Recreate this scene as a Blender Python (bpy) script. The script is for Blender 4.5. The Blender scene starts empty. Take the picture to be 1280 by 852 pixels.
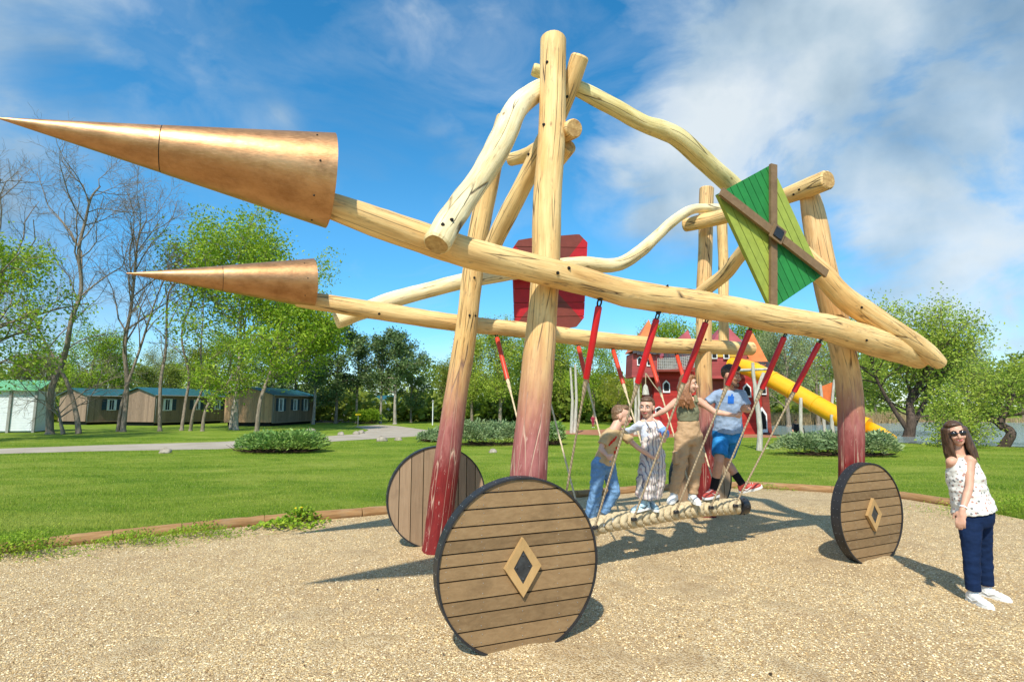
import bpy, bmesh, math, random
import numpy as np
from mathutils import Vector, Matrix, noise
from mathutils.bvhtree import BVHTree

R = math.radians
scene = bpy.context.scene
COL = scene.collection
V = Vector

# ------------------------------------------------------------------ camera
FPX, CX, CY, HC, HORIZON = 671.0, 640.0, 426.0, 1.75, 507.0
PITCH = math.atan((HORIZON - CY) / FPX)
CAM = V((0, 0, HC))
FWD = V((0, math.cos(PITCH), math.sin(PITCH)))
UPV = V((0, -math.sin(PITCH), math.cos(PITCH)))

def ray(px, py):
    return FWD + V((1, 0, 0)) * ((px - CX) / FPX) + UPV * ((CY - py) / FPX)

def P(px, py, Y):
    d = ray(px, py)
    return CAM + d * (Y / d.y)

def G(px, py, z=0.0):
    d = ray(px, py)
    return CAM + d * ((z - HC) / d.z)

def GD(px, Y, z=0.0):
    """point at ground distance Y whose column is roughly px"""
    p = P(px, HORIZON + 5, Y)
    return V((p.x, Y, z))

def zc(p):
    return (p - CAM).dot(FWD)

def wr(p, w):
    return 0.5 * w / FPX * zc(p)

cam_data = bpy.data.cameras.new('camera')
cam_data.sensor_width = 36.0
cam_data.lens = FPX / 1280.0 * 36.0
cam_data.clip_start = 0.05
cam_data.clip_end = 4000
cam = bpy.data.objects.new('camera', cam_data)
COL.objects.link(cam)
cam.location = CAM
cam.rotation_euler = (math.pi / 2 + PITCH, 0, 0)
scene.camera = cam

# ------------------------------------------------------------------ objects
W = {}

def tag(o, label=None, cat=None, group=None, kind=None):
    if label: o['label'] = label
    if cat: o['category'] = cat
    if group: o['group'] = group
    if kind: o['kind'] = kind
    return o

def thing(name, label, cat, loc, group=None):
    o = bpy.data.objects.new(name, None)
    COL.objects.link(o)
    o.empty_display_size = 0.2
    o.location = loc
    W[o.name] = V(loc)
    return tag(o, label, cat, group)

def link_mesh(name, me, parent=None, wloc=None):
    o = bpy.data.objects.new(name, me)
    COL.objects.link(o)
    if parent is not None:
        o.parent = parent
        W[o.name] = W[parent.name].copy()
    else:
        o.location = wloc if wloc is not None else (0, 0, 0)
        W[o.name] = V(o.location)
    return o

def np_mesh(name, verts, faces, mat, smooth=False):
    """verts (N,3), faces (M,k) arrays"""
    me = bpy.data.meshes.new(name)
    verts = np.asarray(verts, dtype=np.float32)
    faces = np.asarray(faces, dtype=np.int32)
    m, k = faces.shape
    me.vertices.add(len(verts))
    me.vertices.foreach_set('co', verts.ravel())
    me.loops.add(m * k)
    me.loops.foreach_set('vertex_index', faces.ravel())
    me.polygons.add(m)
    me.polygons.foreach_set('loop_start', np.arange(0, m * k, k, dtype=np.int32))
    me.update(calc_edges=True)
    me.polygons.foreach_set('use_smooth', np.full(m, smooth, dtype=bool))
    for x in (mat if isinstance(mat, (list, tuple)) else [mat]):
        me.materials.append(x)
    return me

def basis(d, hint=None):
    d = d.normalized()
    h = hint if hint is not None else (V((0, 0, 1)) if abs(d.z) < 0.9 else V((1, 0, 0)))
    a = h.cross(d)
    if a.length < 1e-6:
        a = V((1, 0, 0)).cross(d)
    a.normalize()
    b = d.cross(a).normalized()
    return a, b, d

def catmull(pts, k=6):
    """pts: list of tuples of floats/vectors; returns densified list of lists"""
    out = []
    n = len(pts)
    for i in range(n - 1):
        p0 = pts[max(i - 1, 0)]; p1 = pts[i]; p2 = pts[i + 1]; p3 = pts[min(i + 2, n - 1)]
        for j in range(k):
            t = j / k
            row = []
            for a, b, c, d in zip(p0, p1, p2, p3):
                row.append(0.5 * ((2 * b) + (c - a) * t + (2 * a - 5 * b + 4 * c - d) * t * t + (3 * b - a - 3 * c + d) * t ** 3))
            out.append(row)
    out.append(list(pts[-1]))
    return out

class MB:
    def __init__(self):
        self.v = []; self.f = []; self.mi = []; self.sm = []; self.co = []
    def add(self, verts, faces, smooth=False, mi=0, co=None):
        o = len(self.v)
        self.v += [tuple(x) for x in verts]
        self.co += co if co is not None else [(0, 0, 0)] * len(verts)
        for f in faces:
            self.f.append(tuple(i + o for i in f)); self.mi.append(mi); self.sm.append(smooth)
        return self
    def box(self, c, size, M=None, mi=0, taper=1.0, bev=0.0):
        sx, sy, sz = [s / 2 for s in size]
        M = M or Matrix.Identity(3)
        c = V(c)
        if bev > 0:
            vs = []
            b = bev
            # 3 rectangles per axis -> chamfered box of 24 verts
            for (x, y, z) in [(a, b_, d) for a in (-1, 1) for b_ in (-1, 1) for d in (-1, 1)]:
                vs.append(c + M @ V((x * (sx - b), y * (sy - b), z * sz)))
                vs.append(c + M @ V((x * (sx - b), y * sy, z * (sz - b))))
                vs.append(c + M @ V((x * sx, y * (sy - b), z * (sz - b))))
            bm = bmesh.new()
            for q in vs: bm.verts.new(q)
            r = bmesh.ops.convex_hull(bm, input=bm.verts)
            bm.verts.index_update()
            self.add([q.co.copy() for q in bm.verts], [[q.index for q in f.verts] for f in bm.faces], False, mi)
            bm.free()
            return self
        vs = []
        for z in (-1, 1):
            k = taper if z > 0 else 1
            for x, y in ((-1, -1), (1, -1), (1, 1), (-1, 1)):
                vs.append(c + M @ V((x * sx * k, y * sy * k, z * sz)))
        self.add(vs, [(3, 2, 1, 0), (4, 5, 6, 7), (0, 1, 5, 4), (1, 2, 6, 5), (2, 3, 7, 6), (3, 0, 4, 7)], False, mi)
        return self
    def tube(self, pts, radii, n=10, caps=True, smooth=True, wob=0.0, seed=0.0, mi=0, mcap=None, hint=None, flat=1.0, chamfer=0.0):
        pts = [V(p) for p in pts]
        m = len(pts)
        if not hasattr(radii, '__len__'): radii = [radii] * m
        vs = []; co = []
        a = None; s = 0.0
        rings = []
        for i in range(m):
            d = (pts[min(i + 1, m - 1)] - pts[max(i - 1, 0)])
            if d.length < 1e-9: d = V((0, 0, 1))
            d.normalize()
            if a is None:
                a, b, _ = basis(d, hint)
            else:
                a = a - d * a.dot(d); a.normalize(); b = d.cross(a)
            if i: s += (pts[i] - pts[i - 1]).length
            rings.append((pts[i], a.copy(), b.copy(), d.copy(), radii[i], s))
        for (p, a, b, d, r, s) in rings:
            for k in range(n):
                t = 2 * math.pi * k / n
                rr = r
                if wob:
                    rr *= 1 + wob * noise.noise(V((math.cos(t) * 1.3 + seed, math.sin(t) * 1.3, s * 2.2))) + 0.5 * wob * noise.noise(V((math.cos(t) * 3 + seed, math.sin(t) * 3, s * 6)))
                x, y = math.cos(t) * rr, math.sin(t) * rr * flat
                vs.append(p + a * x + b * y)
                co.append((x + seed * 0.37, y + seed * 0.71, s + seed * 3.1))
        fs = []
        for i in range(m - 1):
            for k in range(n):
                fs.append((i * n + k, i * n + (k + 1) % n, (i + 1) * n + (k + 1) % n, (i + 1) * n + k))
        self.add(vs, fs, smooth, mi, co)
        if caps:
            for e, rev in ((0, True), (m - 1, False)):
                p, a, b, d, r, s = rings[e]
                base = vs[e * n:(e + 1) * n]
                sg = -1 if rev else 1
                if chamfer:
                    cen = p + d * sg * chamfer
                    ring2 = [cen + (q - p) * 0.86 for q in base]
                    vv = base + ring2
                    ff = []
                    for k in range(n):
                        q = (k, (k + 1) % n, n + (k + 1) % n, n + k)
                        ff.append(q[::-1] if rev else q)
                    self.add(vv, ff, True, mi, co[e * n:(e + 1) * n] * 2)
                    cap = ring2
                else:
                    cap = base
                cf = list(range(n))
                self.add(cap, [cf[::-1] if rev else cf], False, mi if mcap is None else mcap, co[e * n:(e + 1) * n])
        return self
    def ellipsoid(self, c, r, M=None, nu=14, nv=9, mi=0):
        M = M or Matrix.Identity(3); c = V(c)
        vs = [c + M @ V((0, 0, -r[2]))]
        for j in range(1, nv):
            ph = -math.pi / 2 + math.pi * j / nv
            for k in range(nu):
                t = 2 * math.pi * k / nu
                vs.append(c + M @ V((math.cos(t) * math.cos(ph) * r[0], math.sin(t) * math.cos(ph) * r[1], math.sin(ph) * r[2])))
        vs.append(c + M @ V((0, 0, r[2])))
        fs = []
        for k in range(nu):
            fs.append((0, 1 + (k + 1) % nu, 1 + k))
        for j in range(nv - 2):
            for k in range(nu):
                a = 1 + j * nu + k; b = 1 + j * nu + (k + 1) % nu
                fs.append((a, b, b + nu, a + nu))
        L = len(vs) - 1; o = 1 + (nv - 2) * nu
        for k in range(nu):
            fs.append((L, o + k, o + (k + 1) % nu))
        self.add(vs, fs, True, mi)
        return self
    def limb(self, pts, radii, n=12, flat=1.0, hint=None):
        """rounded chain: tube + ball at both ends and joints"""
        self.tube(pts, radii, n=n, flat=flat, hint=hint)
        for p, r in zip(pts, radii):
            self.ellipsoid(p, (r, r * flat if flat < 1 else r, r), nu=n, nv=8)
        return self
    def loft(self, secs, n=18, caps=True, mi=0):
        """secs: (center, ax, ay, rx, ry)"""
        vs = []
        for c, ax, ay, rx, ry in secs:
            for k in range(n):
                t = 2 * math.pi * k / n
                vs.append(c + ax * (math.cos(t) * rx) + ay * (math.sin(t) * ry))
        m = len(secs); fs = []
        for i in range(m - 1):
            for k in range(n):
                fs.append((i * n + k, i * n + (k + 1) % n, (i + 1) * n + (k + 1) % n, (i + 1) * n + k))
        if caps:
            fs.append(tuple(range(n))[::-1]); fs.append(tuple(range((m - 1) * n, m * n)))
        self.add(vs, fs, True, mi)
        return self
    def prism(self, poly, d, mi=0):
        """poly: world points; extruded by vector d"""
        n = len(poly); d = V(d)
        vs = [V(p) for p in poly] + [V(p) + d for p in poly]
        fs = [tuple(range(n))[::-1], tuple(range(n, 2 * n))]
        for k in range(n):
            fs.append((k, (k + 1) % n, n + (k + 1) % n, n + k))
        self.add(vs, fs, False, mi)
        return self
    def bvh(self):
        return BVHTree.FromPolygons([V(x) for x in self.v], self.f)
    def mesh(self, name, mats, origin):
        me = bpy.data.meshes.new(name)
        ox, oy, oz = origin
        me.from_pydata([(x - ox, y - oy, z - oz) for x, y, z in self.v], [], self.f)
        for m in (mats if isinstance(mats, (list, tuple)) else [mats]):
            me.materials.append(m)
        me.polygons.foreach_set('material_index', self.mi)
        me.polygons.foreach_set('use_smooth', self.sm)
        if any(c != (0, 0, 0) for c in self.co[:40]):
            at = me.attributes.new('logco', 'FLOAT_VECTOR', 'POINT')
            at.data.foreach_set('vector', [q for c in self.co for q in c])
        bm = bmesh.new(); bm.from_mesh(me)
        bmesh.ops.recalc_face_normals(bm, faces=bm.faces)
        bm.to_mesh(me); bm.free()
        me.update()
        return me
    def build(self, name, mats, parent=None, origin=None):
        if parent is not None:
            o = W[parent.name]
        elif origin is not None:
            o = V(origin)
        else:
            a = np.array(self.v)
            o = V(((a[:, 0].min() + a[:, 0].max()) / 2, (a[:, 1].min() + a[:, 1].max()) / 2, a[:, 2].min()))
        return link_mesh(name, self.mesh(name, mats, o), parent, o)

def copy_tree(o, parent=None):
    c = o.copy()
    COL.objects.link(c)
    c.parent = parent
    W[c.name] = V(c.location)
    for ch in [x for x in KIDS.get(o.name, [])]:
        copy_tree(ch, c)
    return c

KIDS = {}
def note_kids(root):
    def rec(o):
        KIDS[o.name] = list(o.children)
        for c in o.children: rec(c)
    rec(root)

def remesh(mb, voxel, mat, name, parent, smooth=3, disp=0.0, dscale=0.08, seed=0):
    """closes overlapping solids into one continuous surface"""
    o = W[parent.name]
    me = bpy.data.meshes.new('tmp')
    me.from_pydata([(x - o.x, y - o.y, z - o.z) for x, y, z in mb.v], [], mb.f)
    bm = bmesh.new(); bm.from_mesh(me)
    bmesh.ops.recalc_face_normals(bm, faces=bm.faces)
    bm.to_mesh(me); bm.free()
    t = bpy.data.objects.new('tmp', me); COL.objects.link(t)
    m = t.modifiers.new('r', 'REMESH'); m.mode = 'VOXEL'; m.voxel_size = voxel; m.use_smooth_shade = True
    if smooth:
        s = t.modifiers.new('s', 'SMOOTH'); s.factor = 0.5; s.iterations = smooth
    dg = bpy.context.evaluated_depsgraph_get()
    dg.update()
    new = bpy.data.meshes.new_from_object(t.evaluated_get(dg))
    bpy.data.objects.remove(t); bpy.data.meshes.remove(me)
    new.name = name
    nv = len(new.vertices)
    if disp:
        co = np.empty(nv * 3, np.float32); no = np.empty(nv * 3, np.float32)
        new.vertices.foreach_get('co', co); new.vertices.foreach_get('normal', no)
        co = co.reshape(-1, 3); no = no.reshape(-1, 3)
        dv = np.array([noise.noise(V((c[0] / dscale + seed, c[1] / dscale, c[2] / dscale * 1.6))) + 0.5 * noise.noise(V((c[0] / dscale * 2.3, c[1] / dscale * 2.3 + seed, c[2] / dscale * 3))) for c in co], np.float32)
        co += no * (dv * disp)[:, None]
        new.vertices.foreach_set('co', co.ravel())
    new.polygons.foreach_set('use_smooth', np.ones(len(new.polygons), bool))
    new.materials.clear()
    for x in (mat if isinstance(mat, (list, tuple)) else [mat]): new.materials.append(x)
    new.update()
    return link_mesh(name, new, parent)

def join_into(o, mb, mat):
    """adds the pieces of mb to o's own mesh under one more material"""
    w = W[o.name]; me = o.data
    idx = len(me.materials); me.materials.append(mat)
    extra = mb.mesh('tmp', mat, w)
    for p in extra.polygons: p.material_index = idx
    bm = bmesh.new(); bm.from_mesh(me); n0 = len(bm.faces)
    for p in extra.polygons: pass
    bm.from_mesh(extra)
    bm.to_mesh(me); bm.free()
    bpy.data.meshes.remove(extra)
# ------------------------------------------------------------------ materials
class NT:
    def __init__(self, name):
        self.m = bpy.data.materials.new(name); self.m.use_nodes = True
        self.t = self.m.node_tree
        self.b = self.t.nodes['Principled BSDF']
        self.out = self.t.nodes['Material Output']
    def n(self, typ, **kw):
        x = self.t.nodes.new(typ)
        for k, v in kw.items():
            if k in x.inputs.keys() if not hasattr(x, k) else False: x.inputs[k].default_value = v
            else: setattr(x, k, v)
        return x
    def l(self, a, b):
        self.t.links.new(a, b)
    def coord(self, kind='Object', scale=(1, 1, 1), rot=(0, 0, 0)):
        if kind == 'logco':
            a = self.n('ShaderNodeAttribute'); a.attribute_name = 'logco'; src = a.outputs['Vector']
        elif kind == 'world':
            src = self.n('ShaderNodeNewGeometry').outputs['Position']
        else:
            src = self.n('ShaderNodeTexCoord').outputs[kind]
        mp = self.n('ShaderNodeMapping')
        mp.inputs['Scale'].default_value = scale; mp.inputs['Rotation'].default_value = rot
        self.l(src, mp.inputs['Vector'])
        return mp.outputs['Vector']
    def noise(self, vec, scale, detail=4, rough=0.55, dist=0.0):
        x = self.n('ShaderNodeTexNoise')
        x.inputs['Scale'].default_value = scale; x.inputs['Detail'].default_value = detail
        x.inputs['Roughness'].default_value = rough; x.inputs['Distortion'].default_value = dist
        if vec is not None: self.l(vec, x.inputs['Vector'])
        return x.outputs['Fac']
    def vor(self, vec, scale, feature='F1', out='Distance'):
        x = self.n('ShaderNodeTexVoronoi'); x.feature = feature
        x.inputs['Scale'].default_value = scale
        if vec is not None: self.l(vec, x.inputs['Vector'])
        return x.outputs[out]
    def ramp(self, fac, stops, interp='LINEAR'):
        x = self.n('ShaderNodeValToRGB'); x.color_ramp.interpolation = interp
        e = x.color_ramp.elements
        while len(e) < len(stops): e.new(0.5)
        for el, (p, c) in zip(e, stops):
            el.position = p
            el.color = (c, c, c, 1) if not hasattr(c, '__len__') else (c[0], c[1], c[2], 1)
        self.l(fac, x.inputs['Fac'])
        return x.outputs['Color']
    def mix(self, fac, a, b, mode='MIX'):
        x = self.n('ShaderNodeMix'); x.data_type = 'RGBA'; x.blend_type = mode
        for s, v in ((x.inputs[0], fac), (x.inputs[6], a), (x.inputs[7], b)):
            if isinstance(v, bpy.types.NodeSocket): self.l(v, s)
            elif hasattr(v, '__len__'): s.default_value = (v[0], v[1], v[2], 1)
            else: s.default_value = v
        return x.outputs[2]
    def math(self, op, a, b=0.5, c=None):
        x = self.n('ShaderNodeMath'); x.operation = op
        for s, v in zip(x.inputs, (a, b, c)):
            if v is None: continue
            if isinstance(v, bpy.types.NodeSocket): self.l(v, s)
            else: s.default_value = v
        return x.outputs[0]
    def sep(self, vec):
        x = self.n('ShaderNodeSeparateXYZ'); self.l(vec, x.inputs[0]); return x.outputs
    def base(self, c):
        if isinstance(c, bpy.types.NodeSocket): self.l(c, self.b.inputs['Base Color'])
        else: self.b.inputs['Base Color'].default_value = (c[0], c[1], c[2], 1)
        return self
    def rough(self, r, spec=0.4):
        if isinstance(r, bpy.types.NodeSocket): self.l(r, self.b.inputs['Roughness'])
        else: self.b.inputs['Roughness'].default_value = r
        self.b.inputs['Specular IOR Level'].default_value = spec
        return self
    def bump(self, h, strength=0.3, dist=0.01):
        x = self.n('ShaderNodeBump'); x.inputs['Strength'].default_value = strength; x.inputs['Distance'].default_value = dist
        self.l(h, x.inputs['Height']); self.l(x.outputs['Normal'], self.b.inputs['Normal'])
        return self
    def island(self):
        return self.n('ShaderNodeNewGeometry').outputs['Random Per Island']
    def translucent(self, col, amt):
        tr = self.n('ShaderNodeBsdfTranslucent')
        if isinstance(col, bpy.types.NodeSocket): self.l(col, tr.inputs['Color'])
        else: tr.inputs['Color'].default_value = (*col, 1)
        ms = self.n('ShaderNodeMixShader'); ms.inputs[0].default_value = amt
        self.l(self.b.outputs[0], ms.inputs[1]); self.l(tr.outputs[0], ms.inputs[2])
        self.l(ms.outputs[0], self.out.inputs['Surface'])
        return self

def plain(name, c, rough=0.6, spec=0.4, var=0.12, scale=6.0, metallic=0.0, bump=0.0):
    t = NT(name)
    f = t.noise(t.coord('Object'), scale, 5)
    d = tuple(x * (1 - var * 1.6) for x in c); u = tuple(min(1, x * (1 + var)) for x in c)
    t.base(t.ramp(f, [(0.3, d), (0.7, u)])); t.rough(rough, spec)
    t.b.inputs['Metallic'].default_value = metallic
    if bump: t.bump(t.noise(t.coord('Object'), scale * 8, 4), bump, 0.01)
    return t.m

def wood_log(name, dark, mid, light, paint=None, pale_top=False):
    """peeled round timber: streaks run along the log; optional weathered paint on the foot of a post"""
    t = NT(name)
    lc = t.coord('logco', (9, 9, 1.1))
    f = t.noise(lc, 2.2, 6, 0.6, 0.4)
    f2 = t.noise(t.coord('logco', (28, 28, 0.9)), 3.0, 4, 0.6)
    big = t.noise(t.coord('logco', (2, 2, 1.0)), 1.3, 3)
    c = t.ramp(f, [(0.25, dark), (0.5, mid), (0.78, light)])
    c = t.mix(t.ramp(big, [(0.35, 0.0), (0.75, 0.75)]), c, tuple(min(1, x * 1.12) for x in light))
    c = t.mix(t.ramp(f2, [(0.32, 0.36), (0.5, 0.0)]), c, tuple(x * 0.62 for x in dark))
    # grey-brown dirt and bark scars
    sc = t.noise(t.coord('logco', (7, 7, 2.4)), 2.6, 5, 0.7)
    c = t.mix(t.ramp(sc, [(0.58, 0.0), (0.70, 0.6)]), c, (0.27, 0.18, 0.10))
    # drying checks: thin dark lines along the log
    ck = t.vor(t.coord('logco', (11, 11, 0.55)), 1.0, 'DISTANCE_TO_EDGE')
    ckm = t.noise(t.coord('logco', (1, 1, 1)), 2.1, 2)
    crack = t.math('MULTIPLY', t.ramp(ck, [(0.0, 1.0), (0.03, 0.0)]), t.ramp(ckm, [(0.44, 0.0), (0.54, 1.0)]))
    c = t.mix(crack, c, (0.07, 0.04, 0.02))
    # knots
    kn = t.vor(t.coord('logco', (5, 5, 2.2)), 1.0)
    c = t.mix(t.ramp(kn, [(0.03, 0.75), (0.08, 0.0)]), c, (0.20, 0.105, 0.04))
    if paint:
        z = t.sep(t.coord('world'))[2]
        zz = t.math('ADD', z, t.math('MULTIPLY', t.math('SUBTRACT', t.noise(t.coord('logco', (7, 7, 1.6)), 2.0, 4), 0.5), 0.55))
        lo, hi = paint
        m = t.n('ShaderNodeMapRange'); m.inputs[1].default_value = lo; m.inputs[2].default_value = hi
        m.inputs[3].default_value = 1; m.inputs[4].default_value = 0; m.interpolation_type = 'SMOOTHSTEP'
        t.l(zz, m.inputs[0])
        pn = t.noise(t.coord('logco', (9, 9, 2)), 2.5, 6, 0.65)
        low = t.math('MULTIPLY', t.math('SUBTRACT', lo - 0.05, zz), 1.6)
        red = t.mix(t.ramp(low, [(0.0, 0.0), (0.6, 1.0)]), t.ramp(pn, [(0.3, (0.24, 0.062, 0.055)), (0.65, (0.40, 0.15, 0.13))]), t.ramp(pn, [(0.3, (0.13, 0.010, 0.011)), (0.65, (0.25, 0.022, 0.020))]))
        c = t.mix(m.outputs[0], c, red)
        # worn flakes showing pale timber
        fl = t.noise(t.coord('logco', (16, 16, 3)), 2.4, 6, 0.72)
        flm = t.math('MULTIPLY', t.ramp(fl, [(0.61, 0.0), (0.67, 0.75)]), m.outputs[0])
        c = t.mix(flm, c, (0.62, 0.42, 0.34))
        c = t.mix(t.math('MULTIPLY', crack, m.outputs[0]), c, (0.62, 0.42, 0.30))
    t.base(c)
    t.rough(0.58, 0.3)
    h = t.math('SUBTRACT', t.math('ADD', f, t.math('MULTIPLY', f2, 0.5)), t.math('MULTIPLY', crack, 1.2))
    t.bump(h, 0.55, 0.012)
    return t.m

M = {}
M['wood'] = wood_log('golden_peeled_wood', (0.47, 0.240, 0.072), (0.70, 0.425, 0.155), (0.84, 0.615, 0.29))
M['wood_pale'] = wood_log('bleached_peeled_wood', (0.55, 0.38, 0.15), (0.76, 0.60, 0.31), (0.86, 0.76, 0.50))
M['wood_green'] = wood_log('greenish_peeled_wood', (0.42, 0.32, 0.10), (0.66, 0.53, 0.21), (0.82, 0.71, 0.38))
M['post'] = wood_log('painted_post_wood', (0.47, 0.240, 0.072), (0.70, 0.425, 0.155), (0.84, 0.615, 0.29), paint=(1.35, 2.6))
M['post_back'] = wood_log('painted_back_post_wood', (0.49, 0.245, 0.085), (0.67, 0.39, 0.155), (0.78, 0.55, 0.27), paint=(1.45, 2.35))

def end_grain():
    t = NT('log_end_grain')
    n = t.noise(t.coord('logco', (14, 14, 14)), 1.5, 5)
    t.base(t.ramp(n, [(0.3, (0.34, 0.19, 0.07)), (0.7, (0.62, 0.41, 0.17))])); t.rough(0.75, 0.2)
    t.bump(t.noise(t.coord('logco', (40, 40, 40)), 1.5, 4), 0.5, 0.01)
    return t.m
M['end'] = end_grain()

def planks(name, d, m_, l, kind='Object', stretch=(1, 14, 14), gloss=0.55):
    t = NT(name)
    isl = t.island()
    v = t.coord(kind, stretch)
    add = t.n('ShaderNodeVectorMath'); add.operation = 'ADD'
    cmb = t.n('ShaderNodeCombineXYZ'); t.l(t.math('MULTIPLY', isl, 37.0), cmb.inputs[0]); t.l(t.math('MULTIPLY', isl, 11.0), cmb.inputs[2])
    t.l(v, add.inputs[0]); t.l(cmb.outputs[0], add.inputs[1])
    f = t.noise(add.outputs[0], 2.2, 7, 0.62, 0.6)
    c = t.ramp(f, [(0.25, d), (0.5, m_), (0.78, l)])
    c = t.mix(0.5, c, t.ramp(isl, [(0.0, tuple(x * 0.58 for x in m_)), (1.0, tuple(min(1, x * 1.35) for x in m_))]))
    st = t.noise(t.coord(kind, (1, 1, 1)), 2.6, 5, 0.65)
    c = t.mix(t.ramp(st, [(0.55, 0.0), (0.75, 0.45)]), c, tuple(x * 0.55 for x in d))
    t.base(c); t.rough(gloss, 0.3)
    t.bump(f, 0.35, 0.006)
    return t.m
M['plank'] = planks('oiled_wheel_planks', (0.135, 0.080, 0.036), (0.240, 0.150, 0.070), (0.35, 0.235, 0.120))
M['plank_grey'] = planks('weathered_wheel_planks', (0.20, 0.13, 0.075), (0.33, 0.225, 0.135), (0.43, 0.31, 0.20), stretch=(14, 14, 1))
M['plank_trim'] = planks('pale_trim_boards', (0.28, 0.165, 0.06), (0.42, 0.26, 0.105), (0.52, 0.35, 0.16), stretch=(9, 9, 3))
M['bar'] = planks('brown_kite_bars', (0.12, 0.07, 0.035), (0.20, 0.125, 0.062), (0.28, 0.185, 0.10), stretch=(8, 8, 8))
M['rim'] = plain('black_rubber_band', (0.022, 0.022, 0.024), 0.5, 0.4, 0.2, 9)
M['plate'] = plain('dull_dark_metal', (0.045, 0.05, 0.055), 0.35, 0.6, 0.4, 22, metallic=0.3)
M['bolt'] = plain('dark_bolt', (0.02, 0.016, 0.012), 0.5, 0.4)
M['rivet'] = plain('steel_rivets', (0.4, 0.4, 0.39), 0.35, 0.5, metallic=0.5)

def painted_boards(name, c, stain):
    t = NT(name)
    isl = t.island()
    f = t.noise(t.coord('Object', (5, 5, 5)), 2.0, 6, 0.65)
    cc = t.ramp(f, [(0.3, tuple(x * 0.8 for x in c)), (0.7, tuple(min(1, x * 1.15) for x in c))])
    cc = t.mix(0.25, cc, t.ramp(isl, [(0, tuple(x * 0.75 for x in c)), (1, tuple(min(1, x * 1.25) for x in c))]))
    g = t.noise(t.coord('Object', (18, 18, 18)), 2.2, 6, 0.7)
    cc = t.mix(t.ramp(g, [(0.62, 0.0), (0.72, 0.5)]), cc, stain)
    t.base(cc); t.rough(0.5, 0.35); t.bump(g, 0.25, 0.006)
    return t.m
M['green'] = painted_boards('dark_green_paint', (0.022, 0.20, 0.040), (0.05, 0.12, 0.04))
M['lime'] = painted_boards('light_green_paint', (0.30, 0.36, 0.055), (0.22, 0.25, 0.05))
M['brownred'] = painted_boards('brown_red_panel_paint', (0.175, 0.040, 0.026), (0.09, 0.03, 0.02))
M['redpaint'] = painted_boards('red_panel_paint', (0.42, 0.012, 0.018), (0.2, 0.02, 0.02))

def copper():
    t = NT('brushed_copper')
    f = t.noise(t.coord('logco', (3, 3, 0.5)), 1.6, 5, 0.6)
    br = t.noise(t.coord('logco', (70, 70, 1.0)), 2.0, 3)
    st = t.noise(t.coord('logco', (4, 4, 3)), 2.3, 6, 0.7)
    c = t.ramp(f, [(0.3, (0.44, 0.225, 0.095)), (0.7, (0.60, 0.345, 0.165))])
    c = t.mix(t.ramp(st, [(0.42, 0.0), (0.72, 0.75)]), c, (0.27, 0.125, 0.05))
    c = t.mix(t.ramp(br, [(0.55, 0.0), (0.8, 0.25)]), c, (0.72, 0.49, 0.30))
    t.base(c)
    t.b.inputs['Metallic'].default_value = 0.85
    t.rough(t.ramp(br, [(0.3, 0.36), (0.7, 0.52)]), 0.5)
    dent = t.noise(t.coord('logco', (5, 5, 4)), 1.2, 3)
    t.bump(t.math('ADD', t.math('MULTIPLY', br, .12), t.math('MULTIPLY', dent, 1.0)), 0.3, 0.012)
    return t.m
M['copper'] = copper()

def gravel():
    t = NT('tan_gravel')
    w = t.coord('world', (1, 1, 1))
    col = t.vor(w, 88, out='Color')
    s = t.sep(col)
    c = t.ramp(s[0], [(0.0, (0.26, 0.160, 0.072)), (0.2, (0.54, 0.370, 0.168)), (0.5, (0.72, 0.530, 0.265)), (0.75, (0.81, 0.640, 0.365)), (1.0, (0.86, 0.74, 0.50))])
    d = t.vor(w, 88)
    c = t.mix(t.ramp(d, [(0.35, 0.0), (0.75, 0.55)]), c, (0.17, 0.105, 0.055))
    patch = t.noise(w, 0.9, 5, 0.6)
    c = t.mix(t.ramp(patch, [(0.38, 0.42), (0.62, 0.0)]), c, (0.40, 0.27, 0.14))
    p2 = t.noise(w, 5.0, 4, 0.6)
    c = t.mix(t.ramp(p2, [(0.34, 0.4), (0.52, 0.0)]), c, (0.32, 0.21, 0.11))
    t.base(c); t.rough(0.85, 0.2)
    t.bump(t.math('SUBTRACT', 1.0, d), 0.9, 0.012)
    return t.m
M['gravel'] = gravel()

def pebble():
    t = NT('gravel_pebbles')
    t.base(t.ramp(t.island(), [(0.0, (0.25, 0.152, 0.068)), (0.15, (0.53, 0.360, 0.160)), (0.5, (0.74, 0.550, 0.280)), (0.8, (0.83, 0.665, 0.390)), (1.0, (0.88, 0.77, 0.54))]))
    t.rough(0.8, 0.25)
    return t.m
M['pebble'] = pebble()

def lawn():
    t = NT('lawn_green')
    w = t.coord('world', (1, 1, 1))
    a = t.noise(t.coord('world', (0.5, 1.0, 1), (0, 0, .5)), 0.6, 8, 0.70, .6)
    b = t.noise(w, 3.0, 6, 0.7)
    d = t.noise(w, 38.0, 4, 0.7)
    c = t.ramp(a, [(0.36, (0.12, 0.22, 0.012)), (0.5, (0.22, 0.32, 0.022)), (0.66, (0.37, 0.42, 0.07))])
    c = t.mix(t.ramp(b, [(0.4, 0.0), (0.7, 0.5)]), c, (0.27, 0.32, 0.045))
    c = t.mix(t.ramp(d, [(0.3, 0.7), (0.55, 0.0)]), c, (0.03, 0.085, 0.006))
    t.base(c); t.rough(0.9, 0.15)
    t.bump(t.math('ADD', d, t.noise(w, 12.0, 3)), 1.0, 0.05)
    return t.m
M['lawn'] = lawn()

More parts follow.
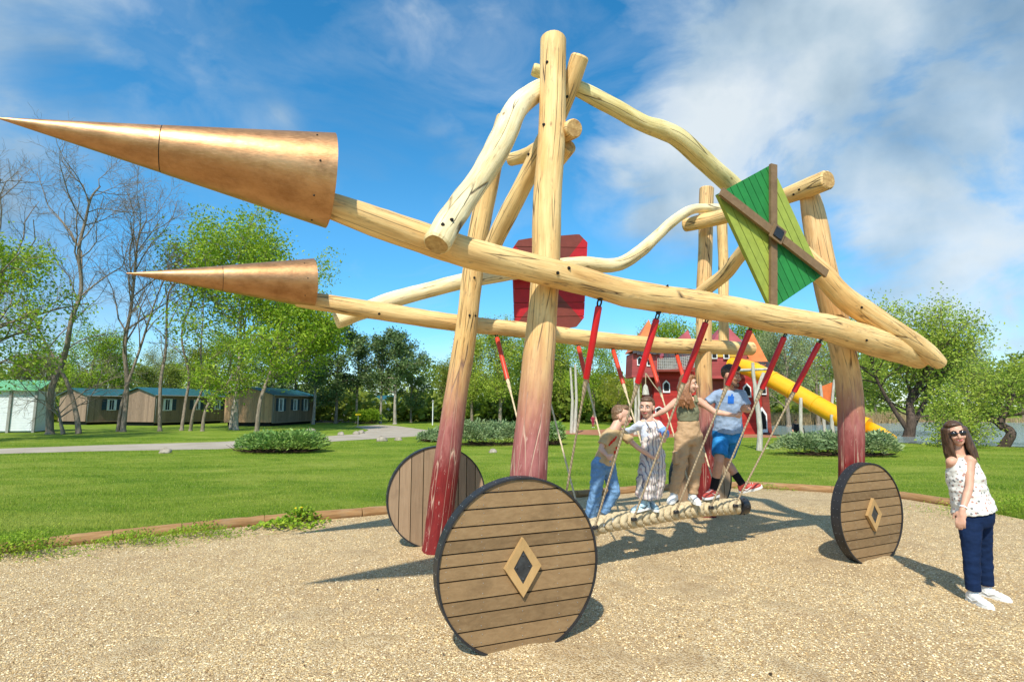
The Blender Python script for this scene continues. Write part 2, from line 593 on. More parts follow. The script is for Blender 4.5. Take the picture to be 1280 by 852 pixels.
def blades():
    t = NT('grass_blades')
    w = t.coord('world')
    a = t.noise(t.coord('world', (0.5, 1.0, 1), (0, 0, .5)), 0.6, 8, 0.70, .6)
    c1 = t.ramp(t.island(), [(0.0, (0.07, 0.16, 0.008)), (0.4, (0.18, 0.31, 0.018)), (0.85, (0.31, 0.41, 0.035)), (1.0, (0.52, 0.50, 0.16))])
    c = t.mix(t.ramp(a, [(0.42, 0.0), (0.62, 0.7)]), c1, (0.46, 0.48, 0.085))
    t.base(c); t.rough(0.6, 0.25); t.translucent(c, 0.4)
    return t.m
M['blade'] = blades()

def leaf(name, c0, c1, c2, tr=0.42, rough=0.55):
    t = NT(name)
    c = t.ramp(t.island(), [(0.0, c0), (0.5, c1), (1.0, c2)])
    n = t.noise(t.coord('Object'), 0.45, 4)
    n2 = t.noise(t.coord('Object', (1, 1, 1.4)), 1.1, 3)
    c = t.mix(t.ramp(n2, [(0.45, 0.0), (0.65, 0.45)]), c, (c2[0] * 1.1, c2[1] * .95, c2[2] * .8))
    c = t.mix(t.ramp(n, [(0.35, 0.25), (0.6, 0.0)]), c, tuple(x * 0.75 for x in c0))
    t.base(c); t.rough(rough, 0.3); t.translucent(c, tr)
    return t.m
M['leaf_bright'] = leaf('spring_leaves', (0.126, 0.244, 0.014), (0.254, 0.418, 0.020), (0.459, 0.592, 0.052))
M['leaf_pale'] = leaf('pale_spring_leaves', (0.188, 0.295, 0.030), (0.342, 0.463, 0.055), (0.556, 0.653, 0.096))
M['leaf_grey'] = leaf('greyish_willow_leaves', (0.179, 0.24, 0.09), (0.307, 0.374, 0.15), (0.535, 0.57, 0.3))
M['leaf_dark'] = leaf('dark_needles', (0.054, 0.115, 0.036), (0.111, 0.196, 0.059), (0.212, 0.286, 0.103), 0.2)
M['leaf_olive'] = leaf('olive_leaves', (0.125, 0.192, 0.029), (0.228, 0.307, 0.038), (0.353, 0.422, 0.067))
M['leaf_yellow'] = leaf('yellow_green_leaves', (0.175, 0.23, 0.016), (0.292, 0.338, 0.027), (0.437, 0.446, 0.061))
M['juniper'] = leaf('juniper_sprays', (0.083, 0.186, 0.04), (0.176, 0.329, 0.065), (0.355, 0.493, 0.131), 0.2)
M['juniper_grey'] = leaf('grey_juniper_sprays', (0.11, 0.184, 0.072), (0.21, 0.306, 0.122), (0.374, 0.469, 0.224), 0.2)
M['twig'] = plain('dead_brown_twigs', (0.09, 0.055, 0.032), 0.8, 0.2, 0.4, 9)
M['reed'] = leaf('dry_reeds', (0.259, 0.19, 0.08), (0.389, 0.29, 0.14), (0.497, 0.39, 0.22), 0.2)

def bark(name, d, l):
    t = NT(name)
    v = t.coord('Object', (5, 5, 1.2))
    f = t.noise(v, 2.5, 6, 0.7)
    t.base(t.ramp(f, [(0.35, d), (0.7, l)])); t.rough(0.85, 0.2); t.bump(f, 0.6, 0.03)
    return t.m
M['bark'] = bark('grey_brown_bark', (0.14, 0.105, 0.075), (0.36, 0.295, 0.225))
M['bark_pale'] = bark('pale_grey_bark', (0.22, 0.18, 0.14), (0.50, 0.45, 0.38))
M['bark_dark'] = bark('dark_bark', (0.05, 0.036, 0.026), (0.14, 0.10, 0.075))
M['peeled'] = bark('silver_peeled_pole', (0.34, 0.31, 0.25), (0.62, 0.58, 0.49))

def sheet_mat(name, c0, c1, scale, rough=0.9, fine=60):
    t = NT(name)
    w = t.coord('world')
    f = t.noise(w, scale, 6, 0.65); g = t.noise(w, fine, 3, 0.7)
    c = t.ramp(f, [(0.3, c0), (0.7, c1)])
    c = t.mix(t.ramp(g, [(0.3, 0.35), (0.6, 0.0)]), c, tuple(x * 0.6 for x in c0))
    t.base(c); t.rough(rough, 0.2); t.bump(g, 0.4, 0.01)
    return t.m
M['path'] = sheet_mat('stone_dust_path', (0.33, 0.28, 0.21), (0.47, 0.41, 0.33), 0.8)
M['mulch'] = sheet_mat('reddish_mulch', (0.30, 0.12, 0.06), (0.45, 0.22, 0.12), 0.9)
M['asphalt'] = sheet_mat('asphalt', (0.10, 0.10, 0.10), (0.17, 0.165, 0.16), 0.7)

def water():
    t = NT('lake_water')
    t.base((0.20, 0.27, 0.27)); t.rough(0.12, 0.6)
    t.bump(t.noise(t.coord('world', (0.35, 2.2, 1)), 2.0, 4), 0.9, 0.08)
    return t.m
M['water'] = water()

def sawn_log(name):
    t = NT(name)
    f = t.noise(t.coord('logco', (12, 12, 1.2)), 2.2, 6, 0.65)
    c = t.ramp(f, [(0.25, (0.16, 0.085, 0.035)), (0.5, (0.31, 0.17, 0.07)), (0.8, (0.43, 0.27, 0.13))])
    g = t.noise(t.coord('logco', (3, 3, 2)), 2.0, 4)
    c = t.mix(t.ramp(g, [(0.5, 0.0), (0.7, 0.6)]), c, (0.28, 0.20, 0.115))
    t.base(c); t.rough(0.8, 0.2); t.bump(f, 0.5, 0.012)
    return t.m
M['edge_log'] = sawn_log('edging_log_wood')

def rope_mat(name, c, sc=120):
    t = NT(name)
    w = t.n('ShaderNodeTexWave'); w.inputs['Scale'].default_value = sc / 10; w.inputs['Distortion'].default_value = 1.5
    t.l(t.coord('Object', (1, 1, 1), (0.6, 0.5, 0.3)), w.inputs['Vector'])
    f = t.noise(t.coord('Object'), 30, 5)
    cc = t.ramp(f, [(0.3, tuple(x * 0.72 for x in c)), (0.7, tuple(min(1, x * 1.12) for x in c))])
    cc = t.mix(t.ramp(w.outputs['Fac'], [(0.0, 0.4), (0.4, 0.0)]), cc, tuple(x * 0.45 for x in c))
    t.base(cc); t.rough(0.85, 0.2); t.bump(w.outputs['Fac'], 0.5, 0.006)
    return t.m
M['rope'] = rope_mat('beige_rope', (0.68, 0.55, 0.35))
M['rope_grey'] = rope_mat('tan_grey_rope', (0.50, 0.39, 0.25))
M['braid'] = rope_mat('thick_braided_rope', (0.62, 0.50, 0.305), 200)
M['sleeve_red'] = plain('red_plastic_sleeve', (0.56, 0.010, 0.018), 0.35, 0.5, 0.1)
M['sleeve_orange'] = plain('orange_red_sleeve', (0.62, 0.055, 0.02), 0.4, 0.45, 0.15)
M['steel'] = plain('galvanised_steel', (0.55, 0.56, 0.56), 0.35, 0.5, 0.2, 30, metallic=0.8)
M['black'] = plain('black_plastic', (0.02, 0.02, 0.022), 0.4, 0.5)
M['white'] = plain('white_paint', (0.78, 0.78, 0.75), 0.5, 0.4, 0.05)
# ------------------------------------------------------------------ the log chariot
def ynear(px): return 4.16 / (1 - 0.522 * (px - 640) / FPX)
def yfar(px): return 6.96 / (1 - 0.48 * (px - 640) / FPX)
def yrope(px): return 5.5 / (1 - 0.5 * (px - 640) / FPX)

chariot = thing('climbing_frame', 'big chariot shaped climbing frame of peeled golden logs with copper spear tips and plank wheels', 'climbing frame', (1.5, 6.2, 0))

def log(name, pts, mat, parent=chariot, n=18, wob=0.07, seed=1.0, k=7, label=None, bolts=()):
    """pts: (px, py, depth, width in px)"""
    ctl = []
    for px, py, Y, w in pts:
        p = P(px, py, Y)
        ctl.append((p.x, p.y, p.z, wr(p, w)))
    dn = catmull(ctl, k)
    pp = [V(c[:3]) for c in dn]
    rr = [c[3] for c in dn]
    # small natural swellings
    s = 0
    for i in range(len(pp)):
        if i: s += (pp[i] - pp[i - 1]).length
        rr[i] *= 1 + 0.05 * noise.noise(V((seed * 7.1, s * 1.7, 0.3)))
        off = V((noise.noise(V((s * 1.1, seed, 1))), noise.noise(V((s * 1.1, seed, 5))), noise.noise(V((s * 1.1, seed, 9))))) * rr[i] * 0.12
        pp[i] = pp[i] + off
    mb = MB()
    mb.tube(pp, rr, n=n, wob=wob, seed=seed, mi=0, mcap=1, chamfer=0.018)
    o = mb.build(name, [M[mat], M['end']], parent)
    if label: o['label'] = label
    if bolts:
        t = mb.bvh()
        for bx, by in bolts:
            d = ray(bx, by).normalized()
            hit, nor, _, _ = t.ray_cast(CAM, d)
            if hit is None: continue
            if nor.dot(d) > 0: nor = -nor
            b = MB(); r = 0.0145
            b.tube([hit - nor * 0.015, hit + nor * 0.006], [r, r], n=12, smooth=False)
            b.tube([hit + nor * 0.006, hit + nor * 0.018], [r * 0.5, r * 0.5], n=6, smooth=False)
            b.build('bolt', M['bolt'], o)
    return o

# posts
log('post', [(651, 775, 4.54, 53), (659, 597, 4.56, 47), (668, 500, 4.57, 43), (675, 425, 4.58, 40), (680, 350, 4.6, 36), (683, 270, 4.63, 35.5), (689, 170, 4.68, 34), (692.5, 50, 4.75, 32)], 'post', seed=1.3, wob=0.05, bolts=[(684, 78), (680, 156)], label='front post nearest the big front wheel, painted red at its foot')
log('post', [(543, 694, 6.76, 35), (557, 597, 6.66, 33), (570, 500, 6.55, 29), (584, 410, 6.42, 27), (591, 340, 6.32, 26), (603, 270, 6.2, 26), (618, 200, 6.05, 23), (631, 147, 5.95, 20)], 'post', seed=2.4, wob=0.05, bolts=[(587, 394), (594, 394.5), (593, 347)])
log('post', [(1065, 680, 7.1, 29), (1064, 560, 7.0, 29), (1062, 490, 6.9, 29), (1052, 430, 6.75, 29.5), (1040, 385, 6.65, 29.5), (1030, 340, 6.56, 29), (1021, 288, 6.58, 28), (1012, 246, 6.6, 22)], 'post_back', seed=3.1, wob=0.05)
log('post', [(884, 652, 8.7, 23), (883, 590, 8.65, 21), (881, 520, 8.58, 20), (879.5, 440, 8.45, 19.5), (880.5, 340, 8.35, 18), (884, 236, 8.25, 17)], 'post_back', seed=4.7, wob=0.05, bolts=[(882, 424), (877, 430)])
log('post', [(905, 434, 8.85, 12.5), (904, 350, 8.85, 12.5), (903, 280, 8.8, 12)], 'wood', seed=5.2, n=14, label='thin upright post above the end of the far beam')

# long beams
log('beam', [(376, 246, ynear(376) - .05, 31), (418, 259, ynear(418) - .03, 34), (506, 290, ynear(506), 39), (590, 316, ynear(590), 38), (660, 333, ynear(660), 36), (720, 349, ynear(720), 34), (780, 365, ynear(780), 34.5), (868, 378, ynear(868), 34), (956, 395, ynear(956), 33.5), (1026, 408, ynear(1026), 33), (1097, 428, ynear(1097) - .05, 36), (1150, 449, ynear(1150) - .12, 24)], 'wood', seed=6.6, wob=0.09, bolts=[(697, 341), (711, 335), (767, 341), (1083, 425), (834, 358)])
log('beam', [(372, 373, yfar(372), 20), (400, 377, yfar(400), 21.5), (488, 391, yfar(488), 22.5), (569, 403, yfar(569), 21.5), (646, 411.5, yfar(646), 20), (699, 419, yfar(699), 20.5), (798, 429, yfar(798), 19.5), (850, 432.5, yfar(850), 19), (939, 435, yfar(939), 17)], 'wood', seed=7.9, wob=0.07, bolts=[(474, 392)])

# slanting and curved logs
log('brace', [(606, 330, 5.98, 23), (620, 298, 5.82, 23), (649, 241, 5.5, 23), (702, 134, 5.05, 23), (725, 72, 4.85, 23)], 'wood', seed=8.3, bolts=[(661, 193), (709, 121)])
log('crossbar', [(640, 199.5, 5.95, 16), (662, 193, 5.6, 17.5), (690, 176, 5.05, 21), (717, 160, 4.62, 24.5)], 'wood', seed=9.1)
log('crossbar', [(688, 212, 5.2, 15), (700, 200, 5.0, 16.5), (712, 184, 4.8, 18)], 'wood', seed=9.7)
log('curved_log', [(546, 304, 3.63, 34), (560, 281, 3.75, 33.5), (590, 236, 3.98, 31), (612, 203, 4.15, 31), (629, 174, 4.32, 32), (645, 138, 4.58, 29), (663, 119, 4.8, 27), (688, 106, 5.0, 24)], 'wood_pale', seed=10.4, wob=0.12, bolts=[(553.5, 281), (564.5, 275)])
log('curved_log', [(668, 87.5, 4.98, 15.5), (690, 96, 5.02, 17), (727, 113, 5.08, 19), (760, 130, 5.15, 21), (801, 153, 5.25, 20), (828, 163, 5.35, 23), (848, 173, 5.42, 23), (874, 196, 5.6, 21.5), (894, 214, 5.75, 22.5), (913, 231, 5.9, 24), (945, 262, 6.02, 24), (972, 292, 6.1, 24)], 'wood_green', seed=11.6, wob=0.10)
log('curved_log', [(960, 276, 6.12, 23), (1000, 315, 6.15, 24), (1030, 345, 6.17, 26), (1044, 361, 6.2, 25), (1062, 378, 6.25, 27), (1097, 401, 6.36, 29), (1132, 423, 6.5, 28), (1157, 440, 6.62, 24), (1174, 453, 6.7, 17)], 'wood', seed=12.2, wob=0.08, bolts=[(1077, 384)])
log('curved_log', [(420, 400, 6.35, 22), (452, 390, 6.42, 21), (491, 375, 6.55, 20), (541, 361.5, 6.72, 20), (597, 348, 6.82, 20), (643, 340, 6.95, 20), (690, 334, 7.0, 19.5), (728, 330, 7.05, 19), (770, 331, 7.25, 17), (800, 315, 7.42, 16.5), (820, 296, 7.55, 14), (838, 279, 7.7, 13.5), (862, 263, 7.85, 12), (880, 260, 7.95, 11), (900, 261, 8.05, 12)], 'wood_pale', seed=13.5, wob=0.11, label='long bent branch, bleached white towards the back')
log('brace', [(876, 366, 8.3, 16), (890, 355, 8.1, 16.5), (906, 342, 7.85, 17), (923, 321, 7.5, 17), (948, 295, 7.1, 18), (985, 270, 6.75, 19)], 'wood', seed=14.1)
log('crossbar', [(857, 281, 8.15, 16.5), (880, 276, 7.95, 18), (905, 270.5, 7.7, 18), (960, 253, 7.0, 20), (995, 240, 6.6, 22), (1034, 224, 6.2, 25)], 'wood', seed=15.6, bolts=[(992, 243), (999, 237)])

# copper spear heads
def spear(base, tip, r, split):
    b, t = P(*base), P(*tip)
    d = t - b
    def shell(f0, f1, r0, r1, name, parent, cap):
        mb = MB()
        k = 14
        mb.tube([b + d * (f0 + (f1 - f0) * i / k) for i in range(k + 1)], [max(0.004, r0 + (r1 - r0) * i / k) for i in range(k + 1)], n=48, caps=True, seed=f0 * 3 + r)
        return mb.build(name, M['copper'], parent)
    body = shell(0, split - 0.0015, r, r * (1 - split) + 0.002, 'spear_head', chariot, True)
    shell(split + 0.0015, 1.0, r * (1 - split), 0.004, 'spear_tip', body, True)
    ring = MB()
    q = b + d * split
    ring.tube([q - d.normalized() * .004, q + d.normalized() * .004], [r * (1 - split) - .004] * 2, n=48)
    ring.build('seam', M['rim'], body)
    # lapped seam along the top and rolled rim
    seam = MB()
    dn = d.normalized(); up = (V((0, 0, 1)) - dn * dn.z).normalized(); back = (V((0, 1, 0)) - dn * dn.y); back = (back - up * back.dot(up)).normalized()
    sd = (up * 0.93 + back * 0.37).normalized()
    seam.tube([b + d * f + sd * (r * (1 - f) + 0.001) for f in (0.0, 0.2, 0.4, 0.6, 0.9)], [0.006, .006, .005, .004, .003], n=6)
    seam_ = seam.build('seam', M['copper'], body)
    rv = MB()
    for i in range(5):
        f = 0.06 + 0.01 * (i % 2)
        a = -1.5 + i * 0.75
        side = (-back * math.cos(a) + up * math.sin(a))
        c = b + d * f + side * r * (1 - f)
        rv.ellipsoid(c, (0.007, 0.007, 0.007), nu=8, nv=5)
    join_into(seam_, rv, M['bolt'])
spear((412, 226.5, ynear(412) - .02), (-3, 147.5, 2.72), 0.318, 0.565)
spear((391, 354, yfar(391)), (158, 341.5, 5.02), 0.278, 0.525)

# plank wheels
def wheel(center, az, r, widths, vertical=False, face=True, dia=0.17, label=None, grey=False):
    """disc of boards with a black band; az = heading of its plane; the foot is sunk flat in the gravel"""
    u = V((math.cos(az), math.sin(az), 0)); w = V((math.sin(az), -math.cos(az), 0)); c = V(center)
    th = 0.085
    zb = -c.z - 0.02          # local height of the flat foot
    def pt(x, y, o): return c + u * x + V((0, 0, 1)) * y + w * o
    rr = r - 0.012
    mb = MB()
    tot = sum(widths); pos = -rr; gap = 0.0055
    for i, wd in enumerate(widths):
        h = 2 * rr * wd / tot
        a0, a1 = pos + gap, pos + h - gap
        pos += h
        lo, hi = [], []
        m = 9
        for j in range(m + 1):
            s = a0 + (a1 - a0) * j / m
            e = math.sqrt(max(rr * rr - s * s, 0.0001))
            lo.append((s, -e)); hi.append((s, e))
        if vertical:
            poly = [(s, e) for s, e in hi] + [(s, max(e, zb)) for s, e in reversed(lo)]
        else:
            if a1 < zb: continue
            poly = [(e, max(s, zb)) for s, e in hi] + [(e, max(s, zb)) for s, e in reversed(lo)]
        off = random.Random(i * 7 + int(r * 1e4)).uniform(-0.003, 0.003)
        mb.prism([pt(x, y, th / 2 + off) for x, y in poly], -w * th)
    o = mb.build('wheel', M['plank_grey' if grey else 'plank'], chariot)
    if label: o['label'] = label
    # band
    band = MB()
    a_end = math.asin(max(-1, min(1, zb / r)))
    nseg = 72
    angs = [a_end + (math.pi - 2 * a_end) * i / nseg for i in range(nseg + 1)]
    ro, ri, hw = r + 0.004, r - 0.011, th / 2 + 0.012
    vs = []
    for a in angs:
        for rad, oo in ((ro, hw), (ro, -hw), (ri, -hw), (ri, hw)):
            vs.append(pt(math.cos(a) * rad, math.sin(a) * rad, oo))
    fs = []
    for i in range(nseg):
        for k in range(4):
            fs.append((i * 4 + k, i * 4 + (k + 1) % 4, i * 4 + 4 + (k + 1) % 4, i * 4 + 4 + k))
    fs += [(0, 1, 2, 3), (nseg * 4, nseg * 4 + 3, nseg * 4 + 2, nseg * 4 + 1)]
    band.add(vs, fs, False)
    rim_ = band.build('rim', M['rim'], o)
    rv = MB()
    for i in range(2, nseg - 1, 2):
        a = angs[i]
        for oo in (0.022, -0.022):
            rv.ellipsoid(pt(math.cos(a) * ro, math.sin(a) * ro, oo), (0.0028, 0.0028, 0.0028), nu=6, nv=4)
    join_into(rim_, rv, M['rivet'])
    if face:
        # screws in the boards
        sc = MB(); pos = -rr
        rng = random.Random(5)
        for wd in widths:
            h = 2 * rr * wd / tot; s = pos + h / 2; pos += h
            if s < zb: continue
            for x in (-0.3, 0.0, 0.3, -math.sqrt(max(rr * rr - s * s, 0)) + 0.05, math.sqrt(max(rr * rr - s * s, 0)) - 0.05):
                if abs(x) < math.sqrt(max(rr * rr - s * s, 0)) - 0.02 and not (abs(x) < 0.1 and abs(s) < 0.25):
                    for q in (-h * 0.25, h * 0.25):
                        sc.ellipsoid(pt(x + rng.uniform(-.01, .01), s + q, th / 2 + .001), (0.003, 0.003, 0.003), nu=6, nv=4)
        join_into(o, sc, M['rivet'])
        ox, oy, ix, iy = dia * 0.88, dia * 1.27, dia * 0.46, dia * 0.73
        outer = [(ox, 0), (0, oy), (-ox, 0), (0, -oy)]; inner = [(ix, 0), (0, iy), (-ix, 0), (0, -iy)]
        fr = MB()
        for k in range(4):
            q = [outer[k], outer[(k + 1) % 4], inner[(k + 1) % 4], inner[k]]
            fr.prism([pt(x * .998, y * .998, th / 2 + 0.004) for x, y in q], w * 0.034)
        fo = fr.build('diamond_frame', M['plank_trim'], o)
        pl = MB()
        pl.prism([pt(x * 1.03, y * 1.03, th / 2 + 0.004) for x, y in inner], w * 0.026)
        for x, y in ((0, iy * .7), (0, -iy * .7), (ix * .65, 0), (-ix * .65, 0)):
            pl.ellipsoid(pt(x, y, th / 2 + .031), (0.008, 0.008, 0.008), nu=8, nv=5)
        pl.build('centre_plate', M['plate'], fo)
    return o

AZ = R(20)
cw = P(654, 705, 4.16)
wheel((cw.x - .03, cw.y, cw.z), R(22), 0.635, [1.0, 1.0, 1.05, 0.85, 1.25, 0.85, 0.8, 0.8, 0.8, 1.05, 1.0, 0.75][::1], dia=0.165, label='big front wheel of horizontal boards with a diamond boss')
cr = P(1085, 641.5, 6.38)
wheel((cr.x, cr.y, cr.z), R(25), 0.572, [1, 0.95, 0.9, 1.0, 0.95, 1.0, .95, .9, .95, .9, .9], dia=0.145, label='rear wheel on the right with a diamond boss')
cl = P(546, 620, 7.08)
wheel((cl.x, cl.y, cl.z), R(20), 0.632, [1, 1.1, 1.15, 1.3, 1.1, 1.0, .8, .9, .9], vertical=True, face=False, grey=True, label='far front wheel seen from its back, of upright boards')
cb = P(876, 598, 9.0)
wheel((cb.x, cb.y, cb.z), R(22), 0.60, [1, 1.1, 1.0, 1.2, 1.1, 1.0, .9], vertical=True, face=False, grey=True)

# convex clip helper for panels made of boards
def clip(poly, n, c):
    """keeps the part of 2D poly where n.p <= c"""
    out = []
    for i in range(len(poly)):
        a, b = poly[i], poly[(i + 1) % len(poly)]
        da, db = n[0] * a[0] + n[1] * a[1] - c, n[0] * b[0] + n[1] * b[1] - c
        if da <= 0: out.append(a)
        if da * db < 0:
            t = da / (da - db)
            out.append((a[0] + (b[0] - a[0]) * t, a[1] + (b[1] - a[1]) * t))
    return out

# green kite panel: two greens in quarters, boards parallel, brown cross bars
T_, L_, B_, R_ = P(966, 206, 5.62), P(895.5, 242, 5.36), P(966, 387, 5.62), P(1027, 344, 5.80)
kc = (T_ + L_ + B_ + R_) / 4
kv = (T_ - B_) / 2; kh = (R_ - L_) / 2
kn = kh.cross(kv).normalized()
if kn.dot(CAM - kc) < 0: kn = -kn
def kp(a, b, o): return kc + kh * a + kv * b + kn * o     # a,b in diagonal coordinates
quads = {'TL': ([(0, 0), (0, 1), (-1, 0)], 'green'), 'TR': ([(0, 0), (1, 0), (0, 1)], 'lime'), 'BL': ([(0, 0), (-1, 0), (0, -1)], 'lime'), 'BR': ([(0, 0), (0, -1), (1, 0)], 'green')}
dk, lt = MB(), MB()
nb = 9
for key, (tri, colr) in quads.items():
    for i in range(nb):
        # boards run along L->B i.e. direction (1,-1); the across coordinate is a+b in [-1,1]
        lo = -1 + 2 * i / nb + 0.008; hi = -1 + 2 * (i + 1) / nb - 0.008
        q = clip(clip(tri, (1, 1), hi), (-1, -1), -lo)
        if len(q) >= 3:
            (dk if colr == 'green' else lt).prism([kp(x, y, 0.0) for x, y in q], -kn * 0.045)
kite = dk.build('kite_panel', M['green'], chariot)
lt.build('light_boards', M['lime'], kite)
def kbar(a0, b0, a1, b1, hw, o, d):
    mb = MB()
    p, q = kp(a0, b0, o), kp(a1, b1, o)
    dd = (q - p).normalized(); s = kn.cross(dd) * hw
    mb.prism([p - s, p + s, q + s, q - s], kn * d)
    mb.build('cross_bar', M['bar'], kite)
kbar(0, .985, 0, -.985, 0.042, 0.003, 0.034)
kbar(-1.01, 0, .99, 0, 0.046, 0.040, 0.034)
pl = MB()
dd = kh.normalized(); s2 = kn.cross(dd)
def rect(mb, hx, hy, o, d):
    c = kp(0, 0, o)
    mb.prism([c - dd * hx - s2 * hy, c + dd * hx - s2 * hy, c + dd * hx + s2 * hy, c - dd * hx + s2 * hy], kn * d)
m0 = MB(); rect(m0, 0.085, 0.085, 0.0755, 0.016); m0.build('boss_board', M['bar'], kite)
rect(pl, 0.055, 0.055, 0.093, 0.012)
for sx in (-1, 1):
    for sy in (-1, 1):
        pl.ellipsoid(kp(0, 0, 0.106) + dd * sx * .04 + s2 * sy * .04, (0.007,) * 3, nu=8, nv=5)
pl.build('centre_plate', M['black'], kite)
# strut that carries the kite from the arched log
st = MB(); st.tube([kp(0.0, -0.1, -0.04), kp(0.0, -0.1, -0.34)], [0.035, 0.035], n=10); st.build('bracket', M['bar'], kite)

# red shield panel with clipped corners
sh = [(640.5, 311), (648, 300), (663, 297.5), (724, 292.5), (734.5, 303), (730, 397), (721, 408), (697, 411.5), (652, 414), (644, 405)]
sp = [P(x, y, 7.28 + (x - 690) * 0.0025) for x, y in sh]
so = sum(sp, V()) / len(sp)
ex = (P(734, 350, 7.28 + 44 * .0025) - P(640, 350, 7.28 - 50 * .0025)).normalized(); ez = (P(690, 300, 7.305) - P(690, 410, 7.305)).normalized()
en = ex.cross(ez).normalized(); ez = en.cross(ex) * 1.0
if en.dot(CAM - so) < 0: en = -en
p2 = [((p - so).dot(ex), (p - so).dot(ez)) for p in sp]
ylo, yhi = min(p[1] for p in p2), max(p[1] for p in p2)
mb = MB(); mb2 = MB(); nb = 7
for i in range(nb):
    lo = ylo + (yhi - ylo) * i / nb + 0.004; hi = ylo + (yhi - ylo) * (i + 1) / nb - 0.004
    q = clip(clip(p2, (0, 1), hi), (0, -1), -lo)
    if len(q) >= 3:
        for k, (n1, n2) in enumerate((((1, .86), (-1, .86)), ((-1, -.86), (-1, .86)), ((-1, -.86), (1, -.86)), ((1, .86), (1, -.86)))):
            w_ = clip(clip(q, n1, 0.0), n2, 0.0)
            if len(w_) >= 3:
                (mb2 if k % 2 == 0 else mb).prism([so + ex * x + ez * y for x, y in w_], -en * 0.06)
shield = mb.build('shield_panel', M['redpaint'], chariot)
mb2.build('brown_quarters', M['brownred'], shield)
b = MB(); b.box(so - en * 0.10, (0.10, 0.07, 1.15), Matrix((ex, -en, ez)).transposed()); b.build('bracket', M['bar'], chariot)

# ------------------------------------------------------------------ balance rope bridge
bridge = thing('rope_bridge', 'thick braided balance rope slung on ropes with red sleeves between the two log beams', 'balance rope', (1.9, 6.3, 0.3))
rope_px = [(690, 672), (720, 664), (760, 653), (800, 647), (850, 638), (890, 634), (923, 632)]
rc = catmull([tuple(P(x, y, yrope(x))) for x, y in rope_px], 10)
rpts = [V(c) for c in rc]
core = MB()
core.tube(rpts, [0.062] * len(rpts), n=14)
L = [0]
for i in range(1, len(rpts)): L.append(L[-1] + (rpts[i] - rpts[i - 1]).length)
def along(s):
    s = max(0, min(L[-1], s))
    for i in range(1, len(L)):
        if L[i] >= s:
            t = (s - L[i - 1]) / max(1e-6, L[i] - L[i - 1])
            return rpts[i - 1].lerp(rpts[i], t), (rpts[i] - rpts[i - 1]).normalized()
rows = 6; pitch = 0.105
nk = int(L[-1] / pitch)
for k in range(nk + 1):
    for rI in range(rows):
        s = (k + (0.5 if (rI // 2) % 2 else 0.0)) * pitch
        if s > L[-1]: continue
        c, d = along(s)
        a, b_, _ = basis(d, V((0, 0, 1)))
        th = 2 * math.pi * (rI + 0.5) / rows
        out = b_ * math.sin(th) + a * math.cos(th)
        tang = d.cross(out)
        sg = 1 if rI % 2 else -1
        axis = (d * 0.75 + tang * sg * 0.66).normalized()
        third = axis.cross(out).normalized()
        mm = Matrix((axis, third, out)).transposed()
        core.ellipsoid(c + out * 0.060, (0.080, 0.043, 0.040), mm, nu=12, nv=8)
core.build('braided_rope', M['braid'], bridge)
cap = MB(); e, d = along(L[-1])
cap.tube([e - d * 0.02, e + d * 0.10, e + d * .112], [0.108, 0.108, 0.09], n=20)
for i in range(6):
    a, b_, _ = basis(d); t = i * math.pi / 3
    cap.ellipsoid(e + d * .04 + a * math.cos(t) * .108 + b_ * math.sin(t) * .108, (.012,) * 3, nu=8, nv=5)
cap.build('end_cap', M['black'], bridge)

stations = [(683, 668), (733, 655), (783, 645), (833, 637), (878, 631), (908, 629)]
near_top = [(750, 374), (823, 391), (885, 396), (940, 406), (983, 415), (1027, 423)]
far_top = [(620, 417), (668, 426), (722, 429), (765, 433), (810, 439), (845, 440)]
def hanger(top, foot, sleeve, rr, sr, mats):
    d = foot - top
    mb = MB()
    n = 10
    mb.tube([top + d * (sleeve * .98) + d * (1 - sleeve * .98) * i / n for i in range(n + 1)], [rr] * (n + 1), n=8)
    o = mb.build('hanging_rope', M[mats[0]], bridge)
    s = MB(); s.tube([top + d * 0.025, top + d * 0.03, top + d * sleeve], [sr * .8, sr, sr], n=14); s.build('sleeve', M[mats[1]], o)
    sp_ = MB(); q = top + d * sleeve
    dn = d.normalized()
    sp_.tube([q, q + dn * 0.05, q + dn * .12, q + dn * 0.2], [rr * 1.9, rr * 2.0, rr * 1.7, rr * 1.1], n=10, wob=.2); sp_.build('splice', M[mats[0]], o)
    e_ = MB(); a, b_, _ = basis(dn)
    pts = [top + dn * 0.03 + (a * math.cos(t) * .018 + dn * math.sin(t) * .035) for t in [i * math.pi / 6 for i in range(13)]]
    e_.tube(pts, [0.008] * 13, n=6); e_.ellipsoid(top - dn * .005, (.026, .026, .02), nu=10, nv=6)
    e_.build('eyelet', M['bolt'], o)
